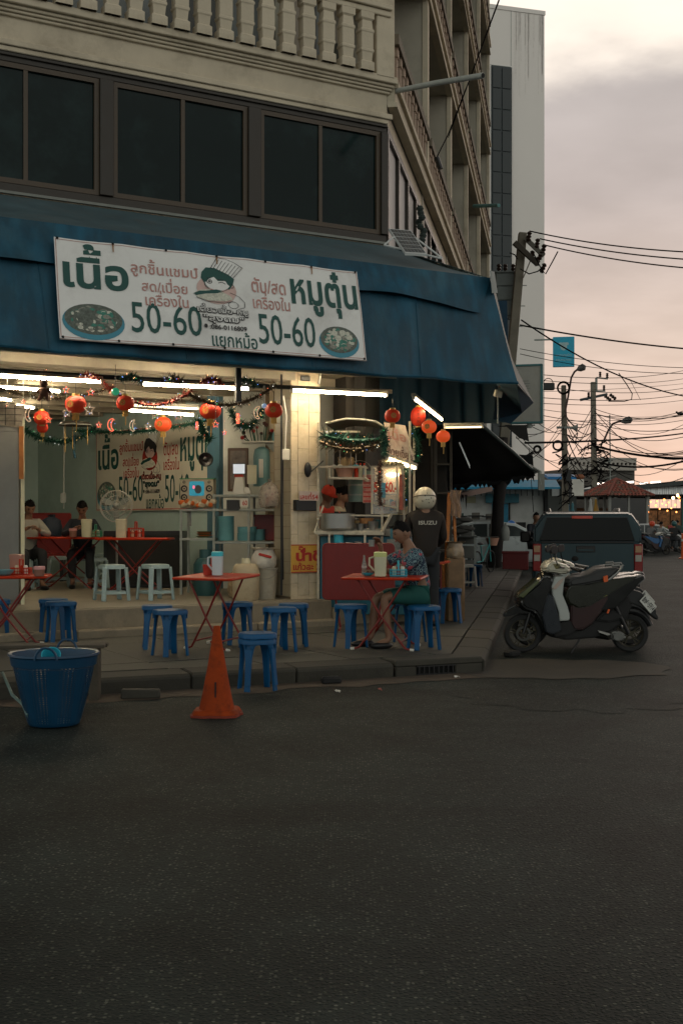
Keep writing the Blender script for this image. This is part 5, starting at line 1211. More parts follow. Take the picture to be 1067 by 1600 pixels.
spk = thing('round_speaker', 'round black speaker hung at the right end of the wall banner', 'speaker', P(322, 718, 17.6)); MB().lathe([(0, 0), (.105, 0), (.11, .03), (.10, .05), (.09, .04), (.04, .02), (.02, .035), (0, .035)], 24, (0, 0, 0), (R(90), 0, 0)).build('housing', BLACK, spk); MB().box(-.02, .02, .0, .10, -.02, .02).build('bracket', BLACK, spk)
mo = thing('cash_terminal', 'cream payment terminal with a small black-rimmed screen on the rack', 'till', SH(375, 772, .15), R(-6))
MB().prism([(-.10, 0), (.07, 0), (.055, .24), (-.06, .24)], -.04, .06).build('stand', WHITEP, mo, bevel=.01); MB().prism([(.07, 0), (.16, 0), (.14, .08), (.09, .10), (.06, .1)], -.03, .06).build('printer', WHITEP, mo, bevel=.01)
MB().box(-.09, .09, -.07, -.045, .27, .42).build('screen_frame', BLACK, mo, bevel=.004); MB().box(-.08, .08, -.074, -.071, .28, .41).build('screen', mat('lit_white_screen', (.3, .3, .3), .3, var=0, emit=(.9, .95, 1), es=.55), mo, sm=0); MB().box(-.07, .05, -.043, .0, .235, .27).build('orange_strip', REDT, mo, sm=0)
MB().box(.10, .23, 0, .02, .14, .40).build('rear_card', CREAMPL, mo, sm=0)
pf = thing('picture_frame', 'dark wooden picture frame behind the till', 'frame', P(372, 735, 16.85), R(-6)); MB().box(-.15, .15, 0, .03, -.30, .32).build('frame', mat('frame_wood', (.09, .045, .025), .4), pf, bevel=.01); MB().box(-.11, .11, -.004, -.001, -.26, .28).build('picture', mat('dim_picture', (.12, .09, .07), .3, var=.5, vs=8), pf, sm=0)
wh = thing('water_tank', 'turquoise water dispenser behind the till at the right wall', 'dispenser', P(409, 760, 16.7)); MB().lathe([(0, 0), (.12, 0), (.12, .42), (.10, .52), (.04, .56), (0, .56)], 20).build('tank', mat('teal_tank', (.13, .27, .29), .35), wh); MB().box(-.03, .03, -.125, -.118, .12, .38).build('print', WHITEP, wh, sm=0)
alt = thing('wall_altar', 'small wall shelf altar with red flowers above the till', 'altar', P(408, 692, 16.75), R(-6)); MB().box(-.26, .26, -.12, .12, 0, .02).build('shelf', WHITEP, alt, sm=0); MB().prism([(.05, 0), (.2, 0), (.2, -.15)], -.02, .0).build('bracket', GREYM, alt, sm=0)
for i in range(14):
    x = rnd.uniform(-.28, .16); z = rnd.uniform(.06, .30); MB().tube([(x * .7, 0, .02), (x, rnd.uniform(-.05, .05), z)], .006, 4).build('stem', FOILG, alt); MB().sph((x, 0, z), rnd.uniform(.02, .035), 7).build('flower', mat('red_flower', (.4, .02, .02), .6) if i % 3 == 0 else mat('dark_flower', (.08, .03, .025), .8), alt)
MB().lathe([(0, 0), (.04, 0), (.05, .08), (.02, .15), (0, .15)], 12, (.2, 0, .02)).build('vase', TEALB, alt)
def pot(nm, label, cat, px, py, r, h, m, dy=.18, lidm=None):
    t = thing(nm, label, cat, SH(px, py, dy)); MB().lathe([(0, 0), (r * .92, 0), (r, .02), (r, h), (r * 1.05, h + .008), (r * .95, h + .006), (r * .93, .03), (0, .02)], 22).build('body', m, t)
    return t
pot('stacked_pot', 'tall turquoise pot on the middle shelf of the rack', 'pot', 352, 845, .115, .33, TEALB)
pot('stacked_bowls', 'stack of wide turquoise bowls beside the tall pot', 'bowls', 385, 845, .125, .10, TEALB); pot('stacked_bowls', 'upper wide turquoise bowl resting on the bowl stack', 'bowls', 386, 833, .13, .08, TEALB); pot('stacked_bowls', 'turquoise bowls at the right end of the rack shelf', 'bowls', 402, 845, .10, .15, TEALB, .3)
cb_ = thing('crate', 'dark red crate standing behind the rack shelf at the right wall', 'crate', SH(419, 845, .5)); MB().box(-.2, .2, -.1, .1, 0, .36).build('body', REDD, cb_, bevel=.01); MB().box(-.21, .21, -.11, .11, .33, .36).build('rim', REDD, cb_, sm=0)
tb_ = thing('price_card', 'small card reading 60 hanging on the rack', 'sign', SH(383, 786, -.02), R(-6)); MB().box(-.055, .055, 0, .006, -.05, .06).build('card', WHITEP, tb_, sm=0); b = MB(); text_fit(b, '60', -.02, .045, -.035, .035, -.002, bold=.02); b.build('lettering', INKR2, tb_, sm=0)
MB().box(-.24, -.07, 0, .12, -.10, .04).build('dark_box', BLACK, tb_, sm=0)
sk = thing('plate_pile', 'pile of plates and cloths on the lower left shelf', 'plates', SH(318, 840, .12)); 
for i in range(5): MB().lathe([(0, 0), (.07, .0), (.11, .02), (.10, .022), (0, .008)], 18, (rnd.uniform(-.02, .02), 0, i * .016)).build('plate', (mat('green_plate', (.10, .12, .06), .5), mat('orange_packet', (.55, .12, .02)))[i % 2], sk)
MB().lathe([(0, .16), (.02, .16), (.012, .18), (.015, .4), (.08, .42), (0, .42)], 12, (-.2, .1, 0)).build('funnel', STEEL, sk)
gc = thing('gas_cylinder', 'dark teal gas cylinder on the floor under the rack', 'gas cylinder', (P(322, 920, 16.0).x, 16.0, FZ)); MB().lathe([(0, 0), (.15, .0), (.17, .05), (.17, .42), (.12, .50), (.04, .52), (.04, .56), (0, .56)], 20).build('body', mat('teal_gas', (.02, .07, .075), .4), gc); MB().lathe([(.09, .5), (.09, .62), (.08, .62), (.08, .5)], 14).build('collar', mat('teal_gas', (.02, .07, .075)), gc)
pl_ = thing('plastic_bag', 'knotted clear plastic bag of onions under the rack', 'bag', (P(378, 916, 15.6).x, 15.6, FZ)); 
def sack(nm, r, h, m, t, seed, top=.25, loc=(0, 0, 0)):
    q = random.Random(seed); b = MB(); n = 20; pr = [(0, 0), (r * .8, 0), (r, h * .15), (r * .98, h * .5), (r * .8, h * .75), (r * top, h * .9), (r * top * 1.5, h)]
    b.lathe(pr, n, loc)
    b.v = [(x + q.uniform(-1, 1) * r * .07, y + q.uniform(-1, 1) * r * .07, z + q.uniform(-1, 1) * h * .03) for x, y, z in b.v]; return b.build(nm, m, t)
sack('bag', .19, .42, mat('onion_bag', (.30, .22, .13), .35, var=.4, vs=18), pl_, 4)
dr_ = thing('water_drum', 'large cream plastic water drum on the shop step', 'drum', (P(384, 934, 15.0).x, 15.05, FZ)); MB().lathe([(0, 0), (.15, 0), (.165, .03), (.17, .35), (.155, .43), (.13, .46), (0, .47)], 24, sq=3).build('body', mat('dirty_cream_plastic', (.46, .37, .24), .45, dirt=(.2, .14, .08), ds=5, trans=.08), dr_); MB().lathe([(.17, .28), (.173, .30), (.17, .32)], 24, sq=3).build('band', mat('dirty_cream_plastic', (.46, .37, .24)), dr_); MB().lathe([(0, .53), (.05, .53), (.055, .46), (0, .46)], 14).build('cap', CREAMPL, dr_)
bc = thing('white_bucket', 'white plastic paint bucket with a crumpled sack on top, against the pillar side', 'bucket', (P(415, 932, 15.35).x, 15.35, FZ)); MB().lathe([(0, 0), (.13, 0), (.155, .38), (.165, .385), (.165, .40), (.15, .40), (.12, .02), (0, .02)], 22).build('body', mat('dirty_white_plastic', (.42, .38, .30), .5, dirt=(.18, .14, .1), ds=5), bc); MB().tube([(.16 * math.cos(a * PI / 10), -.16 * math.sin(a * PI / 10) * .3 - .16, .38 - .12 * math.sin(a * PI / 10)) for a in range(11)], .003, 4).build('handle', STEEL, bc)
sck = thing('rice_sack', 'crumpled white rice sack with a red stripe on the bucket', 'sack', (P(412, 890, 15.3).x, 15.3, FZ + .40)); sack('sack', .165, .26, mat('white_sack', (.55, .51, .44), .7, var=.15, dirt=(.25, .2, .15), ds=6), sck, 8, .7); MB().obox((.03, -.15, .16), (.17, .02, .035), (0, .25, 0)).build('stripe', INKR2, sck, bevel=.008)
hb2 = thing('hanging_bag', 'see-through plastic bag of red packets hanging at the rack end', 'bag', (P(421, 792, 15.3).x, 15.3, P(0, 792, 15.3).z)); sack('bag', .13, .36, mat('clear_film', (.40, .34, .28), .25, var=.3, vs=20, alpha=.55), hb2, 2, .12)
for i in range(7): MB().obox((rnd.uniform(-.05, .05), rnd.uniform(-.05, .05), .05 + .025 * i), (.06, .05, .04), (rnd.random(), rnd.random(), rnd.random())).build('packet', mat('pinkish_packet', (.35, .09, .05), .5), hb2, bevel=.01)
MB().cyl((0, 0, .34), (0, .05, .75), .003, n=4).build('string', BLACK, hb2)
bd = thing('dark_cabinet', 'low black cabinet below the wall banner', 'cabinet', (P(250, 880, 17.9).x, 17.9, FZ)); MB().box(-.85, .35, 0, .5, .0, .86).build('body', BLACK, bd, bevel=.01); MB().box(-.80, .30, -.01, -.001, .05, .8).build('door', BLACKM, bd, sm=0)
rb = thing('red_bench', 'red padded bench against the left wall behind the diners', 'bench', (P(70, 850, 20.3).x, 20.3, FZ)); MB().box(-.35, .45, 0, .08, .4, 1.15).build('backrest', REDD, rb, bevel=.02); MB().box(-.35, .45, -.5, 0, .38, .46).build('seat', REDD, rb, bevel=.02)
for x in (-.3, .4): MB().box(x - .03, x + .03, -.45, .05, 0, .38).build('leg', BLACK, rb, sm=0)
md = thing('blue_bag', 'dark blue bundle on the bench beside the diner', 'bag', (P(81, 822, 18.6).x, 18.6, FZ + .75)); sack('bag', .17, .36, mat('navy_cloth', (.02, .03, .05), .7), md, 5)
wbk = P(58, 0, 20); 
cd = thing('wall_conduit', 'grey conduit with a switch box running down the left wall', 'conduit'); MB().tube([P(101, 650, 19.0), P(100, 795, 19.0)], .012, 6).build('pipe', GREYM, cd); MB().box(-.04, .04, -.03, .01, -.08, .08).build('switch_box', GREYM, cd, loc=P(100, 778, 18.97))
cp2 = thing('ceiling_rope', 'blue cord dangling from the ceiling left of the wall banner', 'cord'); MB().tube([P(117, 680, 15), P(115, 700, 15), P(118, 716, 15)], .016, 6).build('cord', BLUEC, cp2)
ply = thing('plywood_edge', 'narrow tan board edge beside the fridge wrap', 'board', P(33, 670, 14.15)); MB().box(-.02, .03, 0, .02, -.6, .03).build('board', WOODO, ply, sm=0)
CD = 15.3
c0_ = P(497, 0, CD); crt = thing('food_cart', 'blue food cart with cream frame, glass display case and roof beside the tiled pillar', 'food cart', (c0_.x, CD, ZP), R(-8))
cx = lambda px: (px - 497) / F * CD
cz = lambda py: P(0, py, CD).z - ZP
CW = cx(640)
MB().box(.02, CW, .03, .75, .12, cz(838)).build('body', mat('cart_blue', (.02, .14, .20), .5, var=.15, dirt=(.02, .05, .07), ds=4), crt, bevel=.008, sm=0)
MB().box(0, CW + .02, .0, .8, cz(838) + .002, cz(826)).build('counter', mat('cart_steel_dark', (.25, .23, .19), .4, .4, var=.15), crt, bevel=.004, sm=0)
MB().box(cx(610), CW + .01, -.004, .029, .5, cz(826)).build('right_panel', mat('cart_blue_light', (.05, .20, .26), .5, var=.2), crt, sm=0)
MB().box(cx(600) + .04, cx(627), -.012, -.005, .62, cz(842)).build('notice_sheet', mat('grey_notice', (.25, .26, .24), .6, var=.3, vs=25), crt, sm=0)
for px, y in ((497, .02), (497, .72), (640, .02), (640, .72), (597, .02)): MB().bar((cx(px), y, .05), (cx(px), y, cz(660 if px != 597 else 735)), .028).build('post', CREAMM, crt, sm=0)
MB().bar((cx(496), -.22, cz(832)), (cx(603), -.22, cz(833)), .045, .04).bar((cx(496), -.22, cz(832)), (cx(505), .0, cz(790)), .02).bar((cx(599), -.22, cz(832)), (cx(613), -.1, cz(803)), .03).bar((cx(499), -.2, cz(805)), (cx(610), -.2, cz(806)), .02).box(cx(498), cx(602), -.2, .02, cz(832), cz(829)).build('front_rack', CREAMM, crt, sm=0)
MB().bar((cx(517), -.24, cz(852)), (cx(576), -.24, cz(853)), .035).bar((cx(519), -.24, cz(853)), (cx(519), -.23, cz(833)), .025).bar((cx(574), -.24, cz(853)), (cx(574), -.23, cz(833)), .025).box(cx(518), cx(575), -.24, -.08, cz(853), cz(851)).build('lower_rack', CREAMM, crt, sm=0)
MB().bar((cx(480), .0, cz(729)), (cx(573), .0, cz(730)), .025).bar((cx(514), .0, cz(747)), (cx(573), .0, cz(748)), .04, .03).bar((cx(515), 0, cz(748)), (cx(515), 0, cz(729)), .022).bar((cx(571), 0, cz(748)), (cx(571), 0, cz(729)), .022).bar((cx(571), 0, cz(748)), (cx(577), -.1, cz(752)), .03).box(cx(515), cx(572), 0, .3, cz(748), cz(746)).bar((cx(515), .3, cz(748)), (cx(515), .3, cz(729)), .022).bar((cx(515), .3, cz(730)), (cx(571), .3, cz(730)), .022).build('upper_shelf', CREAMM, crt, sm=0)
cr_ = [(509, 662), (522, 659), (541, 655), (570, 657), (588, 660), (606, 672)]
b = MB(); n = len(cr_); vs = []
for px, py in cr_: vs += [(cx(px), -.02, cz(py)), (cx(px), .75, cz(py) - .02)]
b.add(vs, [(2 * i, 2 * i + 2, 2 * i + 3, 2 * i + 1) for i in range(n - 1)]); b.build('roof_panel', mat('cart_roof', (.10, .09, .07), .7), crt, solid=.01)
MB().tube([(cx(px), -.03, cz(py)) for px, py in cr_], .016, 6).build('roof_edge', mat('cart_roof_edge', (.30, .28, .22), .6), crt)
for pz in (674, 700): MB().bar((cx(500), .02, cz(pz)), (cx(563), .02, cz(pz + 1)), .02).build('roof_bar', CREAMM, crt, sm=0)
gx0, gx1 = cx(582), cx(632); g0, g1 = cz(803), cz(730)
GL = mat('clear_case_glass', (.9, .9, .9), .03, var=0, alpha=.16)
for a, b_ in (((gx0, -.02, g0), (gx0, -.02, g1)), ((cx(622), -.06, g0 + .02), (cx(621), -.06, g1)), ((gx1, .0, g0 - .1), (cx(629), .0, g1)), ((gx0, -.02, g1), (gx1, -.03, g1)), ((gx0, -.02, cz(785)), (cx(622), -.05, cz(794))), ((gx0, .35, g0), (gx0, .35, g1)), ((gx1, .35, g0), (gx1, .35, g1)), ((gx0, .35, g1), (gx1, .35, g1)), ((gx0, -.02, g1), (gx0, .35, g1)), ((gx1, 0, g1), (gx1, .35, g1))): MB().bar(a, b_, .024).build('case_bar', CREAMM, crt, sm=0)
MB().box(gx0 + .01, cx(621), -.03, -.026, g0, g1 - .01).build('case_glass', GL, crt, sm=0)
MB().box(gx0 + .01, gx1, .36, .37, g0, g1 - .01).build('case_back', mat('case_back_paper', (.55, .46, .36), .6, var=.15, vs=6), crt, sm=0)
for z in (772, 793): MB().box(gx0 + .01, gx1 - .01, .0, .34, cz(z) - .006, cz(z)).build('case_shelf', STEEL, crt, sm=0)
b = MB(); text_fit(b, '50-60.-', cx(585), cx(621), cz(770), cz(753), -.034, bold=.03); b.build('lettering', mat('bright_red_ink', (.6, .05, .02), .6), crt, sm=0)
MB().box(cx(567), cx(584), .02, .025, cz(786), cz(742)).build('menu_sheet', mat('pink_menu', (.45, .20, .15), .6, var=.4, vs=30), crt, sm=0)
b = MB()
for i in range(6): b.box(cx(568), cx(583), .014, .018, cz(784 - i * 7), cz(782 - i * 7))
b.build('menu_lines', INKR2, crt, sm=0)
MB().box(cx(624), cx(632), -.012, -.008, cz(797), cz(742)).build('side_notice', mat('red_white_notice', (.45, .12, .08), .6, var=.5, vs=14), crt, sm=0)
MB().box(cx(596), cx(603), -.045, -.04, cz(778), cz(755)).build('blue_card', mat('blue_card', (.08, .28, .38), .5, var=.4, vs=20), crt, sm=0)
for i in range(9): MB().obox((cx(588 + 4.2 * i), .12 + .1 * (i % 2), cz(789) + .0), (.05, .06, .09 + .03 * (i % 3)), (0, .2 * ((i % 3) - 1), .4 * i)).build('goods', (CREAMPL, TEALP, mat('orange_packet', (.55, .12, .02)), WHITEP)[i % 4], crt, bevel=.012)
sb_ = thing('menu_board', 'white menu board with worn red lettering above the glass case', 'sign'); q4 = [P(601, 660, 15.2), P(633, 672, 15.9), P(651, 728, 15.7), P(602, 714, 15.1)]
b = MB(); b.quad(q4[3], q4[2], q4[1] + Vector((0, 0, .06)), q4[0], nx=8, ny=6).build('board', mat('worn_white_board', (.50, .42, .36), .6, var=.3, vs=6, dirt=(.35, .12, .08), ds=5), sb_, solid=.01)
def onq(u, v, o_=-.012): 
    p = (q4[3] * (1 - u) + q4[2] * u) * (1 - v) + (q4[0] * (1 - u) + (q4[1] + Vector((0, 0, .06))) * u) * v; return p + Vector((.002, -0.008, 0)) * 1 + Vector((0, o_, 0))
b = MB(); text_fit(b, 'เนื้อ', .12, .85, .55, .9, 0, bold=.03, fn=lambda p: onq(p.x, p.z)); b.build('lettering', INKR, sb_, sm=0, fx=0)
b = MB(); text_fit(b, 'ก๋วยเตี๋ยว', .08, .9, .1, .42, 0, bold=.02, fn=lambda p: onq(p.x, p.z)); b.build('lettering', mat('brown_ink', (.15, .08, .06), .6), sb_, sm=0, fx=0)
tube_light('bright lit tube under the white menu board of the food cart', P(604, 716, 15.0), P(650, 732, 15.5), m=TUBES)
lamp = thing('case_lamp', 'round lit lamp inside the glass case of the food cart', 'lamp', P(613, 742, 15.5)); MB().lathe([(0, .03), (.07, .02), (.09, 0), (.07, -.02), (0, -.03)], 16).build('shade', emis('case_lamp_glow', (1, .75, .45), 12), lamp)
fl2 = thing('case_lamp', 'short lit tube on the lower shelf of the glass case', 'lamp', P(610, 787, 15.4)); MB().tube([(-.11, 0, 0), (.11, 0, -.03)], .016, 8).build('tube', emis('case_tube_glow', (1, .8, .45), 5), fl2)
def ploc(px, py, D): return P(px, py, D)
ap2 = thing('stock_pot', 'large aluminium stock pot on the front rack of the food cart', 'pot', (P(527, 831, CD - .1).x, CD - .12, cz(829) + ZP)); rp = 27 / F * CD
hp = cz(803) - cz(829)
MB().lathe([(0, 0), (rp * .82, 0), (rp * .95, .03), (rp, hp), (rp * 1.04, hp + .008), (rp * .95, hp), (rp * .9, .03), (0, .02)], 28).build('body', ALU, ap2)
for s in (-1, 1): MB().tube([(s * rp, -.05, hp * .7), (s * (rp + .04), -.04, hp * .72), (s * (rp + .04), .04, hp * .72), (s * rp, .05, hp * .7)], .007, 6).build('handle', ALU, ap2)
MB().lathe([(0, hp - .03), (rp * .9, hp - .03)], 20).build('broth', mat('broth', (.06, .035, .02), .2), ap2)
for px, r_, h_, py, m_, lb in ((563, .055, .09, 829, STEEL, 'small steel pan beside the stock pot'), (583, .075, .12, 829, mat('thin_steel', (.25, .25, .24), .3, .6), 'steel strainer bowl at the right end of the front rack')):
    t = thing('steel_pan', lb, 'pan', (P(px, py, CD - .1).x, CD - .05, cz(py) + ZP)); MB().lathe([(0, 0), (r_ * .8, 0), (r_, h_), (r_ * .94, h_), (r_ * .7, .01), (0, .01)], 18).build('body', m_, t)
t = thing('lidded_pot', 'dark lidded pot on the cart counter below the glass case', 'pot', (P(614, 820, CD + .0).x, CD + .05, cz(822) + ZP)); MB().lathe([(0, 0), (.14, 0), (.15, .14), (0, .14)], 22).build('body', mat('dark_steel', (.10, .095, .08), .35, .7), t); MB().lathe([(0, .20), (.03, .20), (.03, .18), (.17, .155), (.17, .145), (0, .145)], 22).build('lid', mat('brassy_lid', (.42, .34, .20), .35, .6), t)
t = thing('blue_cup', 'bright blue cylinder tub on the lower rack of the cart', 'tub', (P(529, 851, CD - .2).x, CD - .2, cz(851) + ZP)); MB().lathe([(0, 0), (.062, 0), (.065, .16), (.058, .16), (.055, .01), (0, .01)], 18).build('body', TEALP, t); MB().lathe([(.066, .13), (.068, .145), (.066, .16)], 18).build('rim', TEALP, t)
t = thing('cloth', 'folded pale cloth and ladle on the lower rack', 'cloth', (P(552, 850, CD - .2).x, CD - .2, cz(850) + ZP)); MB().obox((0, 0, .01), (.2, .08, .02), (0, .05, .1)).build('cloth', WHITEP, t, bevel=.008); MB().sph((.06, -.02, .03), (.05, .03, .012), 10).build('spoon', STEEL, t)
t = thing('tin_bucket', 'grey-green enamel bucket hanging behind the cooks', 'bucket', P(562, 784, CD + .5)); MB().lathe([(0, 0), (.155, 0), (.16, .40), (.165, .41), (.15, .41), (0, .40)], 22).build('body', mat('grey_green_enamel', (.16, .24, .22), .4, .2, var=.1), t); MB().tube([(.16 * math.cos(PI * i / 8), 0, .41 + .14 * math.sin(PI * i / 8)) for i in range(9)], .004, 4).build('handle', STEEL, t)
for i in range(3): MB().lathe([(.16 + .003, .08 + .13 * i), (.164, .09 + .13 * i), (.163, .10 + .13 * i)], 22).build('ridge', GREYM, t)
t = thing('chopstick_basket', 'pink basket filled with bamboo sticks on the upper shelf', 'basket', P(539, 746, CD + .12)); MB().lathe([(0, 0), (.09, 0), (.125, .12), (.115, .12), (.08, .01), (0, .01)], 18).build('basket', mat('pink_basket', (.45, .24, .17), .5), t)
b = MB()
for i in range(90):
    a = rnd.random() * 6.28; r_ = rnd.random() * .1; b.bar((r_ * .5 * math.cos(a), r_ * .5 * math.sin(a), .02), (r_ * 1.4 * math.cos(a), r_ * 1.2 * math.sin(a), .2 + rnd.random() * .07), .005)
b.build('sticks', mat('bamboo', (.50, .35, .17), .6), t, sm=0)['kind'] = 'stuff'
t = thing('noodle_basket', 'orange wire noodle basket on the cart counter', 'basket', (P(571, 815, CD + .05).x, CD + .0, P(571, 818, CD).z)); MB().lathe([(0, 0), (.07, 0), (.11, .07), (.10, .07), (.06, .008), (0, .008)], 18).build('basket', mat('orange_basket', (.50, .24, .10), .5), t)
for i in range(8): MB().lathe([(0, 0), (.035, 0), (.05, .03), (.0, .035)], 10, (rnd.uniform(-.16, .03), rnd.uniform(-.05, .1), rnd.uniform(.0, .05))).build('small_dish', (STEEL, WHITEP, mat('bamboo', (.50, .35, .17)))[i % 3], t)
q = random.Random(31)
for i, (px, py, r_, h_, m_, lb) in enumerate(((556, 819, .05, .10, WHITEP, 'stack of white bowls on the cart counter'), (546, 818, .045, .13, STEEL, 'tall steel cup of ladles on the cart counter'), (592, 818, .05, .12, TEALB, 'turquoise bowl stack left of the dark lidded pot'), (602, 817, .04, .10, STEEL, 'steel sauce tin next to the dark lidded pot'), (632, 819, .06, .05, WHITEP, 'white plate at the right end of the cart counter'))):
    t = thing('counter_ware', lb, 'kitchenware', (P(px, py, CD + .12).x, CD + .2, P(0, 826, CD).z))
    for k in range(3): MB().lathe([(0, 0), (r_ * .7, 0), (r_ * 1.05, h_ / 3), (r_ * .95, h_ / 3), (0, .01)], 14, (0, 0, k * h_ * .32)).build('bowl', m_, t)
for i, (px, py, m_, lb) in enumerate(((557, 729, REDT, 'red-capped sauce bottle on the upper shelf'), (563, 729, CREAMPL, 'cream bottle on the upper shelf beside the red-capped one'), (569, 729, STEEL, 'steel tin at the right end of the upper shelf'))):
    t = thing('sauce_bottle', lb, 'bottle', (P(px, 746, CD).x, CD + .1, P(0, 746, CD).z)); MB().lathe([(0, 0), (.028, 0), (.03, .10), (.012, .14), (.012, .17), (0, .17)], 12).build('body', m_, t); MB().lathe([(0, .19), (.014, .19), (.014, .165), (0, .165)], 10).build('cap', REDT, t)
for i, (px, m_) in enumerate(((521, STEEL), (531, WHITEP), (548, STEEL), (556, TEALP))):
    t = thing('hanging_ladle', ('steel ladle hanging from the cart roof bar, furthest left', 'white skimmer hanging second from left under the roof bar', 'steel ladle hanging above the chopstick basket', 'teal scoop hanging furthest right under the roof bar')[i], 'ladle', P(px, 702, CD + .0)); MB().tube([(0, 0, 0), (0, 0, -.20)], .006, 5).build('handle', STEEL, t); MB().sph((0, 0, -.22), (.04, .03, .025), 10).build('scoop', m_, t)
garland('tinsel and leaf garland with coloured lights along the cart roof', swag(P(500, 690, 15.1), P(600, 690, 15.1), .10, 12), FOIL, .13, 520, 14)
garland('dark tinsel under the cart roof', swag(P(505, 680, 15.2), P(604, 685, 15.2), .05, 12), FOILG, .16, 420, 6)
garland('green tinsel down the left side of the menu board', [P(598, 668, 15.0), P(602, 690, 15.0), P(600, 712, 15.0)], FOILG, .10, 700, 12)
garland('green tinsel down the right side of the menu board', [P(644, 668, 15.6), P(652, 690, 15.6), P(653, 715, 15.6), P(640, 734, 15.5), P(628, 730, 15.3)], FOILG, .10, 700, 14)
garland('green and red tinsel hanging at the right of the glass case', [P(634, 738, 15.3), P(636, 765, 15.3), P(634, 792, 15.3)], FOILG, .09, 700, 14)
garland('brown tinsel down the left post of the glass case', [P(594, 722, 15.0), P(592, 750, 15.0), P(594, 790, 15.0)], mat('brown_tinsel', (.10, .05, .03), .4, .4, var=.4, vs=50), .08, 800, 8)
garland('cream paper flowers above the glass case', [P(596, 722, 15.05), P(612, 720, 15.1), P(630, 727, 15.2)], mat('paper_flower', (.45, .40, .28), .7, var=.4, vs=30), .09, 900, 10)

def skinmesh(name, J, E, m, parent=None, sub=2, extra=None, root=0, loc=None):
    """J: list of (pos, radius or (rx, ry)); E: edges"""
    me = bpy.data.meshes.new(name); me.from_pydata([j[0] for j in J], E, []); o = bpy.data.objects.new(name, me); COL.objects.link(o)
    md_ = o.modifiers.new('skin', 'SKIN'); md_.use_smooth_shade = True
    for i, j in enumerate(J):
        r = j[1] if isinstance(j[1], (tuple, list)) else (j[1], j[1]); me.skin_vertices[0].data[i].radius = r; me.skin_vertices[0].data[i].use_root = (i == root)
    ss = o.modifiers.new('sub', 'SUBSURF'); ss.levels = sub; ss.render_levels = sub
    bpy.context.view_layer.update()
    ev = bpy.data.meshes.new_from_object(o.evaluated_get(bpy.context.evaluated_depsgraph_get()))
    o.modifiers.clear(); o.data = ev; bpy.data.meshes.remove(me)
    bm = bmesh.new(); bm.from_mesh(ev)
    if extra:
        mb_ = extra; em = bpy.data.meshes.new('x'); em.from_pydata(mb_.v, [], mb_.f)
        bm.from_mesh(em); bpy.data.meshes.remove(em)
    bmesh.ops.recalc_face_normals(bm, faces=bm.faces)
    for f in bm.faces: f.smooth = True
    bm.to_mesh(ev); bm.free()
    ev.materials.clear(); ev.materials.append(m)
    for p in ev.polygons: p.material_index = 0
    o.name = name; ev.name = name
    if parent is not None: o.parent = parent
    if loc is not None: o.location = loc
    return o
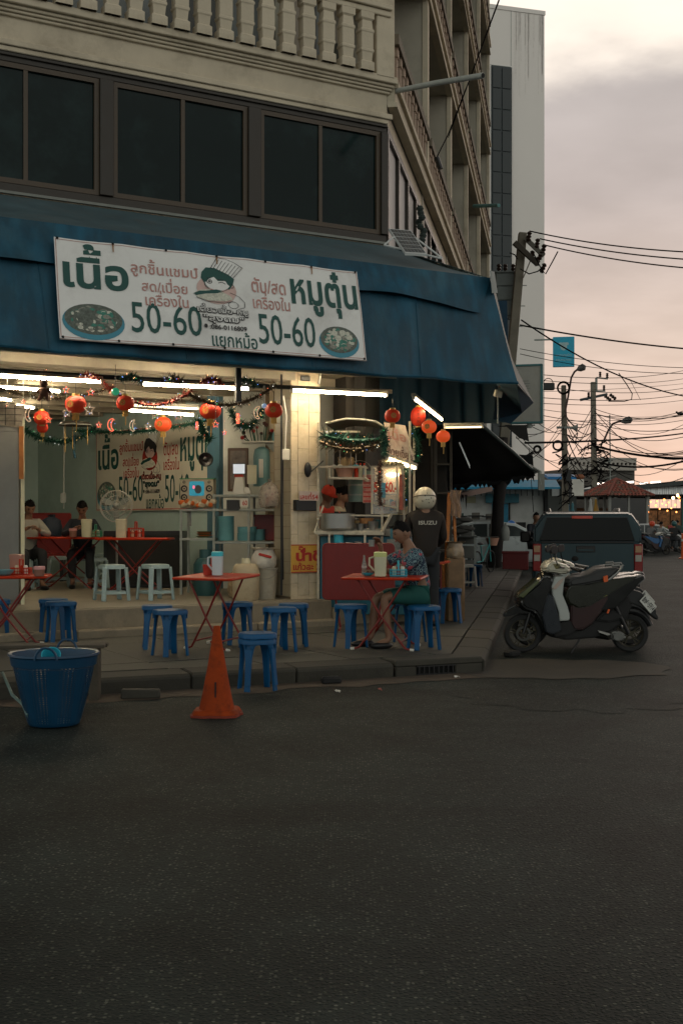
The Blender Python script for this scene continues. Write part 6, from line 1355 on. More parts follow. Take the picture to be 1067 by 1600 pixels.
def person(label, loc, rz, J, shirt, pants, skin=SKIN, sleeve='short', shoes=BLACK, hair=True, hat=None, scale=1.0, longpants=False, head_rot=(0, 0, 0), group=None, hairlong=False, look=1, bulk=1.0, seat=0):
    """J: dict of joints; facing -y. hands: list of finger curl direction"""
    t = thing('person', label, 'person', loc, rz, group, scale=scale)
    V = {k: Vector(v) for k, v in J.items()}
    keys = ['pelvis', 'waist', 'chest', 'neckb', 'neck', 'skull', 'shL', 'elL', 'wrL', 'hdL', 'shR', 'elR', 'wrR', 'hdR', 'hipL', 'knL', 'anL', 'toL', 'hipR', 'knR', 'anR', 'toR']
    rad = dict(pelvis=.125, waist=.115, chest=.135, neckb=.072, neck=.052, skull=.06, shL=.055, elL=.038, wrL=.026, hdL=.030, shR=.055, elR=.038, wrR=.026, hdR=.030, hipL=.085, knL=.055, anL=.036, toL=.032, hipR=.085, knR=.055, anR=.036, toR=.032)
    hd = V['head']; V['skull'] = hd + Vector((0, .01, -.03))
    for s in 'LR':
        V['hd' + s] = V['wr' + s] + (V['wr' + s] - V['el' + s]).normalized() * .055 if 'hd' + s not in V else V['hd' + s]
    idx = {k: i for i, k in enumerate(keys)}
    E = [('pelvis', 'waist'), ('waist', 'chest'), ('chest', 'neckb'), ('neckb', 'neck'), ('neck', 'skull'), ('chest', 'shL'), ('shL', 'elL'), ('elL', 'wrL'), ('wrL', 'hdL'), ('chest', 'shR'), ('shR', 'elR'), ('elR', 'wrR'), ('wrR', 'hdR'), ('pelvis', 'hipL'), ('hipL', 'knL'), ('knL', 'anL'), ('anL', 'toL'), ('pelvis', 'hipR'), ('hipR', 'knR'), ('knR', 'anR'), ('anR', 'toR')]
    ex = MB(); hr = Euler(head_rot); st = len(ex.v); n = 20
    for i in range(15):
        p = PI * i / 14
        for j in range(n):
            a = 2 * PI * j / n; x, y, z = .076 * math.sin(p) * math.cos(a), .094 * math.sin(p) * math.sin(a), .118 * math.cos(p)
            if z < 0: k = 1 - .28 * (-z / .118) ** 1.5; x *= k; y = y * (1 - .12 * (-z / .118)) if y < 0 else y * k
            if y < 0 and abs(x) < .022: y -= .022 * max(0, 1 - abs(z + .018) / .035) * (1 - abs(x) / .022) + .006 * max(0, 1 - abs(z + .058) / .015)
            if y < 0: 
                for s in (-1, 1): y += .010 * max(0, 1 - math.hypot(x - s * .032, (z - .012) * 1.2) / .024)
            ex.v.append((x, y, z))
    for i in range(14):
        for j in range(n): ex.f.append((st + i * n + j, st + (i + 1) * n + j, st + (i + 1) * n + (j + 1) % n, st + i * n + (j + 1) % n)); ex.m.append(0)
    for s in (-1, 1): ex.sph((s * .078, .012, -.005), (.010, .020, .032), 8)
    ex.xf(Matrix.Translation(hd) @ hr.to_matrix().to_4x4(), st)
    for s in 'LR':
        w, h = V['wr' + s], V['hd' + s]; d_ = (h - w).normalized(); sd_ = 1 if s == 'L' else -1
        up = Vector((0, 0, 1)); x = d_.cross(up); x = x.normalized() if x.length > .1 else Vector((1, 0, 0)); dn = d_.cross(x).normalized()
        if dn.z > 0: dn = -dn
        q0 = h + d_ * .015
        for k, ln in enumerate((.060, .072, .068, .052)):
            b0_ = q0 + x * ((k - 1.5) * .0185); ex.tube([b0_ - d_ * .03, b0_ + d_ * ln * .4, b0_ + d_ * ln * .75 + dn * ln * .25, b0_ + d_ * ln * .9 + dn * ln * .6], [.0095, .009, .008, .006], 6)
        tb = h - d_ * .03 - x * sd_ * .028; ex.tube([tb, tb - x * sd_ * .022 + d_ * .025, tb - x * sd_ * .020 + d_ * .052 + dn * .012], [.011, .0095, .007], 6)
    body = skinmesh('body', [(V[k], rad[k]) for k in keys], [(idx[a], idx[b]) for a, b in E], skin, t, extra=ex)
    Mh = Matrix.Translation(hd) @ hr.to_matrix().to_4x4()
    if look:
        b = MB()
        for s in (-1, 1): b.sph((s * .030, -.080, .012), (.011, .006, .006), 8); b.bar((s * .018, -.088, .030), (s * .045, -.080, .031), .008, .006)
        b.xf(Mh).build('eyes', EYEM, t); b = MB().sph((0, -.089, -.058), (.024, .008, .007), 8).sph((0, -.087, -.067), (.019, .008, .006), 8); b.xf(Mh).build('mouth', LIPM, t)
    bl = lambda a, b, k: V[a].lerp(V[b], k)
    SJ = [(V['pelvis'] + Vector((0, .01, -.10 * (bulk > 1) - .03)), .158 * bulk), (V['waist'], .142 * bulk), (V['chest'], .158 * bulk ** .5 + .022 * seat), (V['neckb'] - Vector((0, 0, .01)) + (V['neck'] - V['neckb']) * (1 if bulk > 1 else .35 * seat), .086 if bulk > 1 or seat else .080), (V['shL'], .074 + .01 * seat), (V['shR'], .074 + .01 * seat)]; SE = [(0, 1), (1, 2), (2, 3), (2, 4), (2, 5)]
    for s, k in (('L', 4), ('R', 5)):
        if sleeve == 'short': SJ.append((bl('sh' + s, 'el' + s, .42), .072)); SE.append((k, len(SJ) - 1)); SJ.append((bl('sh' + s, 'el' + s, .78), .070)); SE.append((len(SJ) - 2, len(SJ) - 1))
        else:
            SJ.append((bl('sh' + s, 'el' + s, .5), .064)); SE.append((k, len(SJ) - 1)); SJ.append((V['el' + s], .055)); SE.append((len(SJ) - 2, len(SJ) - 1)); SJ.append((bl('el' + s, 'wr' + s, .9), .042)); SE.append((len(SJ) - 2, len(SJ) - 1))
    so = skinmesh('shirt', SJ, SE, shirt, t)
    PJ = [(V['pelvis'], .132), (V['hipL'], .100), (V['hipR'], .100)]; PE = [(0, 1), (0, 2)]
    for s, k in (('L', 1), ('R', 2)):
        if seat: PJ.append((V['hip' + s] + Vector((0, .085, .03)), .088)); PE.append((k, len(PJ) - 1))
        if not longpants: PJ.append((bl('hip' + s, 'kn' + s, .55), .092)); PE.append((k, len(PJ) - 1)); PJ.append((bl('hip' + s, 'kn' + s, .88), .088)); PE.append((len(PJ) - 2, len(PJ) - 1))
        else:
            for p, r_ in ((bl('hip' + s, 'kn' + s, .5), .086), (V['kn' + s], .072), (bl('kn' + s, 'an' + s, .9), .062)):
                PJ.append((p, r_)); PE.append((k, len(PJ) - 1)); k = len(PJ) - 1
    skinmesh('trousers' if longpants else 'shorts', PJ, PE, pants, t)
    for s in 'LR':
        a, b_ = V['an' + s], V['to' + s]; d_ = (b_ - a); d_.z = 0; d_.normalize(); c_ = a.lerp(b_, .5); ang = math.atan2(d_.y, d_.x)
        MB().sph((0, 0, 0), (.135, .050, .040), 12).build('shoe', shoes, t, loc=(c_.x + d_.x * .01, c_.y + d_.y * .01, min(a.z, b_.z) - .0), rot=(0, 0, ang))
    if hair:
        q = random.Random(9); b = MB(); st = 0; n = 20; rows = 9
        for i in range(rows):
            p = PI * .50 * i / (rows - 1)
            for j in range(n):
                a = 2 * PI * j / n; lim = .80 if math.sin(a) < -.2 else 1.0
                pp_ = min(p, PI * (.60 if hairlong else .50) * lim * (.84 if math.sin(a) < -.35 else 1)); k = 1 + q.uniform(-.015, .03)
                b.v.append((.083 * k * math.sin(pp_) * math.cos(a), .101 * k * math.sin(pp_) * math.sin(a) + .004, .128 * k * math.cos(pp_)))
        for i in range(rows - 1):
            for j in range(n): b.f.append((i * n + j, (i + 1) * n + j, (i + 1) * n + (j + 1) % n, i * n + (j + 1) % n)); b.m.append(0)
        if hairlong: b.sph((0, .095, .03), (.045, .05, .05), 10)
        for i in range(60):
            a, p = q.uniform(0, 6.28), q.uniform(0, .5) * PI
            if math.sin(a) < -.3: p *= .5
            o_ = Vector((.086 * math.sin(p) * math.cos(a), .105 * math.sin(p) * math.sin(a), .130 * math.cos(p))); d_ = (o_.normalized() + Vector((q.uniform(-.5, .5), q.uniform(-.5, .5), q.uniform(-.2, .3)))) * .013
            b.add([o_ + Vector((.006, 0, 0)), o_ - Vector((.006, 0, 0)), o_ + Vector((0, .007, 0)), o_ + d_], [(0, 1, 3), (1, 2, 3), (2, 0, 3)])
        b.xf(Mh).build('hair', HAIR, t)
    if hat == 'cap':
        b = MB(); b.lathe([(0, .135), (.05, .128), (.085, .095), (.097, .05), (.098, .02), (.090, .02)], 20, (0, .004, 0)); b.prism([(-.07, -.07), (-.05, -.15), (0, -.175), (.05, -.15), (.07, -.07)], .026, .036, ax='z'); b.xf(Mh).build('cap', mat('orange_red_cap', (.55, .04, .015), .6), t)
    if hat == 'helmet':
        b = MB(); b.sph((0, .01, .03), (.140, .160, .152), 28)
        b.v = [(x, y, max(z, -.10)) for x, y, z in b.v]; b.xf(Mh).build('helmet', mat('cream_helmet', (.55, .50, .38), .3, var=.05, coat=.4), t)
        b = MB(); b.tube([(.143 * math.cos(a), .01 + .162 * math.sin(a), .055 + .02 * math.sin(a)) for a in [R(-20 + 11 * i) for i in range(21)]], .005, 5)
        b.tube([(x_, .01 + .150 * math.cos(math.asin(min(1, abs(x_) / .13))) * 0 + .153, .02) for x_ in (-.02, .02)], .006, 5)
        b.xf(Mh).build('helmet_lines', BLACK, t)
        b = MB()
        for (x_, z_, w_) in ((-.05, .04, .012), (.03, .07, .016), (.06, .0, .014), (-.02, -.02, .012), (.0, .10, .010), (-.08, .0, .012)):
            y_ = .01 + .162 * math.sqrt(max(0, 1 - (x_ / .14) ** 2 - ((z_ - .03) / .152) ** 2)); b.obox((x_, y_, z_), (w_, .006, w_ * 1.3), (.2, .4, .3 + x_))
        b.xf(Mh).build('helmet_stickers', mat('grey_sticker', (.12, .11, .09), .5), t, bevel=.002)
    return t, V
def floral():
    m = bpy.data.materials.new('patterned_shirt'); m.use_nodes = True; nt = m.node_tree; b = nt.nodes['Principled BSDF']; L = nt.links.new; N = nt.nodes.new
    t = N('ShaderNodeTexCoord'); v = N('ShaderNodeTexVoronoi'); v.inputs['Scale'].default_value = 21; L(t.outputs['Object'], v.inputs['Vector'])
    w = N('ShaderNodeMath'); w.operation = 'SINE'; m3 = N('ShaderNodeMath'); m3.operation = 'MULTIPLY'; m3.inputs[1].default_value = 19; L(v.outputs['Distance'], m3.inputs[0]); L(m3.outputs[0], w.inputs[0])
    r = N('ShaderNodeValToRGB'); L(w.outputs[0], r.inputs[0]); r.color_ramp.elements[0].position = .35; r.color_ramp.elements[0].color = (.012, .03, .06, 1); r.color_ramp.elements[1].position = .55; r.color_ramp.elements[1].color = (.17, .27, .29, 1)
    sp = N('ShaderNodeSeparateXYZ'); L(v.outputs['Color'], sp.inputs[0]); g = N('ShaderNodeMath'); g.operation = 'GREATER_THAN'; g.inputs[1].default_value = .87; L(sp.outputs[0], g.inputs[0])
    x = N('ShaderNodeMix'); x.data_type = 'RGBA'; L(g.outputs[0], x.inputs[0]); L(r.outputs[0], x.inputs[6]); x.inputs[7].default_value = (.35, .06, .08, 1); L(x.outputs[2], b.inputs['Base Color']); b.inputs['Roughness'].default_value = .8
    return m
FLOR = floral()
ms = G(652, 1008, ZP)
J = dict(pelvis=(0, -.02, .56), waist=(0, -.03, .70), chest=(0, -.08, .88), neckb=(0, -.11, 1.03), neck=(0, -.14, 1.09), head=(0, -.20, 1.19), shL=(.16, -.09, .96), elL=(.20, -.30, .79), wrL=(.10, -.50, .80), shR=(-.16, -.12, .96), elR=(-.22, -.35, .86), wrR=(-.10, -.40, 1.05), hdR=(-.08, -.43, 1.10), hipL=(.10, -.05, .53), knL=(.13, -.44, .54), anL=(.13, -.38, .09), toL=(.15, -.54, .03), hipR=(-.10, -.05, .53), knR=(-.14, -.44, .52), anR=(-.12, -.50, .09), toR=(-.12, -.66, .03))
man, _ = person('seated man in a blue patterned shirt and green shorts eating at the red table', (P(656, 0, 12.45).x, 12.5, ZP), R(-74), J, FLOR, mat('green_shorts', (.008, .075, .065), .8, var=.15), SKIND, head_rot=(R(18), 0, 0), seat=1)
cup('small steel cup held by the eating man', man.matrix_basis @ Vector((-.10, -.50, 1.05)), .035, .07, mat('dull_cup', (.30, .30, .28), .3, .4))
J = dict(pelvis=(0, 0, .92), waist=(0, -.01, 1.08), chest=(0, -.01, 1.27), neckb=(0, 0, 1.43), neck=(0, 0, 1.50), head=(0, -.03, 1.57), shL=(.19, 0, 1.37), elL=(.26, -.04, 1.10), wrL=(.24, -.20, .90), shR=(-.19, 0, 1.37), elR=(-.25, -.06, 1.10), wrR=(-.20, -.26, 1.0), hipL=(.10, 0, .88), knL=(.11, -.02, .48), anL=(.11, .03, .08), toL=(.13, -.13, .03), hipR=(-.10, 0, .88), knR=(-.11, -.01, .48), anR=(-.11, .03, .08), toR=(-.13, -.13, .03))
hm, _ = person('standing man with a cream helmet and dark jacket seen from behind at the food cart', G(664, 978, ZP), R(188), J, mat('dark_brown_jacket', (.017, .012, .009), .8, var=.2), mat('dark_trousers', (.02, .022, .025), .85), SKIND, 'long', hair=False, hat='helmet', longpants=True, bulk=1.14)
b = MB(); text_fit(b, 'ISUZU', -.115, .115, 1.275, 1.325, .172, bold=.03); b.v = [(-x, .162 - 1.0 * x * x + .004, z) for x, y, z in b.v]; b.build('lettering', mat('pale_print', (.45, .42, .36), .6), hm, sm=0)
J2 = dict(pelvis=(0, 0, .88), waist=(0, -.02, 1.02), chest=(0, -.06, 1.18), neckb=(0, -.09, 1.32), neck=(0, -.11, 1.38), head=(0, -.15, 1.47), shL=(.17, -.05, 1.26), elL=(.20, -.22, 1.04), wrL=(.10, -.42, .98), shR=(-.17, -.05, 1.26), elR=(-.20, -.22, 1.04), wrR=(-.08, -.42, .98), hipL=(.10, 0, .84), knL=(.11, -.02, .46), anL=(.11, .03, .08), toL=(.13, -.13, .03), hipR=(-.10, 0, .84), knR=(-.11, -.01, .46), anR=(-.11, .03, .08), toR=(-.13, -.13, .03))
person('cook in an orange-red cap and shirt bending over the stock pot', (P(502, 0, 16.05).x, 16.05, .36), R(38), J2, mat('orange_red_shirt', (.55, .035, .015), .7), mat('dark_trousers', (.02, .022, .025), .85), SKIND, 'short', hair=True, hat='cap', longpants=True, head_rot=(R(25), 0, 0))
def stripes():
    m = bpy.data.materials.new('striped_shirt'); m.use_nodes = True; nt = m.node_tree; b = nt.nodes['Principled BSDF']; L = nt.links.new; N = nt.nodes.new
    t = N('ShaderNodeTexCoord'); s = N('ShaderNodeSeparateXYZ'); L(t.outputs['Object'], s.inputs[0]); r = N('ShaderNodeValToRGB'); r.color_ramp.interpolation = 'CONSTANT'
    mr = N('ShaderNodeMapRange'); mr.inputs[1].default_value = .8; mr.inputs[2].default_value = 1.4; L(s.outputs[2], mr.inputs[0]); L(mr.outputs[0], r.inputs[0])
    r.color_ramp.elements[0].color = (.012, .012, .015, 1); r.color_ramp.elements[1].position = .40; r.color_ramp.elements[1].color = (.50, .42, .28, 1)
    for p, c_ in ((.52, (.012, .012, .015, 1)), (.74, (.5, .42, .28, 1))): e = r.color_ramp.elements.new(p); e.color = c_
    L(r.outputs[0], b.inputs['Base Color']); b.inputs['Roughness'].default_value = .8; return m
person('young cook with tied dark hair in a black and cream striped shirt behind the cart', (P(521, 0, 16.25).x, 16.25, .36), R(68), J2, stripes(), mat('dark_trousers', (.02, .022, .025), .85), SKIN, 'short', hair=True, longpants=True, hairlong=True, head_rot=(R(22), 0, 0))
J3 = dict(J); 
JD = dict(pelvis=(0, .02, .55), waist=(0, -.02, .70), chest=(0, -.06, .88), neckb=(0, -.08, 1.03), neck=(0, -.11, 1.09), head=(0, -.16, 1.20), shL=(.17, -.07, .98), elL=(.27, -.22, .80), wrL=(.08, -.36, .88), shR=(-.17, -.07, .98), elR=(-.27, -.22, .80), wrR=(-.08, -.34, .90), hipL=(.10, .0, .53), knL=(.13, -.42, .54), anL=(.13, -.36, .09), toL=(.15, -.52, .03), hipR=(-.10, 0, .53), knR=(-.14, -.42, .52), anR=(-.12, -.40, .09), toR=(-.12, -.56, .03))
person('diner in a dark shirt bent over his bowl at the inside table', (P(130, 0, 18.1).x, 18.1, FZ), R(8), JD, mat('navy_shirt', (.012, .015, .022), .85), mat('dark_trousers', (.02, .022, .025), .85), SKIND, 'long', hair=True, longpants=True, head_rot=(R(38), 0, 0))
wsn = make_square_stool('grey stool the dark-shirted diner sits on'); wsn.location = (P(130, 0, 18.2).x, 18.15, FZ)
person('diner in a grey-white jacket half hidden by the steel fridge', (P(42, 0, 17.6).x, 17.6, FZ), R(30), JD, mat('pale_jacket', (.28, .27, .23), .8), mat('dark_trousers', (.02, .022, .025), .85), SKIND, 'long', hair=True, longpants=True, head_rot=(R(30), 0, 0))
wsn = make_square_stool('grey stool the diner in the pale jacket sits on'); wsn.location = (P(40, 0, 17.7).x, 17.65, FZ)
def poly_s(pts): return [((px - 815) * .00716, (1019.5 - py) * .00716) for px, py in pts]
def spoked_wheel(t, x, R_, m_rim, name='wheel', w=.045):
    b = MB(); rt = w * .9
    for i in range(32):
        pass
    c = Vector((x, 0, R_))
    prof = [(R_ - .055, -.030), (R_ - .02, -.036), (R_ - .004, -.022), (R_, 0), (R_ - .004, .022), (R_ - .02, .036), (R_ - .055, .030), (R_ - .062, 0)]
    n = 40; vs = []; fs = []
    for i in range(n):
        a = 2 * PI * i / n
        for r, y in prof: vs.append((x + r * math.cos(a), y, R_ + r * math.sin(a)))
    k = len(prof)
    for i in range(n):
        for j in range(k): fs.append((i * k + j, i * k + (j + 1) % k, ((i + 1) % n) * k + (j + 1) % k, ((i + 1) % n) * k + j))
    wh_ = b.add(vs, fs).build(name, RUBBER, t)
    r2 = MB(); r2.tube([(x + (R_ - .060) * math.cos(2 * PI * i / 36), 0, R_ + (R_ - .060) * math.sin(2 * PI * i / 36)) for i in range(36)], .011, 6, closed=True).build('rim', m_rim, wh_)
    for i in range(5):
        for e in (-.16, .16):
            a = 2 * PI * i / 5 + .4; MB().bar((x + .03 * math.cos(a), 0, R_ + .03 * math.sin(a)), (x + (R_ - .062) * math.cos(a + e), 0, R_ + (R_ - .062) * math.sin(a + e)), .012, .014, up=(0, 1, 0)).build('spoke', m_rim, wh_, sm=0)
    MB().cyl((x, -.045, R_), (x, .045, R_), .030, n=14).build('hub', m_rim, wh_)
    return wh_
def shell(t, name, pts, w0, w1, m, bev=.02, seg=2, k=.9, y0=0, parent=None, conv=True):
    """side panel with real width: outline in photo pixels, narrower towards the outside"""
    o = poly_s(pts) if conv else pts; cx_ = sum(p[0] for p in o) / len(o); cz_ = sum(p[1] for p in o) / len(o)
    b = MB(); n = len(o); L_ = [(-w1, k), (-w0, 1.0), (w0, 1.0), (w1, k)]
    for y, s in L_: b.v += [(cx_ + (x - cx_) * s, y + y0, cz_ + (z - cz_) * s) for x, z in o]
    b.f = [tuple(range(n - 1, -1, -1)), tuple(range(3 * n, 4 * n))]
    for q_ in range(3): b.f += [(q_ * n + i, q_ * n + (i + 1) % n, (q_ + 1) * n + (i + 1) % n, (q_ + 1) * n + i) for i in range(n)]
    b.m = [0] * len(b.f)
    return b.build(name, m, parent or t, bevel=bev, seg=seg)
def make_scooter(label, loc, rz, body, panel, inner, low, rim, plate=True, parts=True, scale=1.0, group=None, white=WHITEP):
    t = thing('scooter', label, 'scooter', loc, rz, group, scale=scale)
    t.rotation_euler = (0, 0, rz)
    spoked_wheel(t, 0.0, .215, rim); spoked_wheel(t, 1.205, .212, rim)
    MB().lathe([(.058, -.003), (.082, -.003), (.082, .003), (.058, .003)], 24, (0, -.05, .215), (R(90), 0, 0)).build('brake_disc', mat('dark_steel2', (.06, .06, .055), .4, .6), t)
    for s in (-1, 1): MB().tube([(0, s * .055, .215), (.09, s * .055, .50), (.115, s * .05, .60)], .017, 8).build('fork', BLACK, t)
    shell(t, 'front_mudguard', [(784, 963), (787, 956), (800, 949), (816, 946), (830, 950), (842, 962), (845, 975), (838, 966), (822, 958), (805, 958), (793, 962)], .040, .060, body, .006, k=.97)
    shell(t, 'front_fairing', [(802, 936), (806, 927), (822, 915), (836, 903), (842, 893), (852, 890), (861, 894), (862, 903), (856, 925), (853, 945), (860, 965), (868, 985), (858, 993), (846, 990), (840, 975), (830, 958), (812, 952), (805, 946)], .07, .155, body, .018, k=.80)
    shell(t, 'headlamp', [(803, 934), (807, 926), (824, 913), (835, 903), (837, 908), (824, 921), (812, 933)], .08, .135, mat('dark_lamp_glass', (.05, .055, .03), .12, var=.1, coat=.6), .004, k=.9)
    b = MB(); o = poly_s([(806, 930), (828, 912), (836, 905), (837, 909), (812, 933)]); b.prism(o, -.150, -.118).build('headlamp_glass', mat('olive_reflector', (.09, .10, .045), .2, coat=.5), t, bevel=.003)
    shell(t, 'leg_shield', [(861, 900), (877, 899), (874, 915), (873, 928), (880, 945), (884, 958), (884, 968), (868, 969), (867, 955), (858, 930), (856, 915)], .14, .17, inner, .008, k=.97)
    shell(t, 'shield_emblem', [(856, 919), (866, 907), (875, 901), (872, 909), (862, 920)], .172, .178, mat('pinkish_trim', (.42, .33, .28), .4), .002, k=.9)
    shell(t, 'lower_fairing', [(850, 925), (858, 930), (868, 968), (871, 984), (856, 990), (846, 985), (840, 960)], .15, .19, mat('blue_black_panel', (.010, .014, .020), .3, coat=.3), .01, k=.95)
    shell(t, 'handlebar_cover', [(844, 889), (848, 879), (856, 874), (866, 877), (876, 880), (884, 882), (888, 889), (884, 896), (872, 897), (858, 894), (848, 894)], .09, .16, white, .016, k=.75)
    shell(t, 'dashboard', [(857, 880), (868, 880), (872, 887), (862, 889)], .10, .165, mat('dash_olive', (.14, .12, .05), .3, var=.6, vs=40), .003, k=.9)
    MB().tube([(.36, -.30, .965), (.42, -.20, .955), (.44, 0, .95), (.42, .20, .955), (.36, .30, .965)], .012, 8).build('handlebar', BLACK, t)
    for s in (-1, 1): 
        MB().tube([(.50, s * .22, .955), (.565, s * .36, .925)], .018, 10).build('grip', BLACK, t); MB().bar((.48, s * .24, .97), (.60, s * .36, .945), .012).build('brake_lever', STEEL, t)
        MB().tube([(.36, s * .17, .98), (.31 if s < 0 else .38, s * .24, 1.07), (.29 if s < 0 else .36, s * .29, 1.13)], .006, 6).build('mirror_stem', BLACK, t)
        b = MB(); o = rrect(.115, .085, .035, 5); b.prism([(x, z) for x, z in o], -.012, .012); mo_ = b.build('mirror', BLACK, t, bevel=.004, loc=(.29 + .0 if s < 0 else .36, s * .30, 1.155), rot=(0, R(-8), R(35))); MB().prism([(x * .9, z * .9) for x, z in o], .0125, .0135).build('mirror_glass', mat('mirror_glass', (.20, .42, .48), .05, .8, var=0), mo_, sm=0)
    shell(t, 'floor_board', [(860, 985), (866, 972), (890, 967), (900, 969), (900, 980), (884, 990), (860, 994)], .12, .155, BLACKM, .008, k=.95)
    shell(t, 'under_seat_panel', [(884, 975), (885, 935), (878, 928), (876, 919), (884, 914), (900, 916), (930, 910), (945, 915), (948, 935), (935, 955), (920, 974), (905, 984), (890, 985)], .12, .165, mat('red_black_panel', low, .35, var=.25, vs=5, coat=.3), .012, k=.92)
    shell(t, 'side_panel', [(878, 921), (884, 914), (910, 913), (945, 905), (975, 900), (990, 899), (985, 905), (960, 920), (935, 935), (915, 947), (895, 950), (880, 942), (876, 931)], .15, .175, panel, .010, k=.93)
    shell(t, 'tail_panel', [(935, 932), (960, 915), (985, 902), (1000, 897), (1004, 903), (990, 915), (975, 930), (955, 950), (935, 955), (920, 950)], .13, .16, body, .010, k=.93)
    b = MB(); o = poly_s([(908, 940), (940, 928), (942, 929), (909, 943)]); b.prism(o, -.174, -.166).build('yellow_line', mat('olive_yellow', (.28, .27, .06), .4), t, sm=0)
    shell(t, 'seat', [(879, 913), (880, 906), (890, 901), (900, 900), (915, 896), (927, 889), (948, 886), (962, 885), (966, 890), (955, 901), (935, 908), (905, 914), (884, 917)], .11, .15, mat('seat_vinyl', (.030, .030, .030), .5, var=.15), .018, 3, k=.86)
    MB().tube([(p[0], -.15, p[1]) for p in poly_s([(942, 908), (958, 895), (966, 886), (962, 883), (950, 884)])], .014, 8).build('grab_rail', mat('grab_grey', (.22, .22, .21), .35, .5), t); MB().tube([(p[0], .15, p[1]) for p in poly_s([(942, 908), (958, 895), (966, 886), (962, 883), (950, 884)])], .014, 8).build('grab_rail', mat('grab_grey', (.22, .22, .21)), t)
    MB().prism([(x, z) for x, z in poly_s([(936, 900), (943, 898), (944, 909), (937, 911)])], -.168, -.140).build('orange_tag', mat('orange_plastic', (.60, .10, .02), .4), t, bevel=.004)
    shell(t, 'tail_lamp', [(975, 920), (985, 908), (998, 903), (1001, 905), (996, 911), (984, 919)], .06, .10, mat('red_lens', (.22, .012, .01), .2, coat=.5), .005, k=.9)
    shell(t, 'turn_lamp', [(971, 924), (978, 914), (990, 906), (984, 916)], .10, .125, mat('smoke_lens', (.12, .08, .07), .15, coat=.5), .004, k=.9)
    shell(t, 'rear_mudguard', [(973, 925), (985, 920), (1000, 925), (1006, 935), (1015, 950), (1027, 964), (1026, 969), (1018, 963), (1003, 950), (992, 945), (978, 940)], .05, .075, BLACK, .008, k=.95)
    sh2 = [(950 + 12 * i, 0) for i in range(3)]
    MB().tube([(1.205 + .25 * math.cos(R(a)), 0, .212 + .25 * math.sin(R(a))) for a in range(20, 150, 10)], .035, 8).build('hugger', BLACK, t)
    if plate:
        pl_ = thing('number_plate', None, None); pl_.parent = t; pl_.name = 'number_plate'
        a, c_ = Vector(poly_s([(997, 933)])[0]), Vector(poly_s([(1016, 953)])[0]); mid = (a + c_) / 2; d_ = (c_ - a); ang = math.atan2(d_.y, d_.x)
        pl_.location = (mid.x + .02, -.085, mid.y); pl_.rotation_euler = (0, -ang, R(12))
        LL = d_.length; MB().box(-LL / 2, LL / 2, -.006, .0, -.055, .055).build('plate_sheet', mat('plate_white', (.52, .52, .48), .4), pl_, bevel=.004, sm=0)
        b = MB(); text_fit(b, '8กฬ', -LL * .44, -LL * .10, -.035, .035, -.0075, bold=.03); text_fit(b, '5914', LL * .06, LL * .46, -.035, .035, -.0075, bold=.02); b.build('lettering', INKK, pl_, sm=0, fx=0)
        b = MB(); text_fit(b, 'ชลบุรี', -.012, .012, -.03, .03, -.0075); b.build('province', INKK, pl_, sm=0, fx=0)
    shell(t, 'frame_cover', [(848, 980), (866, 966), (884, 940), (900, 930), (940, 930), (975, 925), (985, 945), (975, 970), (950, 985), (925, 996), (880, 999), (856, 994)], .08, .115, BLACKM, .01, k=.95)
    shell(t, 'engine', [(925, 962), (945, 955), (970, 957), (975, 968), (955, 977), (925, 976)], .06, .11, BLACK, .015, k=.85)
    shell(t, 'air_box', [(922, 968), (935, 957), (955, 953), (972, 958), (968, 966), (945, 972)], .10, .15, BLACKM, .015, k=.88)
    MB().prism([(x, z) for x, z in poly_s([(928, 983), (946, 988), (948, 990), (944, 992), (930, 987)])], -.155, -.13).build('foot_peg', mat('peg_silver', (.35, .34, .32), .4, .5), t, bevel=.004)
    shell(t, 'transmission_cover', [(946, 986), (955, 984), (968, 986), (975, 992), (972, 999), (960, 1001), (948, 998)], .10, .15, mat('cover_silver', (.17, .17, .16), .35, .6), .015, k=.8)
    MB().cyl((1.02, -.15, .19), (1.02, -.175, .19), .04, n=18).build('cover_cap', mat('cover_silver', (.17, .17, .16)), t)
    MB().tube([(.75, .12, .18), (1.0, .15, .16), (1.35, .16, .28)], [.02, .04, .045], 12).build('exhaust', mat('dark_steel2', (.06, .06, .055), .4, .6), t)
    MB().tube([(.62, -.10, .16), (.50, -.19, .012)], .010, 6).build('side_stand', BLACK, t)
    for s in (-1, 1): MB().tube([(1.16, s * .12, .22), (1.0, s * .13, .55)], .022, 8).build('shock_absorber', BLACK, t)
    MB().obox((.92, -.17, .47), (.02, .02, .05), (0, .4, 0)).build('orange_clip', mat('orange_plastic', (.60, .10, .02)), t, bevel=.003)
    snap_all(t)
    return t
def snap_all(o):
    ch = [c for c in bpy.data.objects if c.parent == o]; KIDS[o.name] = ch
    for c in ch: snap_all(c)
GLOSS = mat('gloss_black_paint', (.006, .006, .006), .18, var=.08, coat=.5)
OLIV = mat('olive_black_paint', (.011, .012, .006), .3, var=.15, coat=.12)
g0_ = G(816, 1019.5)
sc1 = make_scooter('black and white scooter parked across the corner in front of the grey pickup', (g0_.x, g0_.y, 0), R(2), GLOSS, OLIV, mat('shield_white', (.36, .38, .36), .35, var=.06), (.022, .003, .003), mat('dark_rim', (.05, .045, .03), .4, .6), white=mat('bar_white', (.48, .45, .36), .35))
sc1.location = (g0_.x, g0_.y, 0)
copy_tree(sc1, (g0_.x + .20, g0_.y + .75, 0), R(5), 'second dark scooter parked close behind the black and white one')

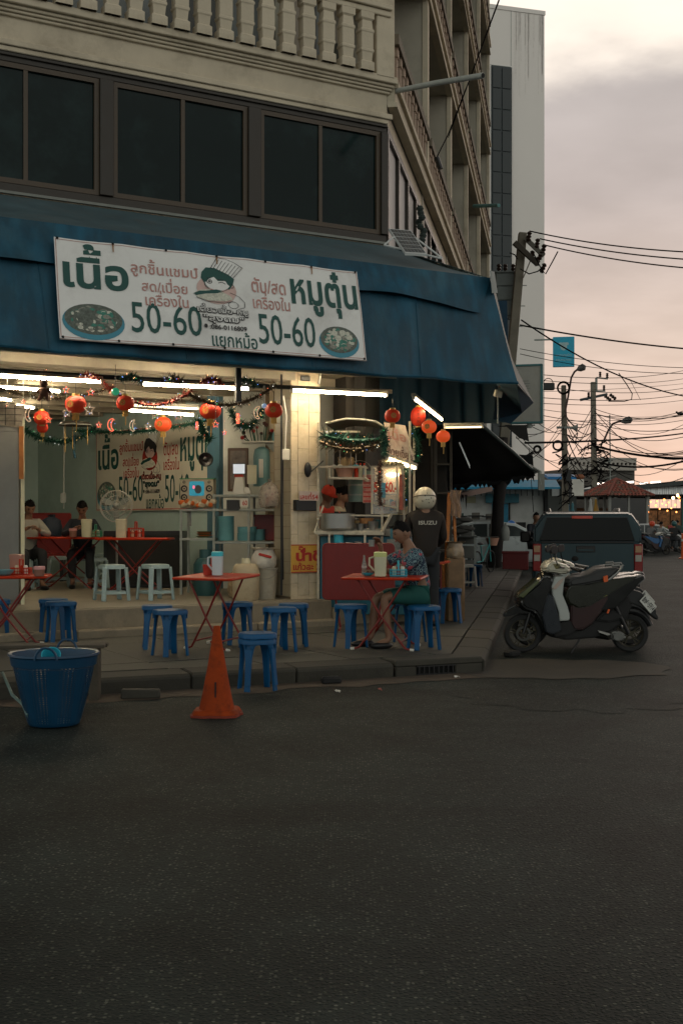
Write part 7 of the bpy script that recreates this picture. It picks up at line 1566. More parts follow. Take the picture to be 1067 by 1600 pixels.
PD = 20.1; pt = P(917, 817, PD)
TR = thing('pickup_truck', 'dark blue-grey pickup truck with a canopy seen from behind, parked at the kerb', 'pickup', (pt.x, PD, 0), R(-9.5))
hw = .925; zz2 = lambda py: P(0, py, PD).z
PT = mat('blue_grey_paint', (.030, .055, .066), .4, .1, var=.08, spec=.3, coat=.08)
def sect(yz, m, nm, bev=.03, seg=3, parent=TR):
    """loft of rounded cross-sections: (y, half width bottom, half width top, z0, z1)"""
    b = MB(); k = 0
    for y, wb, wt_, za, zb in yz:
        r = .05; b.v += [(-wb, y, za), (wb, y, za), (wb, y, za + (zb - za) * .5), (wt_, y, zb - r), (wt_ - r, y, zb), (-wt_ + r, y, zb), (-wt_, y, zb - r), (-wb, y, za + (zb - za) * .5)]; k += 1
    b.f = [tuple(range(7, -1, -1)), tuple(range((k - 1) * 8, k * 8))]
    for i in range(k - 1): b.f += [(i * 8 + j, i * 8 + (j + 1) % 8, (i + 1) * 8 + (j + 1) % 8, (i + 1) * 8 + j) for j in range(8)]
    b.m = [0] * len(b.f)
    return b.build(nm, m, parent, bevel=bev, seg=seg)
zb_, zbelt, zroof = .46, zz2(847), zz2(803)
sect([(0, hw - .03, hw - .04, zb_, zbelt), (.08, hw, hw - .02, zb_, zbelt), (4.9, hw, hw - .04, zb_, zbelt - .08), (5.2, hw - .08, hw - .12, zb_ + .05, zbelt - .2)], PT, 'body')
sect([(.03, hw - .03, hw - .17, zbelt - .02, zroof), (.25, hw - .02, hw - .15, zbelt - .02, zroof + .03), (1.6, hw - .03, hw - .15, zbelt - .02, zroof + .03)], PT, 'canopy')
sect([(1.62, hw - .04, hw - .17, zbelt - .02, zroof + .05), (3.3, hw - .04, hw - .19, zbelt - .02, zroof + .05), (4.0, hw - .1, hw - .2, zbelt - .1, zbelt + .02)], PT, 'cab')
MB().box(-hw + .2, hw - .2, 1.7, 3.2, zroof + .051, zroof + .062).build('cab_roof', mat('sky_reflection_roof', (.36, .33, .30), .3), TR, bevel=.004)  # pale slab paints the sky's reflection on the cab roof
for s in (-1, 1): MB().tube([(s * .60, 1.3, zroof + .04), (s * .62, 1.5, zroof + .10), (s * .62, 2.9, zroof + .10), (s * .60, 3.1, zroof + .05)], .018, 8).build('roof_rail', mat('rail_silver', (.4, .38, .36), .35, .6), TR)
MB().cyl((.25, 1.9, zroof + .05), (.25, 1.95, zroof + .32), .005, n=5).build('aerial', BLACK, TR)
px_ = lambda px: (px - 917) / F * PD
b = MB(); o = [(px_(844), zz2(844)), (px_(989), zz2(844)), (px_(978), zz2(809)), (px_(855), zz2(809))]
b.add([(o[0][0], .012, o[0][1]), (o[1][0], .012, o[1][1]), (o[2][0], .022, o[2][1]), (o[3][0], .022, o[3][1])], [(0, 1, 2, 3)]); b.build('rear_window', mat('tinted_glass', (.003, .004, .004), .12, var=0, spec=.15), TR, solid=.006, sm=0)
MB().tube([(o[0][0], .01, o[0][1]), (o[1][0], .01, o[1][1]), (o[2][0], .02, o[2][1]), (o[3][0], .02, o[3][1])], .012, 6, closed=True).build('window_seal', BLACK, TR)
MB().box(px_(893), px_(925), -.012, .02, zz2(811) + .006, zz2(806)).build('brake_lamp', mat('lamp_red_dim', (.40, .06, .04), .3, emit=(1, .1, .05), es=.05), TR, bevel=.006)
MB().box(-.77, .77, -.018, .0, zz2(915), zz2(849)).build('tailgate', PT, TR, bevel=.012, seg=2)
MB().box(-.77, .77, -.022, -.001, zz2(849) + .006, zz2(846)).build('tailgate_cap', BLACK, TR, bevel=.004)
MB().box(px_(900), px_(929), -.030, -.017, zz2(863), zz2(853)).build('handle', BLACK, TR, bevel=.006); MB().box(px_(903), px_(926), -.038, -.031, zz2(861), zz2(858)).build('handle_grip', PT, TR, bevel=.003)
MB().sph((px_(898), -.02, zz2(873)), (.06, .02, .045), 14).build('keyhole_badge', BLACKM, TR)
for s in (-1, 1):
    xa, xb = (px_(988), px_(1001)) if s > 0 else (px_(833), px_(846))
    tl_ = MB().box(xa, xb, -.02, .06, zz2(893), zz2(850)).build('tail_lamp', mat('red_lens', (.42, .03, .02)), TR, bevel=.012)
    MB().box(xa + .02, xb - .02, -.028, -.0205, zz2(863), zz2(853)).build('amber_lens', mat('amber_lens', (.38, .22, .12), .25), tl_, bevel=.003); MB().box(xa + .02, xb - .02, -.028, -.0205, zz2(877), zz2(867)).build('reverse_lens', mat('reverse_lens', (.36, .34, .30), .25), tl_, bevel=.003)
    MB().tube([(s * (hw + .0), 3.6, 1.12), (s * (hw + .14), 3.62, 1.16)], .03, 8).build('mirror_arm', BLACK, TR)
    MB().box(min(s * (hw + .05), s * (hw + .26)), max(s * (hw + .05), s * (hw + .26)), 3.55, 3.68, 1.06, 1.28).build('side_mirror', BLACK, TR, bevel=.03)
    for y in (.95, 4.1):
        w_ = MB(); w_.lathe([(.22, -.11), (.34, -.12), (.37, -.09), (.37, .09), (.34, .12), (.22, .11)], 28, (s * (hw - .13), y, .37), (0, R(90), 0)); wo_ = w_.build('wheel', RUBBER, TR); MB().lathe([(0, -.05), (.2, -.06), (.23, -.1), (.23, .1), (.2, .06), (0, .05)], 20, (s * (hw - .13), y, .37), (0, R(90), 0)).build('rim', STEEL, wo_)
MB().box(-hw + .06, hw - .06, -.14, .02, .40, .56).build('bumper', mat('dark_bumper', (.02, .02, .02), .5), TR, bevel=.03, seg=2)
MB().box(-.26, .26, -.145, -.141, .44, .54).build('number_plate', mat('plate_white', (.52, .52, .48)), TR, sm=0)

def side_car(label, loc, rz, paint, L_=4.4, h=1.47, group=None):
    t = thing('sedan_car', label, 'car', loc, rz, group); k = L_ / 4.4; v = h / 1.47
    low = [(-2.18, .30), (-2.2, .62), (-2.12, .90), (-1.6, .98), (-.9, 1.0), (.8, .98), (1.5, .88), (2.05, .74), (2.2, .55), (2.18, .28), (1.8, .2), (-1.8, .2)]
    top = [(-2.0, .93), (-1.45, 1.30), (-.95, 1.45), (-.2, 1.47), (.45, 1.40), (1.35, .93)]
    def lo(pts, w0, w1, m, nm, bev):
        o = [(x * k, z * v) for x, z in pts]; cx_ = 0; cz_ = sum(p[1] for p in o) / len(o); n = len(o); b = MB()
        for y, s in ((-w1, .96), (-w0, 1), (w0, 1), (w1, .96)): b.v += [(x * (.99 if s < 1 else 1), y, cz_ + (z - cz_) * s) for x, z in o]
        b.f = [tuple(range(n - 1, -1, -1)), tuple(range(3 * n, 4 * n))]
        for q_ in range(3): b.f += [(q_ * n + i, q_ * n + (i + 1) % n, (q_ + 1) * n + (i + 1) % n, (q_ + 1) * n + i) for i in range(n)]
        b.m = [0] * len(b.f); return b.build(nm, m, t, bevel=bev, seg=2)
    lo(low, .74, .86, paint, 'body', .05); lo(top, .60, .70, paint, 'cabin', .04)
    TG = mat('tinted_glass', (.004, .005, .005), .08)
    TG2 = mat('car_glass_grey', (.05, .06, .06), .08, var=0)
    for s in (-1, 1):
        for pts in ([(-1.75, .98), (-1.32, 1.27), (-.95, 1.38), (-.50, 1.39), (-.50, 1.0)], [(-.44, 1.0), (-.44, 1.39), (-.1, 1.38), (.40, 1.32), (1.05, 1.0)]):
            y = s * .712; b = MB().prism([(x * k, z * v) for x, z in pts], y - .004, y + .004); b.build('side_window', TG2, t, sm=0)
        for x in (-1.35, 1.35):
            w_ = MB(); w_.lathe([(.20, -.10), (.30, -.10), (.315, -.08), (.315, .08), (.30, .10), (.20, .10)], 26, (x * k, s * .76, .315), (R(90), 0, 0)); wo_ = w_.build('wheel', RUBBER, t); MB().lathe([(0, s * .04), (.18, s * .06), (.21, s * .10)], 18, (x * k, s * .76, .315), (R(90), 0, 0)).build('rim', STEEL, wo_)
        MB().sph((.80 * k, s * .93, 1.02 * v), (.09, .08, .06), 10).build('side_mirror', BLACK, t); MB().box(-.35, -.2, s * .872 - .01, s * .872 + .01, .80, .83).build('door_handle', paint, t, sm=0)
        MB().sph((2.02 * k, s * .62, .68 * v), (.16, .14, .07), 10).build('headlight', mat('clear_lamp', (.4, .4, .38), .15), t); MB().sph((-2.08 * k, s * .66, .78 * v), (.10, .12, .09), 10).build('tail_lamp', mat('red_lens', (.42, .03, .02)), t)
        MB().box(-.455 * k, -.445 * k, s * .862 - .003, s * .862 + .003, .35, .98).build('door_gap', BLACKM, t, sm=0)
    return t
SILV = mat('silver_paint', (.46, .50, .50), .3, .3, var=.05, coat=.4)
sx0 = P(786, 0, 38.0); side_car('silver hatchback parked behind the tree on the side street', (sx0.x, 38.6, 0), R(-3), SILV, 4.3, 1.50)
side_car('white car half hidden behind the far row of scooters', (P(1010, 0, 60).x, 60, 0), R(10), mat('white_paint', (.50, .50, .49), .3, coat=.4), 4.2, 1.42)

def far_scooter(label, px, D, rz, body, panel, low=(.05, .01, .01), grp='scooters parked and ridden by the market'):
    p = P(px, 0, D); return make_scooter(label, (p.x, D, 0), rz, body, panel, panel, low, mat('dark_rim', (.05, .045, .03)), plate=False, group=grp)
BLUP = mat('blue_scooter_paint', (.01, .09, .24), .25, coat=.4); REDP = mat('red_scooter_paint', (.28, .015, .02), .25, coat=.4); MARO = mat('maroon_scooter_paint', (.09, .012, .014), .25, coat=.4)
base_sc = far_scooter('blue and black scooter at the right, nearest of the far row', 1040, 53.5, R(200), GLOSS, BLUP, (.01, .06, .2))
far_scooter('maroon scooter next to the blue one, in the far row', 1002, 54.5, R(210), MARO, REDP, (.2, .02, .02))
far_scooter('red scooter with a white front, leftmost of the far row', 975, 55.5, R(225), REDP, MARO, (.25, .02, .02))
for px, D, rz, lb in ((1062, 57, 190, 'black scooter behind the blue one at the right edge'), (955, 58, 240, 'dark scooter just right of the pickup'), (985, 59, 230, 'dark scooter behind the red one'), (1025, 58, 215, 'dark scooter behind the maroon one')):
    c = copy_tree(base_sc, (P(px, 0, D).x, D, 0), R(rz), lb)
    for ch in [o for o in COL.objects if o.parent == c]:
        if ch.name.startswith(('leg_shield', 'side_panel', 'handlebar_cover', 'under_seat')):
            ch.data = ch.data.copy(); ch.data.materials[0] = GLOSS if not ch.name.startswith('side') else MARO
JS = dict(JD); JS.update(pelvis=(0, .02, .75), waist=(0, .0, .90), chest=(0, -.03, 1.08), neckb=(0, -.05, 1.22), neck=(0, -.06, 1.28), head=(0, -.09, 1.38), shL=(.17, -.03, 1.17), elL=(.24, -.22, 1.0), wrL=(.2, -.45, 1.0), shR=(-.17, -.03, 1.17), elR=(-.24, -.22, 1.0), wrR=(-.2, -.45, 1.0), hipL=(.10, 0, .73), knL=(.17, -.40, .68), anL=(.17, -.36, .27), toL=(.17, -.5, .22), hipR=(-.10, 0, .73), knR=(-.17, -.40, .68), anR=(-.17, -.36, .27), toR=(-.17, -.5, .22))
DT_ = mat('dark_trousers', (.02, .022, .025))
def rider(label, px, D, rz, shirt, hatm=None, scl=1.0, dz=0):
    p, _ = person(label, (P(px, 0, D).x, D, dz), R(rz), JS, shirt, DT_, SKIND, 'long', longpants=True, look=0, scale=scl, hair=hatm is None)
    if hatm: MB().sph((0, -.08, 1.41), (.13, .145, .135), 14).build('helmet', hatm, p)
rider('rider with an orange helmet and grey jacket at the far scooters', 1016, 54.5, 120, mat('grey_jacket', (.16, .16, .16), .8), mat('orange_helmet', (.55, .06, .02), .3))
rider('rider in a pale grey shirt leaning on the far scooters', 1030, 54.0, 110, mat('pale_grey_shirt', (.24, .25, .24), .8))
rider('rider with a white helmet just right of the pickup', 984, 57, 160, mat('blue_white_jacket', (.08, .12, .2), .8), mat('white_helmet', (.55, .55, .52), .3))
rider('rider with a dark teal helmet at the right edge', 1052, 55, 150, mat('black_jacket', (.02, .02, .02), .8), mat('teal_helmet', (.02, .09, .09), .3))
rider('woman in a dark top and pink jacket riding a scooter behind the pickup', 835, 34, 15, mat('navy_shirt', (.012, .015, .022)), scl=1.16)
far_scooter('scooter ridden by the woman behind the silver hatchback', 842, 36.3, R(285), GLOSS, mat('pink_fairing', (.35, .12, .10), .4), grp=None)
rider('rider with a blue helmet just behind the silver hatchback', 795, 41.5, 60, mat('pinkish_jacket', (.35, .12, .1), .8), mat('blue_helmet', (.02, .14, .45), .3))
JW = dict(J2)
person('shopper in a red shirt standing by the market stalls', (P(1047, 0, 66).x, 66, 0), R(30), JW, mat('faded_red_shirt', (.3, .05, .04), .8), DT_, SKIND, longpants=True, look=0)
person('shopper in a pale shirt among the market lights', (P(1030, 0, 67).x, 67, 0), R(-40), JW, mat('pale_pink_shirt', (.35, .25, .22), .8), DT_, SKIND, longpants=True, look=0)
person('dark-dressed man standing at the far right of the market entrance', (P(1060, 0, 62).x, 62, 0), R(200), JW, mat('dark_green_shirt', (.02, .04, .035), .8), DT_, SKIND, longpants=True, look=0)
tb = thing('road_barrier', 'orange plastic barrier post cut off by the right edge', 'barrier', (P(1066, 0, 48).x, 48, 0)); MB().lathe([(0, 0), (.16, 0), (.16, .04), (.07, .06), (.055, .95), (.06, 1.02), (0, 1.03)], 18).build('post', mat('orange_plastic', (.60, .10, .02)), tb); MB().lathe([(.063, .70), (.066, .71), (.064, .80)], 18).build('band', WHITEP, tb)
TWD = 72.0
a_ = P(850, 0, TWD); wd_ = Vector((math.sin(R(73.8)), math.cos(R(73.8)), 0))
tw = thing('white_tower', 'tall plain white building with one dark strip of windows behind the corner building', 'building', (a_.x, TWD, 0), math.atan2(wd_.y, wd_.x))
TWM = mat('tower_white', (.80, .75, .71), .8, var=.03, vs=.15)
HT = P(0, 24, TWD).z
def tx(px): 
    k = (px - CX) / F; # solve a_+wd_*s hits ray
    return (k * TWD - a_.x) / (wd_.x - k * wd_.y)
sdx = math.cos(math.atan2(wd_.y, wd_.x))
MB().box(-26, 0, 0, 22, 0, HT).build('wall', TWM, tw, sm=0)
x0_, x1_, xm = tx(768), tx(797), tx(782)
ztop, zbot = P(0, 103, TWD - 1.2).z, P(0, 470, TWD - 1.2).z
MB().box(x0_ - .05, x1_ + .05, -.10, -.002, 6, ztop + .1).build('window_recess', mat('tower_frame', (.03, .04, .045), .5), tw, sm=0)
z = ztop; i = 0
while z > 7:
    for c, (u, v) in enumerate(((x0_, xm - .04), (xm + .04, x1_))):
        MB().box(u, v, -.16, -.102, z - 1.22, z - .03).build('pane', mat('tower_glass', (.008, .014, .016), .1, var=0), tw, sm=0)
    z -= 1.26; i += 1
for sx_ in (tx(797) + .0,): MB().box(sx_ + .02, sx_ + .05, -.012, -.002, ztop + .2, HT).build('seam', GREYM, tw, sm=0)
for z in (HT - 3.4,): MB().box(tx(765), tx(797), -.012, -.002, z, z + .03).build('seam', GREYM, tw, sm=0)
MB().box(-26.05, .05, -.05, 22.0, HT + .002, HT + .25).build('roof_edge', TWM, tw, sm=0)
q = random.Random(8)
for i in range(26):
    x = tx(q.uniform(800, 848)); l_ = q.uniform(1, 5); MB().box(x, x + q.uniform(.03, .10), -.006, -.002, HT - l_ - .3, HT).build('rain_streak', mat('rain_streak', (.755, .705, .665), .9, var=.1), tw, sm=0)
MB().box(.001, .06, .4, 3.6, 4, HT - 9).build('side_cladding', mat('pinkish_cladding', (.55, .44, .40), .6, var=.05), tw, sm=0)
for i in range(14): MB().box(.061, .075, .4, 3.6, 4 + i * 1.45, 4.04 + i * 1.45).build('cladding_seam', GREYM, tw, sm=0)
MB().box(.061, .10, 1.2, 3.2, P(0, 640, TWD).z, P(0, 540, TWD).z).build('blue_strip', mat('pale_blue_strip', (.18, .30, .36), .5), tw, sm=0)
LD = 47.0; p0_ = P(600, 0, LD)
lo_ = thing('low_shop_house', 'low grey-white shop house with a turquoise canopy and door behind the silver car', 'building', (p0_.x, LD, 0), R(-4))
lx = lambda px: (px - 600) / F * LD
lz = lambda py: P(0, py, LD).z
MB().box(0, lx(846), 0, 6, 0, lz(764)).build('wall', mat('grey_white_wall', (.44, .44, .42), .8, var=.12, vs=.6, dirt=(.16, .155, .14), ds=.8), lo_, sm=0)
TEALC = mat('turquoise_canopy', (.01, .22, .38), .5, var=.15, vs=3)
MB().prism([(-1.3, lz(766)), (-1.3, lz(763)), (.2, lz(750)), (.2, lz(754))], 0, lx(866), ax='x').build('canopy', TEALC, lo_, sm=0)
for i in range(30): MB().box(i * .22, i * .22 + .03, -1.28, -1.22, lz(776), lz(767)).build('canopy_fringe', BLACKM, lo_, sm=0)
MB().box(lx(757), lx(808), -.25, -.02, lz(786), lz(772)).build('shop_sign', mat('teal_sign', (.02, .13, .17), .5, var=.2), lo_, sm=0)
MB().box(lx(767), lx(792), -.06, -.002, 0, lz(787)).build('door', mat('turquoise_door', (.01, .16, .26), .5), lo_, sm=0)
MB().box(lx(793), lx(795), -.08, -.002, 0, lz(786)).build('door_frame', BLACKM, lo_, sm=0)
MB().box(lx(727), lx(742), -.05, -.002, lz(786), lz(776)).build('small_sign', mat('faded_yellow', (.28, .26, .16), .6), lo_, sm=0)
MB().box(lx(804), lx(819), -.04, -.002, lz(825), lz(816)).build('meter_grille', BLACKM, lo_, sm=0)
MB().box(lx(847), lx(852), -.3, 3, 0, lz(764)).build('gate_post', BLACKM, lo_, sm=0)
for i, (x0_, x1_, y0_, y1_, m) in enumerate(((733, 753, 801, 812, mat('dusty_pad', (.10, .09, .075), .8)), (755, 776, 803, 812, mat('dusty_pad', (.10, .09, .075))), (714, 728, 802, 812, mat('dark_green_box', (.02, .05, .045), .7)))):
    p = P((x0_ + x1_) / 2, (y0_ + y1_) / 2, LD - .9); w_ = (x1_ - x0_) / F * LD; h_ = (y1_ - y0_) / F * LD
    o_ = thing('stored_bundle', ('grey rolled bundle on the ledge of the shop house, left of the tree', 'second grey bundle on the ledge, nearer the tree', 'dark green box on the ledge of the shop house')[i], 'bundle', (p.x, p.y, p.z)); MB().box(-w_ / 2, w_ / 2, -.3, .3, -h_ / 2, h_ / 2).build('bundle', m, o_, bevel=.12, seg=2); MB().box(-w_ / 2 - .02, w_ / 2 + .02, -.31, .31, -.02, .03).build('band', BLACKM, o_, sm=0)
lg = thing('ledge_rack', 'long dusty rack carrying bundles in front of the grey-white shop house', 'rack', (P(742, 0, LD - .9).x, LD - .9, 0)); MB().box(-1, 1, -.4, .4, 1.40, 1.48).build('shelf', GREYM, lg, sm=0)
for x in (-.9, .9): MB().box(x - .05, x + .05, -.3, .3, 0, 1.40).build('leg', GREYM, lg, sm=0)
MD = 76.0
mk = thing('market_hall', 'open market hall with a dark roof, white fascia sheet and warm stall lights', 'building', (P(850, 0, MD).x, MD, 0), R(-3))
mx_ = lambda px: (px - 850) / F * MD
mz = lambda py: P(0, py, MD).z
MB().prism([(0, mz(776)), (0, mz(770)), (mx_(1400), mz(722)), (mx_(1400), mz(730))], -.3, 14, ax='y').build('roof', mat('dark_roof_sheet', (.045, .055, .055), .6, var=.15), mk, sm=0)
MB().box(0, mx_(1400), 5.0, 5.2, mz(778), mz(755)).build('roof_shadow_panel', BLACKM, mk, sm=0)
MB().quad((mx_(890), -.6, mz(773)), (mx_(1400), -.6, mz(771)), (mx_(1400), .3, mz(757)), (mx_(870), .3, mz(761))).build('fascia_sheet', mat('white_fascia', (.78, .80, .80), .6, var=.06), mk, solid=.03, sm=0)
MB().box(0, mx_(1400), 13, 13.2, 0, mz(790)).build('rear_wall', mat('market_glow_wall', (.22, .11, .05), .8, var=.4, vs=1), mk, sm=0)  # warm stall glow is put into the wall colour
for px in (870, 960, 1010, 1075, 1150, 1230): MB().box(mx_(px) - .1, mx_(px) + .1, 0, .2, 0, mz(775)).build('column', GREYM, mk, sm=0)
for i, (a, b_) in enumerate(((928, 960), (975, 990), (998, 1012), (1015, 1032), (1040, 1058), (1063, 1080), (1095, 1115))):
    t = tube_light('hall tube light under the dark market roof, %s' % ('left of the pavilion roof', 'right of the pavilion apex', 'above the pavilion right slope', 'over the first bulbs', 'over the bright stall', 'at the right edge', 'beyond the edge')[i], P(a, 756 - i % 2 * 2, MD + 2), P(b_, 755 - i % 2 * 2, MD + 2), group='market hall tubes', m=emis('hall_tube', (1, .85, .72), 3.0), r=.07)
for i, (x0_, x1_) in enumerate(((990, 1005), (1006, 1030), (1032, 1050), (1052, 1075))):
    p = P((x0_ + x1_) / 2, 0, 72); w_ = (x1_ - x0_) / F * 72
    st = thing('market_stall', ('stall with yellow fruit at the left of the lit market', 'stall with green and red produce below the round bulbs', 'bright stall piled with goods', 'stall at the right edge beside the green post')[i], 'stall', (p.x, 72, 0))
    MB().box(-w_ / 2, w_ / 2, -.4, .4, 0, .75).build('table', mat('stall_table', (.12, .07, .04), .8), st, sm=0)
    for r_ in range(3):
        for k_ in range(7): MB().sph((-w_ / 2 + w_ * (k_ + .5) / 7, -.3 + .25 * r_, .80 + .15 * r_), (w_ / 13, .12, .13), 8).build('produce', (mat('yellow_fruit', (.5, .30, .04), .5), mat('green_fruit', (.12, .2, .03), .5), mat('orange_fruit', (.55, .16, .03), .5), mat('red_fruit', (.4, .04, .03), .5))[(i + r_ + k_ // 3) % 4], st)
    MB().box(-w_ / 2, w_ / 2, .6, .65, .75, 2.2).build('back_rack', mat('goods_rack', (.20, .10, .04), .7, var=.8, vs=6), st, sm=0)
bulbm = emis('stall_bulb', (1, .33, .08), 5); bulbw = emis('stall_bulb_white', (1, .60, .30), 9)
bl2 = [(1000, 788, 1), (1011, 790, 2), (1024, 790, 2), (1037, 781, 2), (1026, 783, 1), (1044, 785, 1), (1051, 778, 3), (1058, 774, 3), (1054, 789, 2), (1062, 782, 1), (1016, 784, 1), (1034, 787, 1), (1048, 794, 1), (1040, 789, 1), (1064, 794, 1), (1005, 783, 1), (1060, 777, 2), (1030, 795, 1), (1042, 798, 1), (1012, 800, 1), (1056, 800, 1)]
for i, (px, py, s) in enumerate(bl2):
    p = P(px, py, 70.5 + (i % 4) * .5); o = thing('stall_bulb', '%s hanging bulb over the market stalls, %s' % (('small warm', 'medium warm', 'large white')[s - 1], nth(px + py * .001, [o_[0] + o_[1] * .001 for o_ in bl2])), 'bulb', p, 0, 'bulbs of the market stalls')
    MB().sph((0, 0, 0), .03 + .022 * s, 8).build('globe', bulbw if s == 3 else bulbm, o); MB().cyl((0, 0, .05), (0, 0, 1.0), .01, n=4).build('cord', BLACK, o)
gp = thing('green_hoarding', 'dark green hoarding at the right edge in front of the market', 'hoarding', (P(1070, 0, 68).x, 68, 0)); MB().box(-.2, 1.5, 0, .1, 0, P(0, 779, 68).z).build('panel', mat('green_panel', (.015, .09, .075), .6), gp, sm=0); MB().box(-.25, -.2, -.02, .12, 0, P(0, 778, 68).z).build('post', BLACK, gp, sm=0)
pb_ = thing('parapet_building', 'building with a parapet of round holes behind the market roof', 'building', (P(882, 0, 92).x, 92, 0), R(14))
hx = lambda px: (px - 882) / F * 92 / math.cos(R(14)) * .93
b = MB(); zt0, zb0 = P(0, 714, 92).z, P(0, 731, 92).z
PWM = mat('parapet_white', (.42, .40, .36), .8, var=.1)
Lp = hx(1010)
MB().box(0, Lp, .3, 8, 0, zb0 - .1).build('wall', mat('parapet_wall', (.10, .095, .085), .8, var=.2), pb_, sm=0)
MB().box(0, Lp, -.05, .3, zb0 - .15, zb0).box(0, Lp, -.05, .3, zt0 - .12, zt0).build('parapet_rail', PWM, pb_, sm=0)
n = 17
for i in range(n):
    cx0 = Lp * (i + .5) / n; w_ = Lp / n / 2; hz = (zt0 - zb0 - .12) / 2; zc_ = zb0 + hz
    vs = []; m_ = 16
    for j in range(m_):
        a = 2 * PI * j / m_; c, s = math.cos(a), math.sin(a); k = 1 / max(abs(c), abs(s)); vs += [(cx0 + w_ * c * k, 0, zc_ + hz * s * k), (cx0 + min(w_, hz) * .62 * c, 0, zc_ + min(w_, hz) * .62 * s), (cx0 + min(w_, hz) * .62 * c, .2, zc_ + min(w_, hz) * .62 * s)]
    fs = []
    for j in range(m_):
        k = (j + 1) % m_; fs += [(3 * j, 3 * k, 3 * k + 1, 3 * j + 1), (3 * j + 1, 3 * k + 1, 3 * k + 2, 3 * j + 2)]
    MB().add(vs, fs).build('holed_block', PWM, pb_, sm=0)
MB().box(0, Lp, .201, .25, zb0, zt0 - .1).build('dark_back', BLACKM, pb_, sm=0)
hu = thing('blue_awning_hut', 'dark hut with a bright blue and orange awning beside the left street pole', 'hut', (P(854, 0, 56).x, 56, 0)); ux = lambda px: (px - 854) / F * 56; uz = lambda py: P(0, py, 56).z
MB().box(0, ux(900), 0, 3, 0, uz(752)).build('wall', mat('dim_hut_wall', (.05, .055, .05), .8), hu, sm=0); MB().prism([(-.9, uz(750)), (-.9, uz(746)), (.2, uz(740)), (.2, uz(744))], -.1, ux(894), ax='x').build('awning', mat('bright_blue_awning', (.01, .16, .40), .5), hu, sm=0); MB().box(ux(894), ux(908), -.8, .2, uz(750), uz(742)).build('awning_end', mat('dull_orange_awning', (.25, .09, .04), .6), hu, bevel=.1)
MB().box(ux(862), ux(873), -.05, -.002, uz(775), uz(762)).build('lit_window', mat('grey_lit', (.4, .42, .42), .6), hu, sm=0)
acu = thing('air_conditioner', 'white air-conditioning cabinet right of the left street pole', 'air conditioner', (P(901, 0, 55).x, 55, uz(776))); MB().box(-.28, .28, -.2, .2, 0, .78).build('cabinet', WHITEP, acu, bevel=.02); MB().box(-.6, -.3, -.2, .2, 0, .78).build('dark_side', BLACK, acu, sm=0)
VD = 61.0; pvx = P(962, 0, VD)
pa = thing('tiled_pavilion', 'small pavilion with a red tiled hip roof and glazed sides', 'pavilion', (pvx.x, VD, 0), R(20))
ez, az = P(0, 776, VD).z, P(0, 750, VD).z
W2 = 1.38; AP = Vector((0, 0, az + .02))
TR1 = mat('red_roof_tile', (.34, .10, .07), .7, ov=.25, var=.25, vs=4, dirt=(.10, .06, .05), ds=3); TR2 = mat('old_grey_roof_tile', (.20, .12, .09), .8, var=.25, vs=4)
cs = [Vector((-W2, -W2, ez)), Vector((W2, -W2, ez)), Vector((W2, W2, ez)), Vector((-W2, W2, ez))]
cnt = 0
for sidx in range(4):
    A_, B_ = cs[sidx], cs[(sidx + 1) % 4]; rows = 9; cols = 13
    for r_ in range(rows):
        u0, u1 = r_ / rows, (r_ + 1) / rows + .02
        pA0, pB0 = A_.lerp(AP, u0), B_.lerp(AP, u0); wrow = (pB0 - pA0).length; nc = max(1, round(cols * (1 - u0)))
        if sidx in (2,) : continue
        nrm = (B_ - A_).cross(AP - A_).normalized(); up_ = ((AP - (A_ + B_) / 2)).normalized() * ((AP - (A_ + B_) / 2).length / rows * 1.08)
        dx_ = (pB0 - pA0) / nc
        for c in range(nc):
            o_ = pA0 + dx_ * c + nrm * (.015); b = MB(); k = 5; vs = []
            for e, lift in ((0, .02), (1, .0)):
                for j in range(k): 
                    f = j / (k - 1); vs.append(o_ + dx_ * f * .96 + up_ * e + nrm * (.045 * math.sin(PI * f) + lift))
            b.add(vs, [(j, j + 1, j + 1 + k, j + k) for j in range(k - 1)]); b.build('roof_tile', TR1 if rnd.random() > .3 else TR2, pa, sm=0, fx=0); cnt += 1
b = MB(); b.add(cs + [AP], [(0, 1, 4), (1, 2, 4), (2, 3, 4), (3, 0, 4), (3, 2, 1, 0)]).build('roof_deck', mat('pavilion_deck', (.06, .04, .03), .9), pa, sm=0)
for c in cs: MB().tube([c.lerp(AP, i / 8) + Vector((0, 0, .06)) for i in range(9)], .06, 6).build('ridge_tile', mat('ridge_red', (.26, .08, .06), .7), pa)
for x in (-1.1, 0, 1.1):
    for y in (-1.1, 1.1): MB().box(x - .06, x + .06, y - .06, y + .06, 0, ez).build('post', mat('pavilion_post', (.24, .24, .22), .7), pa, sm=0)
for y in (-.0,): MB().box(-1.16, -1.04, -.06, .06, 0, ez).build('post', mat('pavilion_post', (.24, .24, .22)), pa, sm=0)
for x0_, x1_ in ((-1.02, -.08), (.08, 1.02)): MB().box(x0_, x1_, -1.12, -1.10, .2, ez - .1).build('glazing', mat('pavilion_glass', (.02, .022, .022), .15, var=.3), pa, sm=0); MB().box(x0_, x1_, -1.16, -1.13, 0, .5).build('base_panel', GREYM, pa, sm=0)
for x0_ in (-.7, .35):
    for k_ in range(3): b = MB(); disc2(b, x0_ + .15, 1.05 + .22 * k_, .10, .09, -1.126, 0, 12); b.build('round_logo', mat('pale_print', (.45, .42, .36)), pa, sm=0)
MB().box(.6, .95, -1.13, -1.122, .7, 1.35).build('notice', mat('grey_notice', (.25, .26, .24)), pa, sm=0)
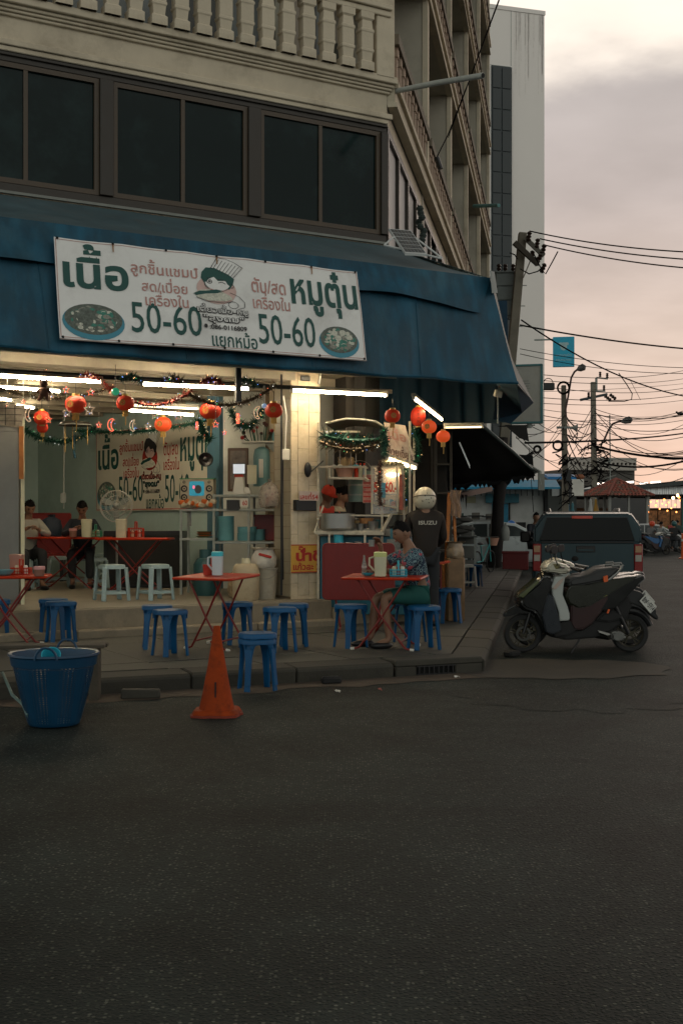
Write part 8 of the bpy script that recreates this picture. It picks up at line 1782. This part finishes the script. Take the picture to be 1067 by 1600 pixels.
for px, col, lb in ((922, (.42, .42, .40), 'folded white parasol seen above the pickup'), (930.5, (.38, .20, .03), 'folded yellow parasol seen above the pickup'), (894, (.05, .16, .19), 'folded teal parasol left of the white one above the pickup'), (887, (.02, .10, .17), 'folded dark blue parasol beside the street pole')):
    D_ = 46 if px > 900 else 45; tp_ = P(px, 779 if px > 900 else 785, D_)
    u = thing('folded_parasol', lb, 'parasol', (tp_.x, D_, 0), 0, 'folded parasols behind the pickup'); h_ = tp_.z
    b = MB(); b.lathe([(0, h_), (.03, h_ - .02), (.06, h_ - .12), (.045, h_ - .16), (.10, h_ - .45), (.14, h_ - .95), (.12, h_ - 1.0), (0, h_ - 1.0)], 12); b.build('canopy', mat('parasol_%s' % lb[7:12].strip(), col, .7, var=.15), u); MB().cyl((0, 0, 0), (0, 0, h_ + .03), .02, n=6).build('pole', GREYM, u)

def pole(name, label, base, top, w0, w1, n=4):
    t = thing(name, label, 'pole', (base.x, base.y, 0)); MB().bar((0, 0, 0), top - Vector((base.x, base.y, 0)), w0, w0, w2=w1).build('shaft', CONC, t, bevel=.02, sm=0); return t
def insulator(t, p, d=Vector((0, 0, 1)), L_=.26, r=.05, base=None):
    p = Vector(p); d = Vector(d).normalized(); b = MB(); pts = []; rs = []
    for i in range(7): pts.append(p + d * (L_ * i / 6)); rs.append(r * (1 if i % 2 else .55))
    b.tube(pts, rs, 8).build('insulator', mat('brown_insulator', (.035, .02, .015), .3), t)
PA = 37.0
ba, ta = P(769, 1000, PA), P(816, 364, PA); ba.z = 0
pA = pole('utility_pole', 'leaning concrete utility pole with transformer and tilted crossarms', ba, ta, .34, .25)
rel = lambda px, py, D=PA: P(px, py, D) - Vector((ba.x, ba.y, 0))
MB().bar(rel(803, 379, PA - .4), rel(840, 413, PA - .4), .15, .15).build('crossarm', mat('dark_crossarm', (.055, .045, .035), .8), pA, sm=0)
MB().bar(rel(820, 372, PA - .25), rel(849, 400, PA - .35), .13, .13).build('crossarm', mat('grey_crossarm', (.14, .13, .11), .8), pA, sm=0)
MB().bar(rel(817, 434, PA - .2), rel(833, 396, PA - .25), .06, .03).build('brace', CONC, pA, sm=0)
for px, py, px2, py2 in ((825, 377, 827, 362), (838, 388, 840, 373), (847, 398, 850, 382), (829, 405, 832, 392), (842, 406, 846, 393), (838, 415, 842, 401), (845, 426, 851, 412)):
    a, b_ = rel(px, py, PA - .35), rel(px2, py2, PA - .35); insulator(pA, a, b_ - a, (b_ - a).length, .085)
for pts in ([(833, 396), (845, 420), (852, 428), (862, 410), (871, 393)], [(812, 420), (826, 428), (840, 424), (846, 418)], [(808, 405), (804, 398), (796, 395)]): MB().tube([rel(x, y, PA - .6) for x, y in pts], .02, 5).build('jumper_wire', WIREM, pA)
for py in (446, 478, 510): MB().bar(rel(813 - (py - 440) * .08, py), rel(823 - (py - 440) * .08, py), .025).build('step_bolt', GREYM, pA, sm=0)
trf = thing('transformer', 'grey stepped transformer box mounted left of the leaning pole', 'transformer', P(789, 430, PA + .6)); GT = mat('transformer_grey', (.14, .16, .155), .6, var=.1)
s_ = (PA + .6) / F
for x0_, x1_, y0_, y1_ in ((-17, 14, 0, 20), (-15, 13, 20.5, 42), (-13, 9, 42.5, 66)): MB().box(x0_ * s_, x1_ * s_, -.35, .35, -y1_ * s_, -y0_ * s_).build('casing', GT, trf, bevel=.02, sm=0)
MB().box(-18 * s_, 16 * s_, -.4, .4, .002, .05).build('lid', GT, trf, bevel=.01, sm=0)
for x in (-10, 0, 12): insulator(trf, (x * s_, 0, .05), (0, 0, 1), .3, .08)
for dy in (8, 14, 30, 47): MB().sph((13.5 * s_, -.2, -dy * s_), .05, 8).build('bushing', BLACK, trf)
BD = 42.0; bB, tB_ = P(884, 0, BD), P(880, 602, BD); bB.z = 0
pB = pole('utility_pole', 'upright concrete pole with a curved lamp arm, left of the pavilion', bB, tB_, .23, .16)
CD2 = 68.0; bC, tC_ = P(929, 0, CD2), P(926, 597, CD2); bC.z = 0
pC = pole('utility_pole', 'tall concrete pole with crossarm and cable bundles', bC, tC_, .34, .26)
rB = lambda px, py, D=BD: P(px, py, D) - Vector((bB.x, bB.y, 0)); rC = lambda px, py, D=CD2: P(px, py, D) - Vector((bC.x, bC.y, 0))
MB().bar(rC(906, 625), rC(948, 616), .16, .14).build('crossarm', mat('blue_grey_crossarm', (.05, .07, .08), .7), pC, sm=0)
MB().bar(rC(931, 590, CD2), rC(931, 612), .12, .12).bar(rC(931, 590), rC(949, 592), .08).bar(rC(931, 611), rC(945, 611), .08).build('bracket', GREYM, pC, sm=0)
for px, py in ((937, 589), (948, 591), (943, 610), (919, 621)): insulator(pC, rC(px, py, CD2 - .3), (0, 0, 1), .30, .09)
for px, py in ((944, 618), (952, 616)): insulator(pC, rC(px, py, CD2 - .3), (1, 0, -.8), .45, .12)
b = MB(); q = random.Random(21)
for i in range(46):
    a = Vector((q.gauss(0, .45), q.uniform(-.3, 0), q.uniform(3.2, 6.0))) ; b.tube([a, a + Vector((q.uniform(-.5, .5), 0, q.uniform(-.4, .4))), a + Vector((q.uniform(-.9, .9), 0, q.uniform(-.5, .5)))], q.uniform(.02, .05), 5)
b.build('cable_tangle', WIREM, pC)['kind'] = 'stuff'
b = MB()
for i in range(26):
    a = Vector((q.gauss(0, .16), q.uniform(-.3, -.1), q.uniform(1.9, 4.6))); b.tube([a, a + Vector((q.uniform(-.25, .25), 0, q.uniform(-.25, .25))), a + Vector((q.uniform(-.5, .5), 0, q.uniform(-.4, .4)))], q.uniform(.012, .03), 5)
b.build('cable_tangle', WIREM, pB)['kind'] = 'stuff'
def coil(label, px, py, r, D, n=3):
    p = P(px, py, D); t = thing('cable_coil', label, 'cable coil', p); rr = r / F * D
    for k in range(n): MB().tube([((rr - k * .02) * math.cos(2 * PI * i / 22), k * .02, (rr - k * .02) * 1.0 * math.sin(2 * PI * i / 22)) for i in range(22)], .018, 5, closed=True).build('loop', WIREM, t)
coil('large loop of black cable at the top of the upright pole', 880, 606, 10, 41.6); coil('small cable coil hanging on wires left of the upright pole', 839, 702, 6, 38); coil('cable coil against the upright pole at mid height', 871, 696, 8, 41.5); coil('coil of cable low on the tall rear pole', 946, 724, 6, 67, 4)
MB().box(-.05, .12, -.3, -.17, P(0, 752, BD).z, P(0, 735, BD).z).build('terminal_box', BLACK, pB, sm=0)
bxs = thing('splice_box', 'black splice box hanging from the wires right of the billboard', 'cable box', P(856, 604, 33)); MB().box(-.17, .17, -.08, .08, -.10, .10).build('box', BLACK, bxs, bevel=.02); MB().tube([(.13 * math.cos(R(a)), 0, .10 + .13 * math.sin(R(a))) for a in range(0, 181, 20)], .012, 5).build('loop', WIREM, bxs)
hn = MB(); sp2 = thing('loudspeaker', 'grey horn loudspeaker on the upright pole', 'loudspeaker', P(889, 668, 41.7)); hn.lathe([(.04, 0), (.05, .12), (.13, .26), (.15, .27), (.13, .25), (.02, .1)], 14, (0, 0, 0), (0, R(95), 0)).build('horn', GREYM, sp2); MB().box(-.45, 0, -.03, .03, -.04, .04).build('bracket', GREYM, sp2, sm=0)
def lamp_(label, base, pts, D, head):
    t = thing('street_lamp', label, 'street lamp', base); o = Vector(base); P_ = [P(x, y, D) - o for x, y in pts]; MB().tube(P_, .035 * D / 42, 6).build('arm', mat('rusty_arm', (.07, .04, .035), .7), t)
    a, b_ = P(*head[0], D) - o, P(*head[1], D) - o; MB().tube([a, a.lerp(b_, .3), a.lerp(b_, .8), b_], [.04 * D / 42, .11 * D / 42, .13 * D / 42, .05 * D / 42], 8).build('lamp_head', mat('lamp_head_grey', (.12, .12, .115), .5), t)
lamp_('street lamp on a curved arm fixed to the upright pole', P(884, 650, BD - .3), [(884, 652), (883, 640), (887, 620), (892, 590), (897, 581), (902, 577)], BD - .3, ((901, 578), (914, 572)))
lamp_('long-armed street lamp reaching right behind the tall rear pole', P(942, 690, 70), [(942, 690), (950, 672), (957, 662), (965, 659), (972, 658)], 70, ((970, 659), (987, 655)))
an = thing('antenna_mast', 'thin antenna mast above the pavilion', 'antenna'); MB().tube([P(953, 760, 66), P(952, 648, 66)], .035, 5).build('mast', GREYM, an)
for py in (720, 745): MB().bar(P(945, py + 3, 66), P(962, py - 3, 66), .06, .03).build('fin', GREYM, an, sm=0)
def wire(a, b, sag, r, label, grp='overhead cables across the street', n=14, nm='overhead_cable'):
    a, b = Vector(a), Vector(b); mid = MB().tube([a.lerp(b, i / n) - Vector((0, 0, sag * 4 * (i / n) * (1 - i / n))) - a for i in range(n + 1)], r * .66, 5)
    o = mid.build(nm, WIREM, loc=a); return tag(o, label, 'cable', grp)
top3 = [((827, 361), (1100, 395), .12), ((843, 373), (1100, 407), .10), ((851, 383), (1100, 421), .10)]
for i, (a, b_, s) in enumerate(top3): wire(P(*a, PA - .3), P(*b_, 32), s, .030, ('topmost thick cable from the leaning pole to the right', 'second cable from the top of the leaning pole', 'third cable from the leaning pole crossarm')[i])
wire(P(812, 508, PA), P(1110, 548, 40), .1, .042, 'thick black cable leaving the leaning pole below the transformer')
wire(P(814, 500, PA), P(1110, 625, 45), .5, .038, 'thick cable slanting down across the bank sign to the right edge')
wire(P(812, 545, PA), P(1100, 575, 40), .15, .017, 'thin pair cable passing behind the bank sign, upper'); wire(P(812, 553, PA), P(1100, 583, 40), .2, .017, 'thin pair cable passing behind the bank sign, lower')
wire(P(820, 692, 30), P(1100, 672, 55), .12, .045, 'heaviest horizontal cable just below the street lamp heads')
wire(P(926, 746 - 50, 67), P(1110, 716, 58), .25, .10, 'thick sagging cable bundle right of the tall rear pole')
wire(P(926, 720, 67), P(1110, 708, 57), .5, .08, 'second sagging cable bundle right of the tall rear pole')
q = random.Random(99)
srt = lambda n, a, b: sorted(q.uniform(a, b) for _ in range(n))
for i, y in enumerate(srt(15, -15, 110)): wire(P(882, 640 + y, 42), P(926, 640 + q.uniform(-10, 110), 67), q.uniform(.1, .8), q.uniform(.018, .035), 'thin cable in the tangle between the two street poles, ' + ORD[i], 'cables between the two street poles')
for i, y in enumerate(srt(16, -20, 70)): wire(P(928, 650 + y, 67), P(1110, 640 + q.uniform(-20, 90), 58), q.uniform(.3, 1.6), q.uniform(.020, .034), 'thin cable sagging right from the rear pole, ' + ORD[i] + ' at the pole', 'cables sagging to the right of the rear pole')
for i, y in enumerate(srt(9, -50, 90)): wire(P(806, 640 + y, 27), P(882, 690 + q.uniform(-60, 50), 42), q.uniform(.05, .4), q.uniform(.010, .018), 'thin cable from the leaning pole to the upright pole, ' + ORD[i], 'cables between the leaning and the upright pole')
for i in range(9):
    y0_ = 580 + i * 9; wire(P(840, y0_ + 5, 40), P(1110, y0_ + q.uniform(-18, 8), 66), q.uniform(.1, .5), q.uniform(.012, .022), 'thin high cable crossing the pink sky over the street poles, ' + ORD[i], 'thin high cables over the street poles')
wire(P(780, 0, 17), P(700, 215, 19), .0, .010, 'thin wire slanting across the balconies of the wing')
wire(P(833, 800, 28), P(826, 700, 26), .0, .012, 'thin guy wire below the torn black tarpaulin')
wire(P(983, 592, 66), P(1000, 625, 66), .0, .02, 'short dangling jumper cable right of the rear pole'); 
MB().tube([P(x, y, 66) for x, y in ((966, 583), (978, 600), (987, 615), (986, 624), (975, 627), (950, 627))], .03, 5).build('overhead_cable', WIREM)
tag([o for o in COL.objects if o.name.startswith('overhead_cable') and 'label' not in o][0], 'looped jumper cable at the right of the tall pole crossarm', 'cable')
bd_ = thing('bird', 'small dark bird perched on a cable at the far right', 'bird', P(1062, 646, 50)); MB().sph((0, 0, 0), (.16, .07, .07), 10).build('body', BLACK, bd_); MB().sph((-.15, 0, .05), .05, 8).build('head', BLACK, bd_); MB().bar((.12, 0, 0), (.3, 0, -.03), .06, .02).build('tail', BLACK, bd_)
bs_ = thing('bank_sign', 'square turquoise blade sign with a pale winged emblem beside the white tower', 'sign', P(880, 550, 58), R(-10)); w_, h_ = 16.5 / F * 58, 23.5 / F * 58
MB().box(-w_, w_, -.08, .08, -h_, h_).build('panel', mat('turquoise_panel', (.01, .33, .50), .4, var=.06), bs_, bevel=.02, sm=0)
EM = mat('pale_emblem', (.33, .48, .50), .5)
b = MB(); disc2(b, 0, h_ * .36, .17, .20, -.085, 0, 18); disc2(b, -.14, h_ * .52, .12, .08, -.086, 0, 12); disc2(b, .14, h_ * .52, .12, .08, -.0865, 0, 12); b.build('emblem', EM, bs_, sm=0, fx=0)
b = MB(); text_fit(b, 'ธนาคารกรุงไทย', -w_ * .75, w_ * .75, -h_ * .34, -h_ * .12, -.085); text_fit(b, 'KRUNGTHAI', -w_ * .7, w_ * .7, -h_ * .60, -h_ * .48, -.085); b.build('lettering', EM, bs_, sm=0, fx=0)
MB().box(-w_ - .9, -w_, -.04, .04, h_ * .8, h_ * .9).build('bracket', GREYM, bs_, sm=0)
bb_ = thing('light_box_sign', 'blank pale light-box sign with a turquoise frame behind the awning corner', 'sign', P(822, 616, 21), R(-14)); w_, h_ = 25 / F * 21, 45 / F * 21
MB().box(-w_, w_, -.06, .06, -h_, h_).build('panel', mat('faded_panel', (.38, .37, .33), .5, var=.12, vs=2.5, dirt=(.28, .25, .16), ds=1.5), bb_, sm=0)
MB().box(-w_ - .01, -w_ + .02, -.08, .08, -h_, h_).box(w_ - .03, w_ + .01, -.08, .08, -h_, h_).box(-w_, w_, -.08, .08, h_ - .02, h_ + .012).box(-w_, w_, -.08, .08, -h_ - .012, -h_ + .02).build('frame', mat('turquoise_frame', (.06, .19, .20), .5), bb_, sm=0)
b = MB()
for i in range(9): b.box(-.10, .05 + .02 * (i % 2), -.064, -.061, .22 - i * .045, .235 - i * .045)
b.build('faded_print', mat('faded_print', (.26, .26, .24), .6), bb_, sm=0)
MB().cyl((.05, 0, -h_ - .09), (.05, 0, -h_), .045, n=10).build('lamp_stub', GREYM, bb_); MB().bar((-.5, 0, -h_ - .05), (.15, 0, -h_ - .04), .02).build('bracket', BLACK, bb_, sm=0)
tp = thing('black_tarpaulin', 'sagging black tarpaulin canopy with a ragged edge over the side pavement', 'canopy')
q = random.Random(2)
Q = [P(640, 668, 17.9), P(752, 664, 18.3), P(836, 736, 24), P(640, 760, 26)]
def tf(p, u, v): return p + Vector((0, 0, -.10 * math.sin(PI * u) * math.sin(PI * v) + .03 * math.sin(u * 22) * v + (.10 * q.random() - .12 if v > .97 else 0)))
MB().quad(Q[0], Q[1], Q[2], Q[3], nx=30, ny=12, fn=tf).build('sheet', BLACKT, tp, solid=.01)
MB().quad(P(640, 700, 26.2), P(832, 712, 24.5), P(834, 744, 24.2), P(640, 766, 26), nx=60, ny=3, fn=lambda p, u, v: p + Vector((0, 0, -.14 * q.random() if v > .9 else 0))).build('ragged_edge', BLACKT, tp, solid=.01)
MB().tube([P(752, 664, 18.2), P(800, 705, 20.5), P(836, 738, 23.8)], .03, 6).build('edge_pole', mat('dark_teal_pole', (.03, .06, .06), .5), tp)
MB().tube([P(826, 728, 23.5), P(843, 738, 23.0), P(844, 757, 23.0)], .04, 6).build('bent_pipe', GREYM, tp); MB().box(-.06, .06, -.03, .03, -.3, .02).build('pale_wrap', mat('pale_wrap', (.22, .23, .21), .7), tp, loc=P(845, 742, 23))
MB().quad(P(788, 664, 17.8), P(822, 664, 17.8), P(826, 690, 17.8), P(810, 684, 17.8)).build('torn_corner', BLACKT, tp, solid=.005)
bk_ = thing('dark_partition', 'dark boarded partition at the back under the tarpaulin', 'partition', (P(610, 0, 19).x, 19.0, ZP), R(-6)); MB().box(0, .9, 0, .1, 0, 3.0).build('board', mat('dark_board', (.018, .016, .014), .8, var=.3), bk_, sm=0)
for i in range(3): MB().box(.05 + .3 * i, .07 + .3 * i, -.02, -.001, 0, 3.0).build('batten', BLACK, bk_, sm=0)
mr_ = thing('hanging_mirror', 'narrow slanting mirror strip hanging in the dark under the tarpaulin', 'mirror', P(725, 711, 19)); MB().prism([(-.09, .20), (-.07, .21), (.09, -.16), (.09, -.22)], -.01, .01).build('mirror_strip', mat('mirror_bright', (.55, .58, .58), .15, .3), mr_)
sd_ = thing('dark_shelves', 'tall dark shelf frame in the shade left of the wooden easel', 'shelf', (P(692, 0, 18.5).x, 18.5, ZP), R(-8))
for x in (-.12, .12): MB().box(x - .02, x + .02, 0, .04, 0, 2.9).build('upright', mat('dark_shelf_metal', (.04, .036, .03), .6), sd_, sm=0)
for i in range(6): MB().box(-.12, .12, .0, .3, .4 + .45 * i, .43 + .45 * i).build('shelf', mat('dark_shelf_metal', (.04, .036, .03)), sd_, sm=0)
TD = 34.5; tpt = P(776, 0, TD); tr_ = thing('tree', 'dark tree trunk growing from the side pavement in front of the silver car', 'tree', (tpt.x, TD, .12))
b = MB(); hT = P(0, 690, TD).z
b.tube([(-.12, 0, -.1), (-.06, 0, .25), (0, 0, .9), (.04, 0, 1.8), (.10, 0, 2.6), (.12, 0, hT)], [.27, .20, .18, .17, .19, .20], 14); b.v = [(x + .02 * math.sin(z * 9 + x * 30), y, z) for x, y, z in b.v]
b.build('trunk', mat('dark_bark', (.012, .009, .008), .9, var=.3, vs=6, bump=.8, bs=14), tr_); MB().tube([(.1, 0, 2.2), (.5, .2, 3.0), (1.1, .3, 3.4)], [.10, .08, .05], 8).tube([(.05, 0, 2.3), (-.5, .2, 3.0), (-1.2, .2, 3.3)], [.10, .08, .05], 8).build('limb', mat('dark_bark', (.012, .009, .008)), tr_)
b = MB()
for i in range(1200):
    p = Vector((q.uniform(-2.2, .5), q.gauss(0, .6), q.uniform(2.6, 3.3))) ; d_ = Vector((q.uniform(-1, 1), q.uniform(-1, 1), q.uniform(-1, .3))).normalized() * .16; s_ = d_.cross(Vector((q.random(), q.random(), .3))).normalized() * .05; b.add([p, p + d_ * .5 + s_, p + d_, p + d_ * .5 - s_], [(0, 1, 2, 3)])
b.build('crown', mat('dark_leaf', (.03, .05, .02), .7), tr_, sm=0, fx=0)
wb_ = thing('hanging_bag', 'pale cloth bag tied to the tree trunk', 'bag', P(789, 828, 33.8)); sack('bag', .12, .50, mat('pale_cloth_bag', (.24, .25, .23), .8), wb_, 6, .2, (0, 0, -.3))
rc_ = thing('red_crate', 'large dark red crate beside the tree at the edge of the side pavement', 'crate', (P(805, 0, 33.5).x, 33.5, .13), R(-10)); MB().box(-.36, .36, -.25, .25, 0, .50).build('body', mat('dark_crate_red', (.10, .006, .006), .6), rc_, bevel=.02); MB().box(-.38, .38, -.27, .27, .45, .52).build('rim', mat('dark_crate_red', (.10, .006, .006)), rc_, bevel=.01)  # one even red, darker than the table enamel
ES = 15.9; es = thing('wooden_easel', 'orange wooden A-frame with a pale cloth draped over its top', 'easel', (P(704, 0, ES).x, ES, ZP), R(10))
hE = P(0, 770, ES).z - ZP
MB().bar((-.10, 0, 0), (-.02, 0, hE), .045, .03).bar((.10, .05, .4), (.05, .05, hE - .02), .035, .03).build('post', WOODO, es, sm=0); MB().box(-.12, .12, -.02, .08, .0, .74).build('orange_box', WOODO, es, bevel=.01)
b = MB().quad((-.02, -.04, hE - .30), (.12, -.04, hE - .34), (.14, -.02, hE + .03), (.0, -.02, hE + .04), nx=8, ny=8, fn=lambda p, u, v: p + Vector((.02 * math.sin(v * 6), .02 * math.sin(u * 12 + v * 5), 0))); b.build('draped_cloth', mat('dusty_cloth', (.22, .15, .11), .9, var=.3, vs=12), es, solid=.01)
bgp = thing('paper_bag', 'tall brown plastic-wrapped paper bag beside the orange easel', 'bag', (P(711, 0, 15.7).x, 15.75, ZP)); b = MB().box(-.11, .12, -.09, .09, 0, .85); b.build('bag', mat('brown_paper', (.20, .12, .06), .5, var=.3, vs=6, bump=.5, bs=9), bgp, bevel=.02, jit=.02); sack('crumpled_top', .12, .22, mat('film_top', (.32, .24, .16), .3, var=.3, vs=15), bgp, 12, .8, (0, 0, .83))
rt = thing('red_shelf', 'narrow orange-red shelf board right of the standing man', 'shelf', P(690, 882, 15.3)); MB().prism([(-.09, -.01), (.10, .03), (.10, .05), (-.09, .02)], -.12, .12).build('board', mat('orange_red_board', (.50, .06, .02), .5), rt, sm=0); MB().box(-.02, .0, 0, .02, -.65, -.01).build('support', REDD, rt, sm=0)
mt_ = thing('metal_frame_table', 'dark metal frame table with bundles on the side pavement behind the easel', 'table', (P(724, 0, 30).x, 30, ZP), R(-6), scale=(1.7, 1.2, 1.04))
for x in (-.17, .17):
    for y in (-.3, .3): MB().box(x - .015, x + .015, y - .015, y + .015, 0, .95).build('leg', GREYM, mt_, sm=0)
MB().box(-.2, .2, -.32, .32, .90, .93).build('top', mat('dim_table_top', (.06, .065, .06), .6), mt_, sm=0); MB().tube([(-.05, 0, .93), (-.05, 0, 1.2), (.13, 0, 1.2), (.13, 0, .93)], .01, 5).build('wire_frame', GREYM, mt_)
for x, z, r_ in ((-.05, 1.05, .14), (.03, 1.12, .12), (-.12, 1.25, .13), (.0, 1.32, .12)): MB().sph((x, 0, z), (r_ * 1.2, .12, r_ * .6), 10, rot=(0, x * 4, 0)).build('bundle', mat('grey_bundle', (.06, .058, .052), .9, var=.4, vs=9), mt_)
bg_ = thing('cardboard_stack', 'grey boxes stacked under the metal frame table', 'boxes', (P(728, 0, 30.4).x, 30.5, ZP), scale=1.3)
for i in range(3): MB().box(-.16, .16, -.15, .15, .02 + .28 * i, .26 + .28 * i).build('box', mat('grey_carton', (.12, .12, .11), .8, var=.2), bg_, bevel=.008)
sf2 = thing('timber_beam', 'pinkish timber beam with black straps hanging in front of the shop house wall', 'beam'); MB().bar(P(716, 774, 24), P(765, 764, 27), .12, .10).build('beam', mat('pinkish_timber', (.16, .11, .09), .8), sf2, sm=0)
for px in (719, 722, 727): MB().tube([P(px, 773, 24), P(px + 1, 797 if px > 725 else 785, 24), P(px + 2, 773, 24)], .012, 4).build('strap', BLACK, sf2)
by = thing('bicycle', 'small bicycle with a pink basket and teal frame left of the tree', 'bicycle', (P(756, 0, 31).x, 31, .13), R(60))
for x in (-.45, .45): MB().tube([(x + .28 * math.cos(2 * PI * i / 22), 0, .30 + .28 * math.sin(2 * PI * i / 22)) for i in range(22)], .02, 5, closed=True).build('wheel', RUBBER, by)
MB().tube([(-.45, 0, .3), (-.1, 0, .32), (.35, 0, .75), (-.22, 0, .72), (-.1, 0, .32)], .018, 5).tube([(.45, 0, .3), (.33, 0, .95)], .018, 5).build('frame', mat('teal_frame', (.03, .25, .25), .4), by)
MB().tube([(.33, -.25, .95), (.33, .25, .95)], .014, 5).build('handlebar', STEEL, by); MB().lathe([(0, 0), (.12, 0), (.18, .2), (.17, .2), (.11, .01)], 12, (.55, 0, .72)).build('basket', mat('pink_basket', (.45, .24, .17)), by); MB().sph((-.25, 0, .78), (.13, .07, .04), 10).build('saddle', BLACK, by)
sp_ = [P(607, 357, 15.0), P(642, 360, 15.0), P(667, 397, 14.1), P(633, 395, 14.1)]
so_ = thing('solar_panel', 'small solar panel tilted on the awning roof at the building corner', 'solar panel'); nrm_ = (sp_[1] - sp_[0]).cross(sp_[3] - sp_[0]).normalized()
if nrm_.y > 0: nrm_ = -nrm_
def spq(u, v, o=0): return (sp_[0] * (1 - u) + sp_[1] * u) * (1 - v) + (sp_[3] * (1 - u) + sp_[2] * u) * v + nrm_ * o
MB().add([spq(0, 0), spq(1, 0), spq(1, 1), spq(0, 1), spq(0, 0, -.03), spq(1, 0, -.03), spq(1, 1, -.03), spq(0, 1, -.03)], [(0, 1, 2, 3), (7, 6, 5, 4), (0, 4, 5, 1), (1, 5, 6, 2), (2, 6, 7, 3), (3, 7, 4, 0)]).build('frame', mat('panel_frame', (.60, .61, .60), .5), so_, sm=0)
CELL = mat('solar_cell', (.13, .14, .15), .2, var=.15, vs=30, coat=.4)
for r_ in range(6):
    for c in range(6):
        u0, u1, v0, v1 = .04 + .155 * c, .04 + .155 * c + .145, .03 + .158 * r_, .03 + .158 * r_ + .14
        MB().add([spq(u0, v0, .003), spq(u1, v0, .003), spq(u1, v1, .003), spq(u0, v1, .003)], [(0, 1, 2, 3)]).build('cell', CELL, so_, sm=0)
MB().tube([spq(1, .35), P(690, 403, 14.2)], .012, 5).tube([spq(0, .35), P(600, 383, 14.6)], .012, 5).tube([P(600, 383, 14.6), P(690, 404, 14.2)], .012, 5).build('stand', mat('panel_frame', (.42, .43, .42)), so_)
pc = thing('canvas_end_strip', 'pale strip of folded canvas at the top right corner of the awning', 'canvas strip'); MB().quad(P(765, 423, 14.0), P(771, 425, 14.2), P(776, 458, 14.2), P(768, 458, 14.0)).build('strip', mat('pale_canvas', (.28, .31, .30), .7), pc, solid=.01)

bpy.context.view_layer.update()
